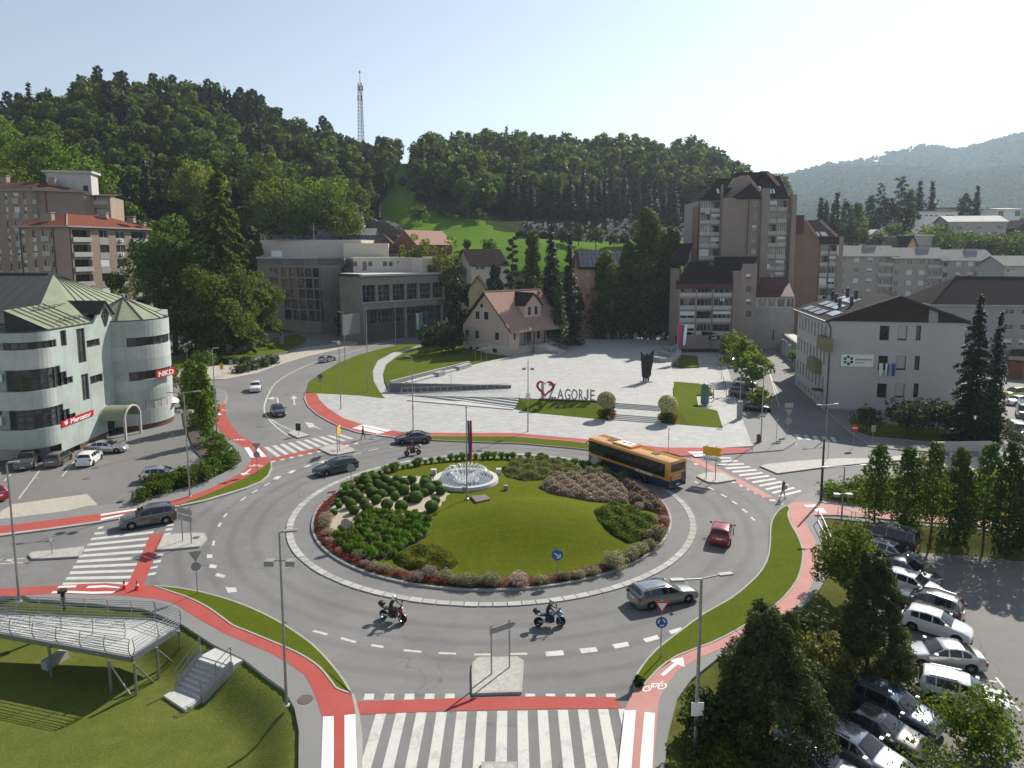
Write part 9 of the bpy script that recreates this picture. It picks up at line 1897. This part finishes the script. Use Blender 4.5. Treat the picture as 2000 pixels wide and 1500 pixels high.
board_sign(((1379,934),(1397,937)),((3.2,3.65,M_signyel,'trbovlje',M_black,.4,.3)if 0 else(3.2,3.65,M_signyel,'',None,.4,.3),(2.75,3.2,M_signyel,'',None,.4,.3),(2.1,2.65,M_white,'zal. postaja',M_black,.4,.3)),'two yellow and one white arrow panels on the right island')
board_sign(((659,885),(663,879)),((2.2,2.75,M_signyel,'',None,.3,.35),(2.8,3.3,M_signyel,'',None,.3,.35)),'yellow direction panels seen nearly edge-on on the upper left island')
bb=board_sign(((676,676),(698,672)),((3.0,8.2,BK,'',None,1.2,0),),'big billboard seen from behind before the concrete hall',name='billboard')
# cones, bins, posts, machine, column
for u,v,lb_ in((243,1150,'left one of two orange and white traffic cones'),(268,1151,'right one of two orange and white traffic cones')):
 o=empty('traffic_cone',G(u,v,.12),0,lb_,'traffic cone');M_or=MATS.get('cone_orange')or plain('cone_orange',(.6,.05,.02),.5,var=0);MB().box(-.2,.2,-.2,.2,0,.04).lathe([(.15,.04),(.03,.7)],n=12).build('cone',M_or,o);MB().lathe([(.115,.28),(.085,.42)],n=12).build('white_band',M_white,o)
tag(MB().lathe([(.28,0),(.3,.9),(.22,.95),(.22,.85)],n=14).build('litter_bin',plain('brown_bin',(.11,.07,.055),.6),None,loc=G(1482,863,.12)),'round brown litter bin on the corner pavement','litter bin');tag(MB().lathe([(.13,0),(.13,1.3),(.3,1.3),(.3,1.45),(.01,1.5)],n=10).build('wooden_post',M_wood,None,loc=G(125,1192,.12)),'short brown post beside the footbridge ramp','post')
tag(MB().box(-.35,.35,-.2,.2,0,2.6).build('information_column',M_greyw,None,loc=G(1444,818,.13)),'grey information column at the side street corner','column')
for k in range(8):u=1169+18*k;tag(MB().box(-.4,.4,-.3,.3,0,1.9).build('memorial_stone',M_concl,None,loc=G(u,660+.35*k,PZ)),'pale upright memorial stone along the back edge of the plaza','stone','memorial stones behind the plaza')
mc=empty('machine_sculpture',G(1376,789,.3),0,'green old mining machine on display beside the lawn','machine');M_mg=plain('machine_green',(.10,.17,.15),.5);MB().box(-.5,.5,-.5,.5,0,2.4).ball((0,0,2.7),.6,12,8).build('body',M_mg,mc,40)
for k in range(3):MB().lathe([(.5,-.08),(.58,-.08),(.58,.08),(.5,.08)],n=16).xf(Matrix.Translation((.9,-.1+.2*k,.8+.55*k))@Matrix.Rotation(math.pi/2,4,'X')).build('flywheel',M_dark,mc)
MB().bar((-.4,0,2.2),(1.4,0,1.4),.14).build('rod',M_dark,mc)
for u,v,lb_ in((550,672,'stone bust on a pedestal at the right end of the park lawn'),(447,690,'small stone bust on a pedestal in the shade of the park')):o=empty('monument',G(u,v,.45),0,lb_,'monument');MB().box(-.45,.45,-.4,.4,0,2.2).build('pedestal',M_conc,o);MB().ball((0,0,2.85),.28,10,8,0,1.2).ball((0,0,2.4),.42,10,6,0,.6).build('bust',M_dark,o,180)
# letters and heart on the plaza edge
lt=G(1056,779,PZ);F=Fac(G(1056,779.5,PZ),G(1165,784,PZ));L_=F.L;zs_=wroot('letter_sign',lt,'grey ZAGORJE letters with a red heart on the edge of the plaza','sign');xf_=lambda u:F.sz(u,775)[0]
base=MB();F.box('sign_base',zs_,M_dark,-.2,L_+.2,PZ-.3,PZ+.12,-.35,.35);M_let=plain('grey_letter_sheet',(.40,.41,.44),.5,.2)
for ch,u0,u1,hh in(('I',1054.5,1060,2.55),('Z',1071,1087,2.55),('A',1089,1102,1.75),('G',1102.5,1114,1.75),('O',1115.5,1128,1.75),('R',1129.5,1139,1.75),('J',1140,1149.5,1.75),('E',1151.5,1161,1.75)):
 a=xf_(u0)
 if ch=='J':
  w=xf_(u1)-a;q=[F.pt(a+w*x,PZ+.13+hh*y,.2)for x,y in((.62,1),(1,1),(1,.2),(.8,0),(.35,0),(0,.22),(.25,.36),(.42,.2),(.56,.2),(.62,.28))];n=10;MB().add(q+[p-F.n*.28 for p in q],[tuple(range(n)),tuple(range(2*n-1,n-1,-1))]+[(i,n+i,n+(i+1)%n,(i+1)%n)for i in range(n)]).build('letter',M_let,zs_,recalc=True);continue
 textmesh('letter',ch,hh*1.4,M_let,zs_,frame_mat(F.pt(a,PZ+.13,.1),F.x),.14,xf_(u1)-a,.05)
def heart(t,s):return(s*(16*math.sin(t)**3)/17,s*(13*math.cos(t)-5*math.cos(2*t)-2*math.cos(3*t)-math.cos(4*t)+17)/17)
mb=MB();ch_=xf_(1065.5);n=40
for k in range(n):
 t0,t1=2*math.pi*k/n,2*math.pi*(k+1)/n;o0,o1=heart(t0,1.5),heart(t1,1.5);q=lambda p:(p[0]*.74,1.5+(p[1]-1.5)*.74+.04);i0,i1=q(o0),q(o1);z_=lambda p,o:F.pt(ch_+p[0],PZ+.35+p[1]*1.02,o)
 mb.quad(z_(o0,.5),z_(o1,.5),z_(i1,.5),z_(i0,.5));mb.quad(z_(o0,.2),z_(o1,.2),z_(o1,.5),z_(o0,.5));mb.quad(z_(i0,.5),z_(i1,.5),z_(i1,.2),z_(i0,.2));mb.quad(z_(o0,.2),z_(i0,.2),z_(i1,.2),z_(o1,.2))
mb.build('heart',plain('heart_red',(.36,.02,.03),.35),zs_,recalc=True)
p=G(1098,799,.4);bn=empty('information_panel',p,0,'low rail on a pale slab in the grass below the letters','rail');MB().box(-1.6,1.6,-.7,.7,-.2,.12).build('slab',M_concl,bn);mb=MB();mb.bar((-1.2,0,.1),(-1.2,0,.75),.08);mb.bar((1.2,0,.1),(1.2,0,.75),.08);mb.bar((-1.24,0,.75),(1.24,0,.75),.08);mb.build('rail',M_dark,bn)
# folded bronze sculpture
sp_=G(1262,746,PZ);sc_=empty('sculpture',sp_,.1,'tall dark winged sculpture with a notched top on the plaza','sculpture');MB().lathe([(1.0,0),(1.0,.14)],n=6).box(-1,1,-.6,.6,0,.14).build('base',M_conc,sc_);M_brz=plain('dark_bronze',(.035,.033,.034),.55,.4,.5,.3)
pf=[(-.75,.9),(-.95,3.2),(-1.15,5.45),(-.75,5.05),(-.25,4.7),(.05,5.1),(.35,4.75),(.9,5.3),(1.35,5.75),(1.1,3.2),(.65,.9)];mb=MB();n=len(pf);f_=lambda x:.35-.3*abs(x);mb.add([(x,-f_(x),z)for x,z in pf]+[(x,f_(x)*.6+.06,z)for x,z in pf],[tuple(range(n)),tuple(range(2*n-1,n-1,-1))]+[(i,n+i,n+(i+1)%n,(i+1)%n)for i in range(n)]);mb.build('wings',M_brz,sc_,recalc=True);mb=MB()
for x in(-.5,-.05,.4):mb.tube((x,0,.12),(x*.8,0,1.1),.13,.22,7)
for k in range(4):mb.bar((-.5+.4*k,-.36,1.2),(-.8+.52*k,-.3,4.6),.07,.1)
mb.build('legs',M_brz,sc_)
# bench wall, ramp wall with railing, seating blocks
bw=wroot('bench_wall',G(760,749,PZ),'low concrete wall with built-in benches along the lawn side of the plaza','wall')
def pxwall(root,a,b,z0,z1,th,m,name,zz=PZ):
 A,B=G(*a,zz),G(*b,zz);d=(B-A).normalized();n=Vector((-d.y,d.x,0))*th/2;return MB().prism([tuple(q[:2])for q in(A-n,B-n,B+n,A+n)],z0,z1).build(name,m,root,recalc=True)
pxwall(bw,(762,752),(916,712),0,1.95,.5,M_conc,'wall');pxwall(bw,(795,750),(850,735),PZ,1.62,.9,M_concl,'bench');pxwall(bw,(866,730),(890,723.5),PZ,1.62,.9,M_concl,'bench');pxwall(bw,(852,735.5),(864,732),PZ,2.0,1.3,M_conc,'block');pxwall(bw,(892,723.5),(916,716),PZ,2.0,1.1,M_conc,'block')
rw2=wroot('ramp_wall',G(760,765,.12),'long grey wall with a steel railing beside the plaza ramp','wall');A0_,A1_=G(761,766,.12),G(998,771,.12);Fr2=Fac(A0_,A1_);Fr2.box('wall',rw2,plain('dark_granite',(.15,.155,.16),.7),0,Fr2.L,-.2,1.72,-.4,0);s0_,s1_=Fr2.sz(789,770)[0],Fr2.sz(993,770)[0]
for k in range(17):a=s0_+(s1_-s0_)*k/16;zz=.14+1.08*k/16;MB().bar(Fr2.pt(a,zz,1.6),Fr2.pt(a,zz+1.05,1.6),.08).build('baluster',M_steel,rw2)
for z_ in(.2,1.05):MB().bar(Fr2.pt(s0_,z_+.14,1.6),Fr2.pt(s1_,z_+1.22,1.6),.07).build('rail',M_steel,rw2)
for k,(a,b,h_)in enumerate((((1278,704),(1297,708),.9),((1290,692),(1304,697),.9),((1300,682),(1309,688),.9),((1310,690),(1328,672),1.0))):o=wroot('concrete_block',G(*a,PZ),'concrete seating block at the right plaza edge, %s'%('nearest of four','second of four','third of four','long one behind the flag')[k],'block');pxwall(o,a,b,PZ-.5,PZ+h_,1.5 if k<3 else .4,M_conc,'block')
# flags on poles
def flagpole(u,v,vt,strips,lb_,z,w,hf,lbp):
 p=G(u,v,z);h=AT(u,vt,p.y).z-z;o=empty('flagpole',p,0,lbp,'flagpole');MB().tube((0,0,0),(0,0,h),.07,.05,7).build('pole',M_steel,o);tag(cloth(w,hf,strips,'flag',p+Vector((.06,0,h-.25)),0,.12,.1),lb_,'flag')
flagpole(813,658,610,[(.5,M_whc),(.5,M_grn)],'white and green flag by the road, left of three',.12,1.6,4.6,'flagpole left of three before the hall');flagpole(822,656,608,[(.3,M_whc),(.4,M_blue),(.3,M_redc)],'white, blue and red flag by the road, middle of three',.12,1.3,4.6,'flagpole middle of three before the hall');flagpole(828,654,606,[(1,plain('flag_light_blue',(.08,.2,.38),.7))],'light blue flag by the road, right of three',.12,1.3,4.4,'flagpole right of three before the hall')
flagpole(1322,716,632,[(.36,M_redc),(.3,M_blue),(.34,M_whc)],'red, blue and white flag hanging at the right plaza edge',.5,1.9,4.2,'steel flagpole at the right plaza edge')
# cafe terrace
M_sail=plain('grey_sail',(.4,.42,.44),.8)
for k,pts_ in enumerate(([(1333,646,3.4),(1362,651,3.0),(1336,656,2.8)],[(1371,646,3.6),(1371,656,3.0),(1406,651,3.0)])):q=[AT(u,v,158)for u,v,z in pts_];mb=MB();mb.add(q+[p-Vector((0,0,.04))for p in q],[(0,1,2),(5,4,3)]);tag(mb.build('sun_sail',M_sail,recalc=True),'grey triangular sun sail over the cafe terrace, %s one'%('left','right')[k],'sun sail')
o=empty('parasol',G(1344,676,.12),0,'closed pale parasol on the cafe terrace','parasol');MB().tube((0,0,0),(0,0,2.6),.04).build('pole',M_steel,o);MB().lathe([(.03,2.7),(.2,1.9),(.28,1.0),(.05,1.0)],n=8).build('canopy',M_whc,o)
for k in range(6):u=1352+10*k;o=empty('cafe_table',G(u,672+2*(k%2),.12),0,'dark cafe table with chairs on the shaded terrace','table','tables on the cafe terrace');MB().lathe([(.5,.7),(.5,.74),(.01,.74)],n=10).tube((0,0,0),(0,0,.7),.04).build('table',M_dark,o);[MB().box(x-.2,x+.2,-.2,.2,.4,.45).box(x-.2 if x<0 else x+.16,x-.16 if x<0 else x+.2,-.2,.2,.45,.9).build('chair',M_dark,o)for x in(-.8,.8)]
gf=wroot('glass_fence',G(1500,664,.12),'pale green glass fence behind the side street','fence');Fg3=Fac(G(1487,668,.12),G(1562,654,.12));M_fg=plain('green_frosted_glass',(.22,.34,.33),.15,0,.7)
for k in range(12):Fg3.box('glass_panel',gf,M_fg,Fg3.L*k/12+.04,Fg3.L*(k+1)/12-.04,.1,2.4,-.03,.03)
for k in range(9):p=G(1397+3.1*k,690+12.5*k,.12);tag(MB().tube((0,0,0),(0,0,1.6),.045,.045,7).build('parking_post',M_dark,None,loc=p),'thin dark post along the parked cars of the side street','post','posts along the side street')
# footbridge ramp on legs, stairs, walls at the lower left
DZ=.82;fb=wroot('footbridge_ramp',G(258,1284,DZ),'steel footbridge ramp with curved railings on legs at the lower left','footbridge');cA,cB=G(258,1284,DZ),G(349,1226,DZ);cC=G(300,1210,DZ);cD=G(-60,1196,DZ);cE=G(-60,1226,DZ)
def clerp(a,b,t):return a+(b-a)*t
nb=46
for k in range(nb):
 t0,t1=(k+.06)/nb,(k+.94)/nb;a0,a1=clerp(cE,cA,t0),clerp(cE,cA,t1);top_=lambda t:clerp(cD,cC,min(1,t*1.12))if t*1.12<1 else clerp(cC,cB,(t*1.12-1)/.12);b0,b1=top_(t0),top_(t1);MB().prism([tuple(q[:2])for q in(a0,a1,b1,b0)],DZ-.06,DZ-.004*(k%3)).build('deck_plank',M_concl,fb,recalc=True)
MB().prism([tuple(q[:2])for q in(cE,cA,cB,cC,cD)],DZ-.16,DZ-.065).build('deck_frame',M_conc,fb,recalc=True)
for a,b in((cE,cA),(cA,cB),(cB,cC),(cC,cD)):MB().bar(a-Vector((0,0,.12)),b-Vector((0,0,.12)),.14,.3).build('edge_beam',M_steel,fb)
def railing(a,b,n,out,h=1.15,rows=7):
 d=(b-a).normalized();o=Vector((d.y,-d.x,0))*out;pr=lambda t:o*(.32*math.sin(t*2.4)*(1-.55*t))+Vector((0,0,h*t))
 for k in range(n+1):p=clerp(a,b,k/n);mb=MB();mb.path([p+pr(t)for t in(0,.25,.5,.75,1)],.028,6);mb.build('railing_post',M_steel,fb)
 for r in range(rows):t=.14+.86*r/(rows-1);MB().tube(a+pr(t),b+pr(t),.02,.02,6).build('rail',M_steel,fb)
railing(cE,cA,7,1);railing(cA,cB,2,1);railing(cB,cC,1,1);railing(cC,cD,8,1);mA,mD=clerp(cA,cB,.5),clerp(cE,cD,.52);railing(clerp(mA,mD,.16),mD,5,.3,1.0,5)
for u,v,zt in((262,1290,0),(212,1286,0),(350,1228,0),(306,1260,0),(95,1258,0)):
 p=G(u,v,DZ);q=Vector((p.x,p.y,-1.6));MB().tube(q,Vector((p.x,p.y,DZ-.14)),.085,.085,8).build('leg',M_steel,fb)
for a,b in(((262,1290),(306,1260)),((306,1260),(350,1228)),((212,1286),(262,1290))):A,B=G(*a,DZ),G(*b,DZ);MB().tube(A.lerp(B,.02)+Vector((0,0,-.3)),Vector((B.x,B.y,-1.3)).lerp(Vector((A.x,A.y,-1.3)),.25),.05,.05,6).build('brace',M_steel,fb)
tag(MB().prism([tuple(G(u,v,-1)[:2])for u,v in((80,1298),(92,1302),(135,1276),(123,1272))],-1.6,-.75).build('retaining_wall',M_conc,recalc=True),'short old concrete wall stub under the footbridge ramp','wall')
sr=wroot('garden_stairs',G(360,1370,SW_Z),'concrete stairs with steel handrails going down to the lower left lawn','stairs');tA,tB=G(392,1282,.08),G(452,1302,.08);lA,lB=G(345,1345,-1.2),G(393,1366,-1.2);ns=7
for k in range(ns):z1=.08+(-1.2-.08)*(k+1)/ns+.18;a0,b0=tA.lerp(lA,k/ns),tB.lerp(lB,k/ns);a1,b1=tA.lerp(lA,(k+1)/ns+.03),tB.lerp(lB,(k+1)/ns+.03);MB().prism([tuple(q[:2])for q in(a0,b0,b1,a1)],z1-.35,z1).build('step',M_concl,sr,recalc=True)
for a,b in((tA,lA),(tB,lB)):
 s=(tB-tA).normalized()*.14;mb=MB();mb.add([a-s,a+s,b+s,b-s]+[q+Vector((0,0,.3))for q in(a-s,a+s,b+s,b-s)]+[],[(4,5,6,7),(0,1,5,4),(1,2,6,5),(2,3,7,6),(3,0,4,7)]);mb.v+=[tuple(q-Vector((0,0,.8)))for q in(a-s,a+s,b+s,b-s)];mb.f+=[(8,9,1,0),(9,10,2,1),(10,11,3,2),(11,8,0,3)];mb.m+=[0]*4;mb.build('stair_cheek',M_conc,sr,recalc=True)
 for t in(0,.5,1):q=a.lerp(b,t);MB().tube(q,q+Vector((0,0,1.2)),.03,.03,6).build('railing_post',M_steel,sr)
 for h_ in(.75,1.2):MB().tube(a+Vector((0,0,h_)),b+Vector((0,0,h_)),.025,.025,6).build('rail',M_steel,sr)
pl=[tA,tB,G(474,1290,.1),G(420,1266,.1)];MB().prism([tuple(q[:2])for q in pl],-.3,.12).build('landing',M_concl,sr,recalc=True);pl=[lA,lB,G(362,1388,-1.2),G(320,1360,-1.2)];MB().prism([tuple(q[:2])for q in pl],-1.5,-1.15).build('landing',M_concl,sr,recalc=True)
# rails at the right path
gr=wroot('guard_rail',G(1598,1006,.12),'grey mesh guard rail at the bend of the right path','railing');q0,q1,q2=G(1597,1018,.1),G(1608,1040,.1),G(1624,1080,.1)
for a,b in((q0,q1),(q1,q2)):
 for h_ in(.15,1.1):MB().bar(a+Vector((0,0,h_)),b+Vector((0,0,h_)),.05).build('rail',M_steel,gr)
for q in(q0,q1,q2):MB().bar(q,q+Vector((0,0,1.15)),.06).build('railing_post',M_steel,gr)
hr_=wroot('handrail',G(1634,1008,.12),'sloping steel handrails of the steps beside the east path','railing')
for dx in(0,7):
 A,B=G(1636+dx,1010,.1),G(1718+dx,1042,-.9)
 for h_ in(.5,1.0):MB().tube(A+Vector((0,0,h_)),B+Vector((0,0,h_)),.03,.03,6).build('rail',M_steel,hr_)
 for t in(0,.33,.66,1):q=A.lerp(B,t);MB().tube(q,q+Vector((0,0,1)),.03,.03,6).build('railing_post',M_steel,hr_)
 # manholes and drains
for u,v,z,w in((596,1366,.12,.42),(383,1050,.155,.3),(168,935,.014,.35),(236,978,.12,.3),(552,1218,.006,.3),(700,985,.006,.3),(1500,1100,.13,.01),(1448,960,.006,.3),(560,770,.006,.3),(610,880,.006,.28)):
 p=G(u,v,z);structure(MB().lathe([(w,0),(w,.008),(.01,.01)],p,16).build('manhole_cover',plain('rusty_iron',(.11,.085,.07),.7)if 'rusty_iron' not in MATS else MATS['rusty_iron']))
 # ---------------------------------------------------------------- air
b=NB('haze_air');b.t.nodes.remove(b.b);pv_=b.new('ShaderNodeVolumePrincipled');pv_.inputs['Color'].default_value=(.66,.82,1,1);pv_.inputs['Density'].default_value=.00012;pv_.inputs['Anisotropy'].default_value=.5;b.l.new(pv_.outputs[0],b.out.inputs['Volume']);M_haze=b.done()
tag(MB().box(-2200,4300,-60,3200,-4,640).build('haze',M_haze),kind='stuff')
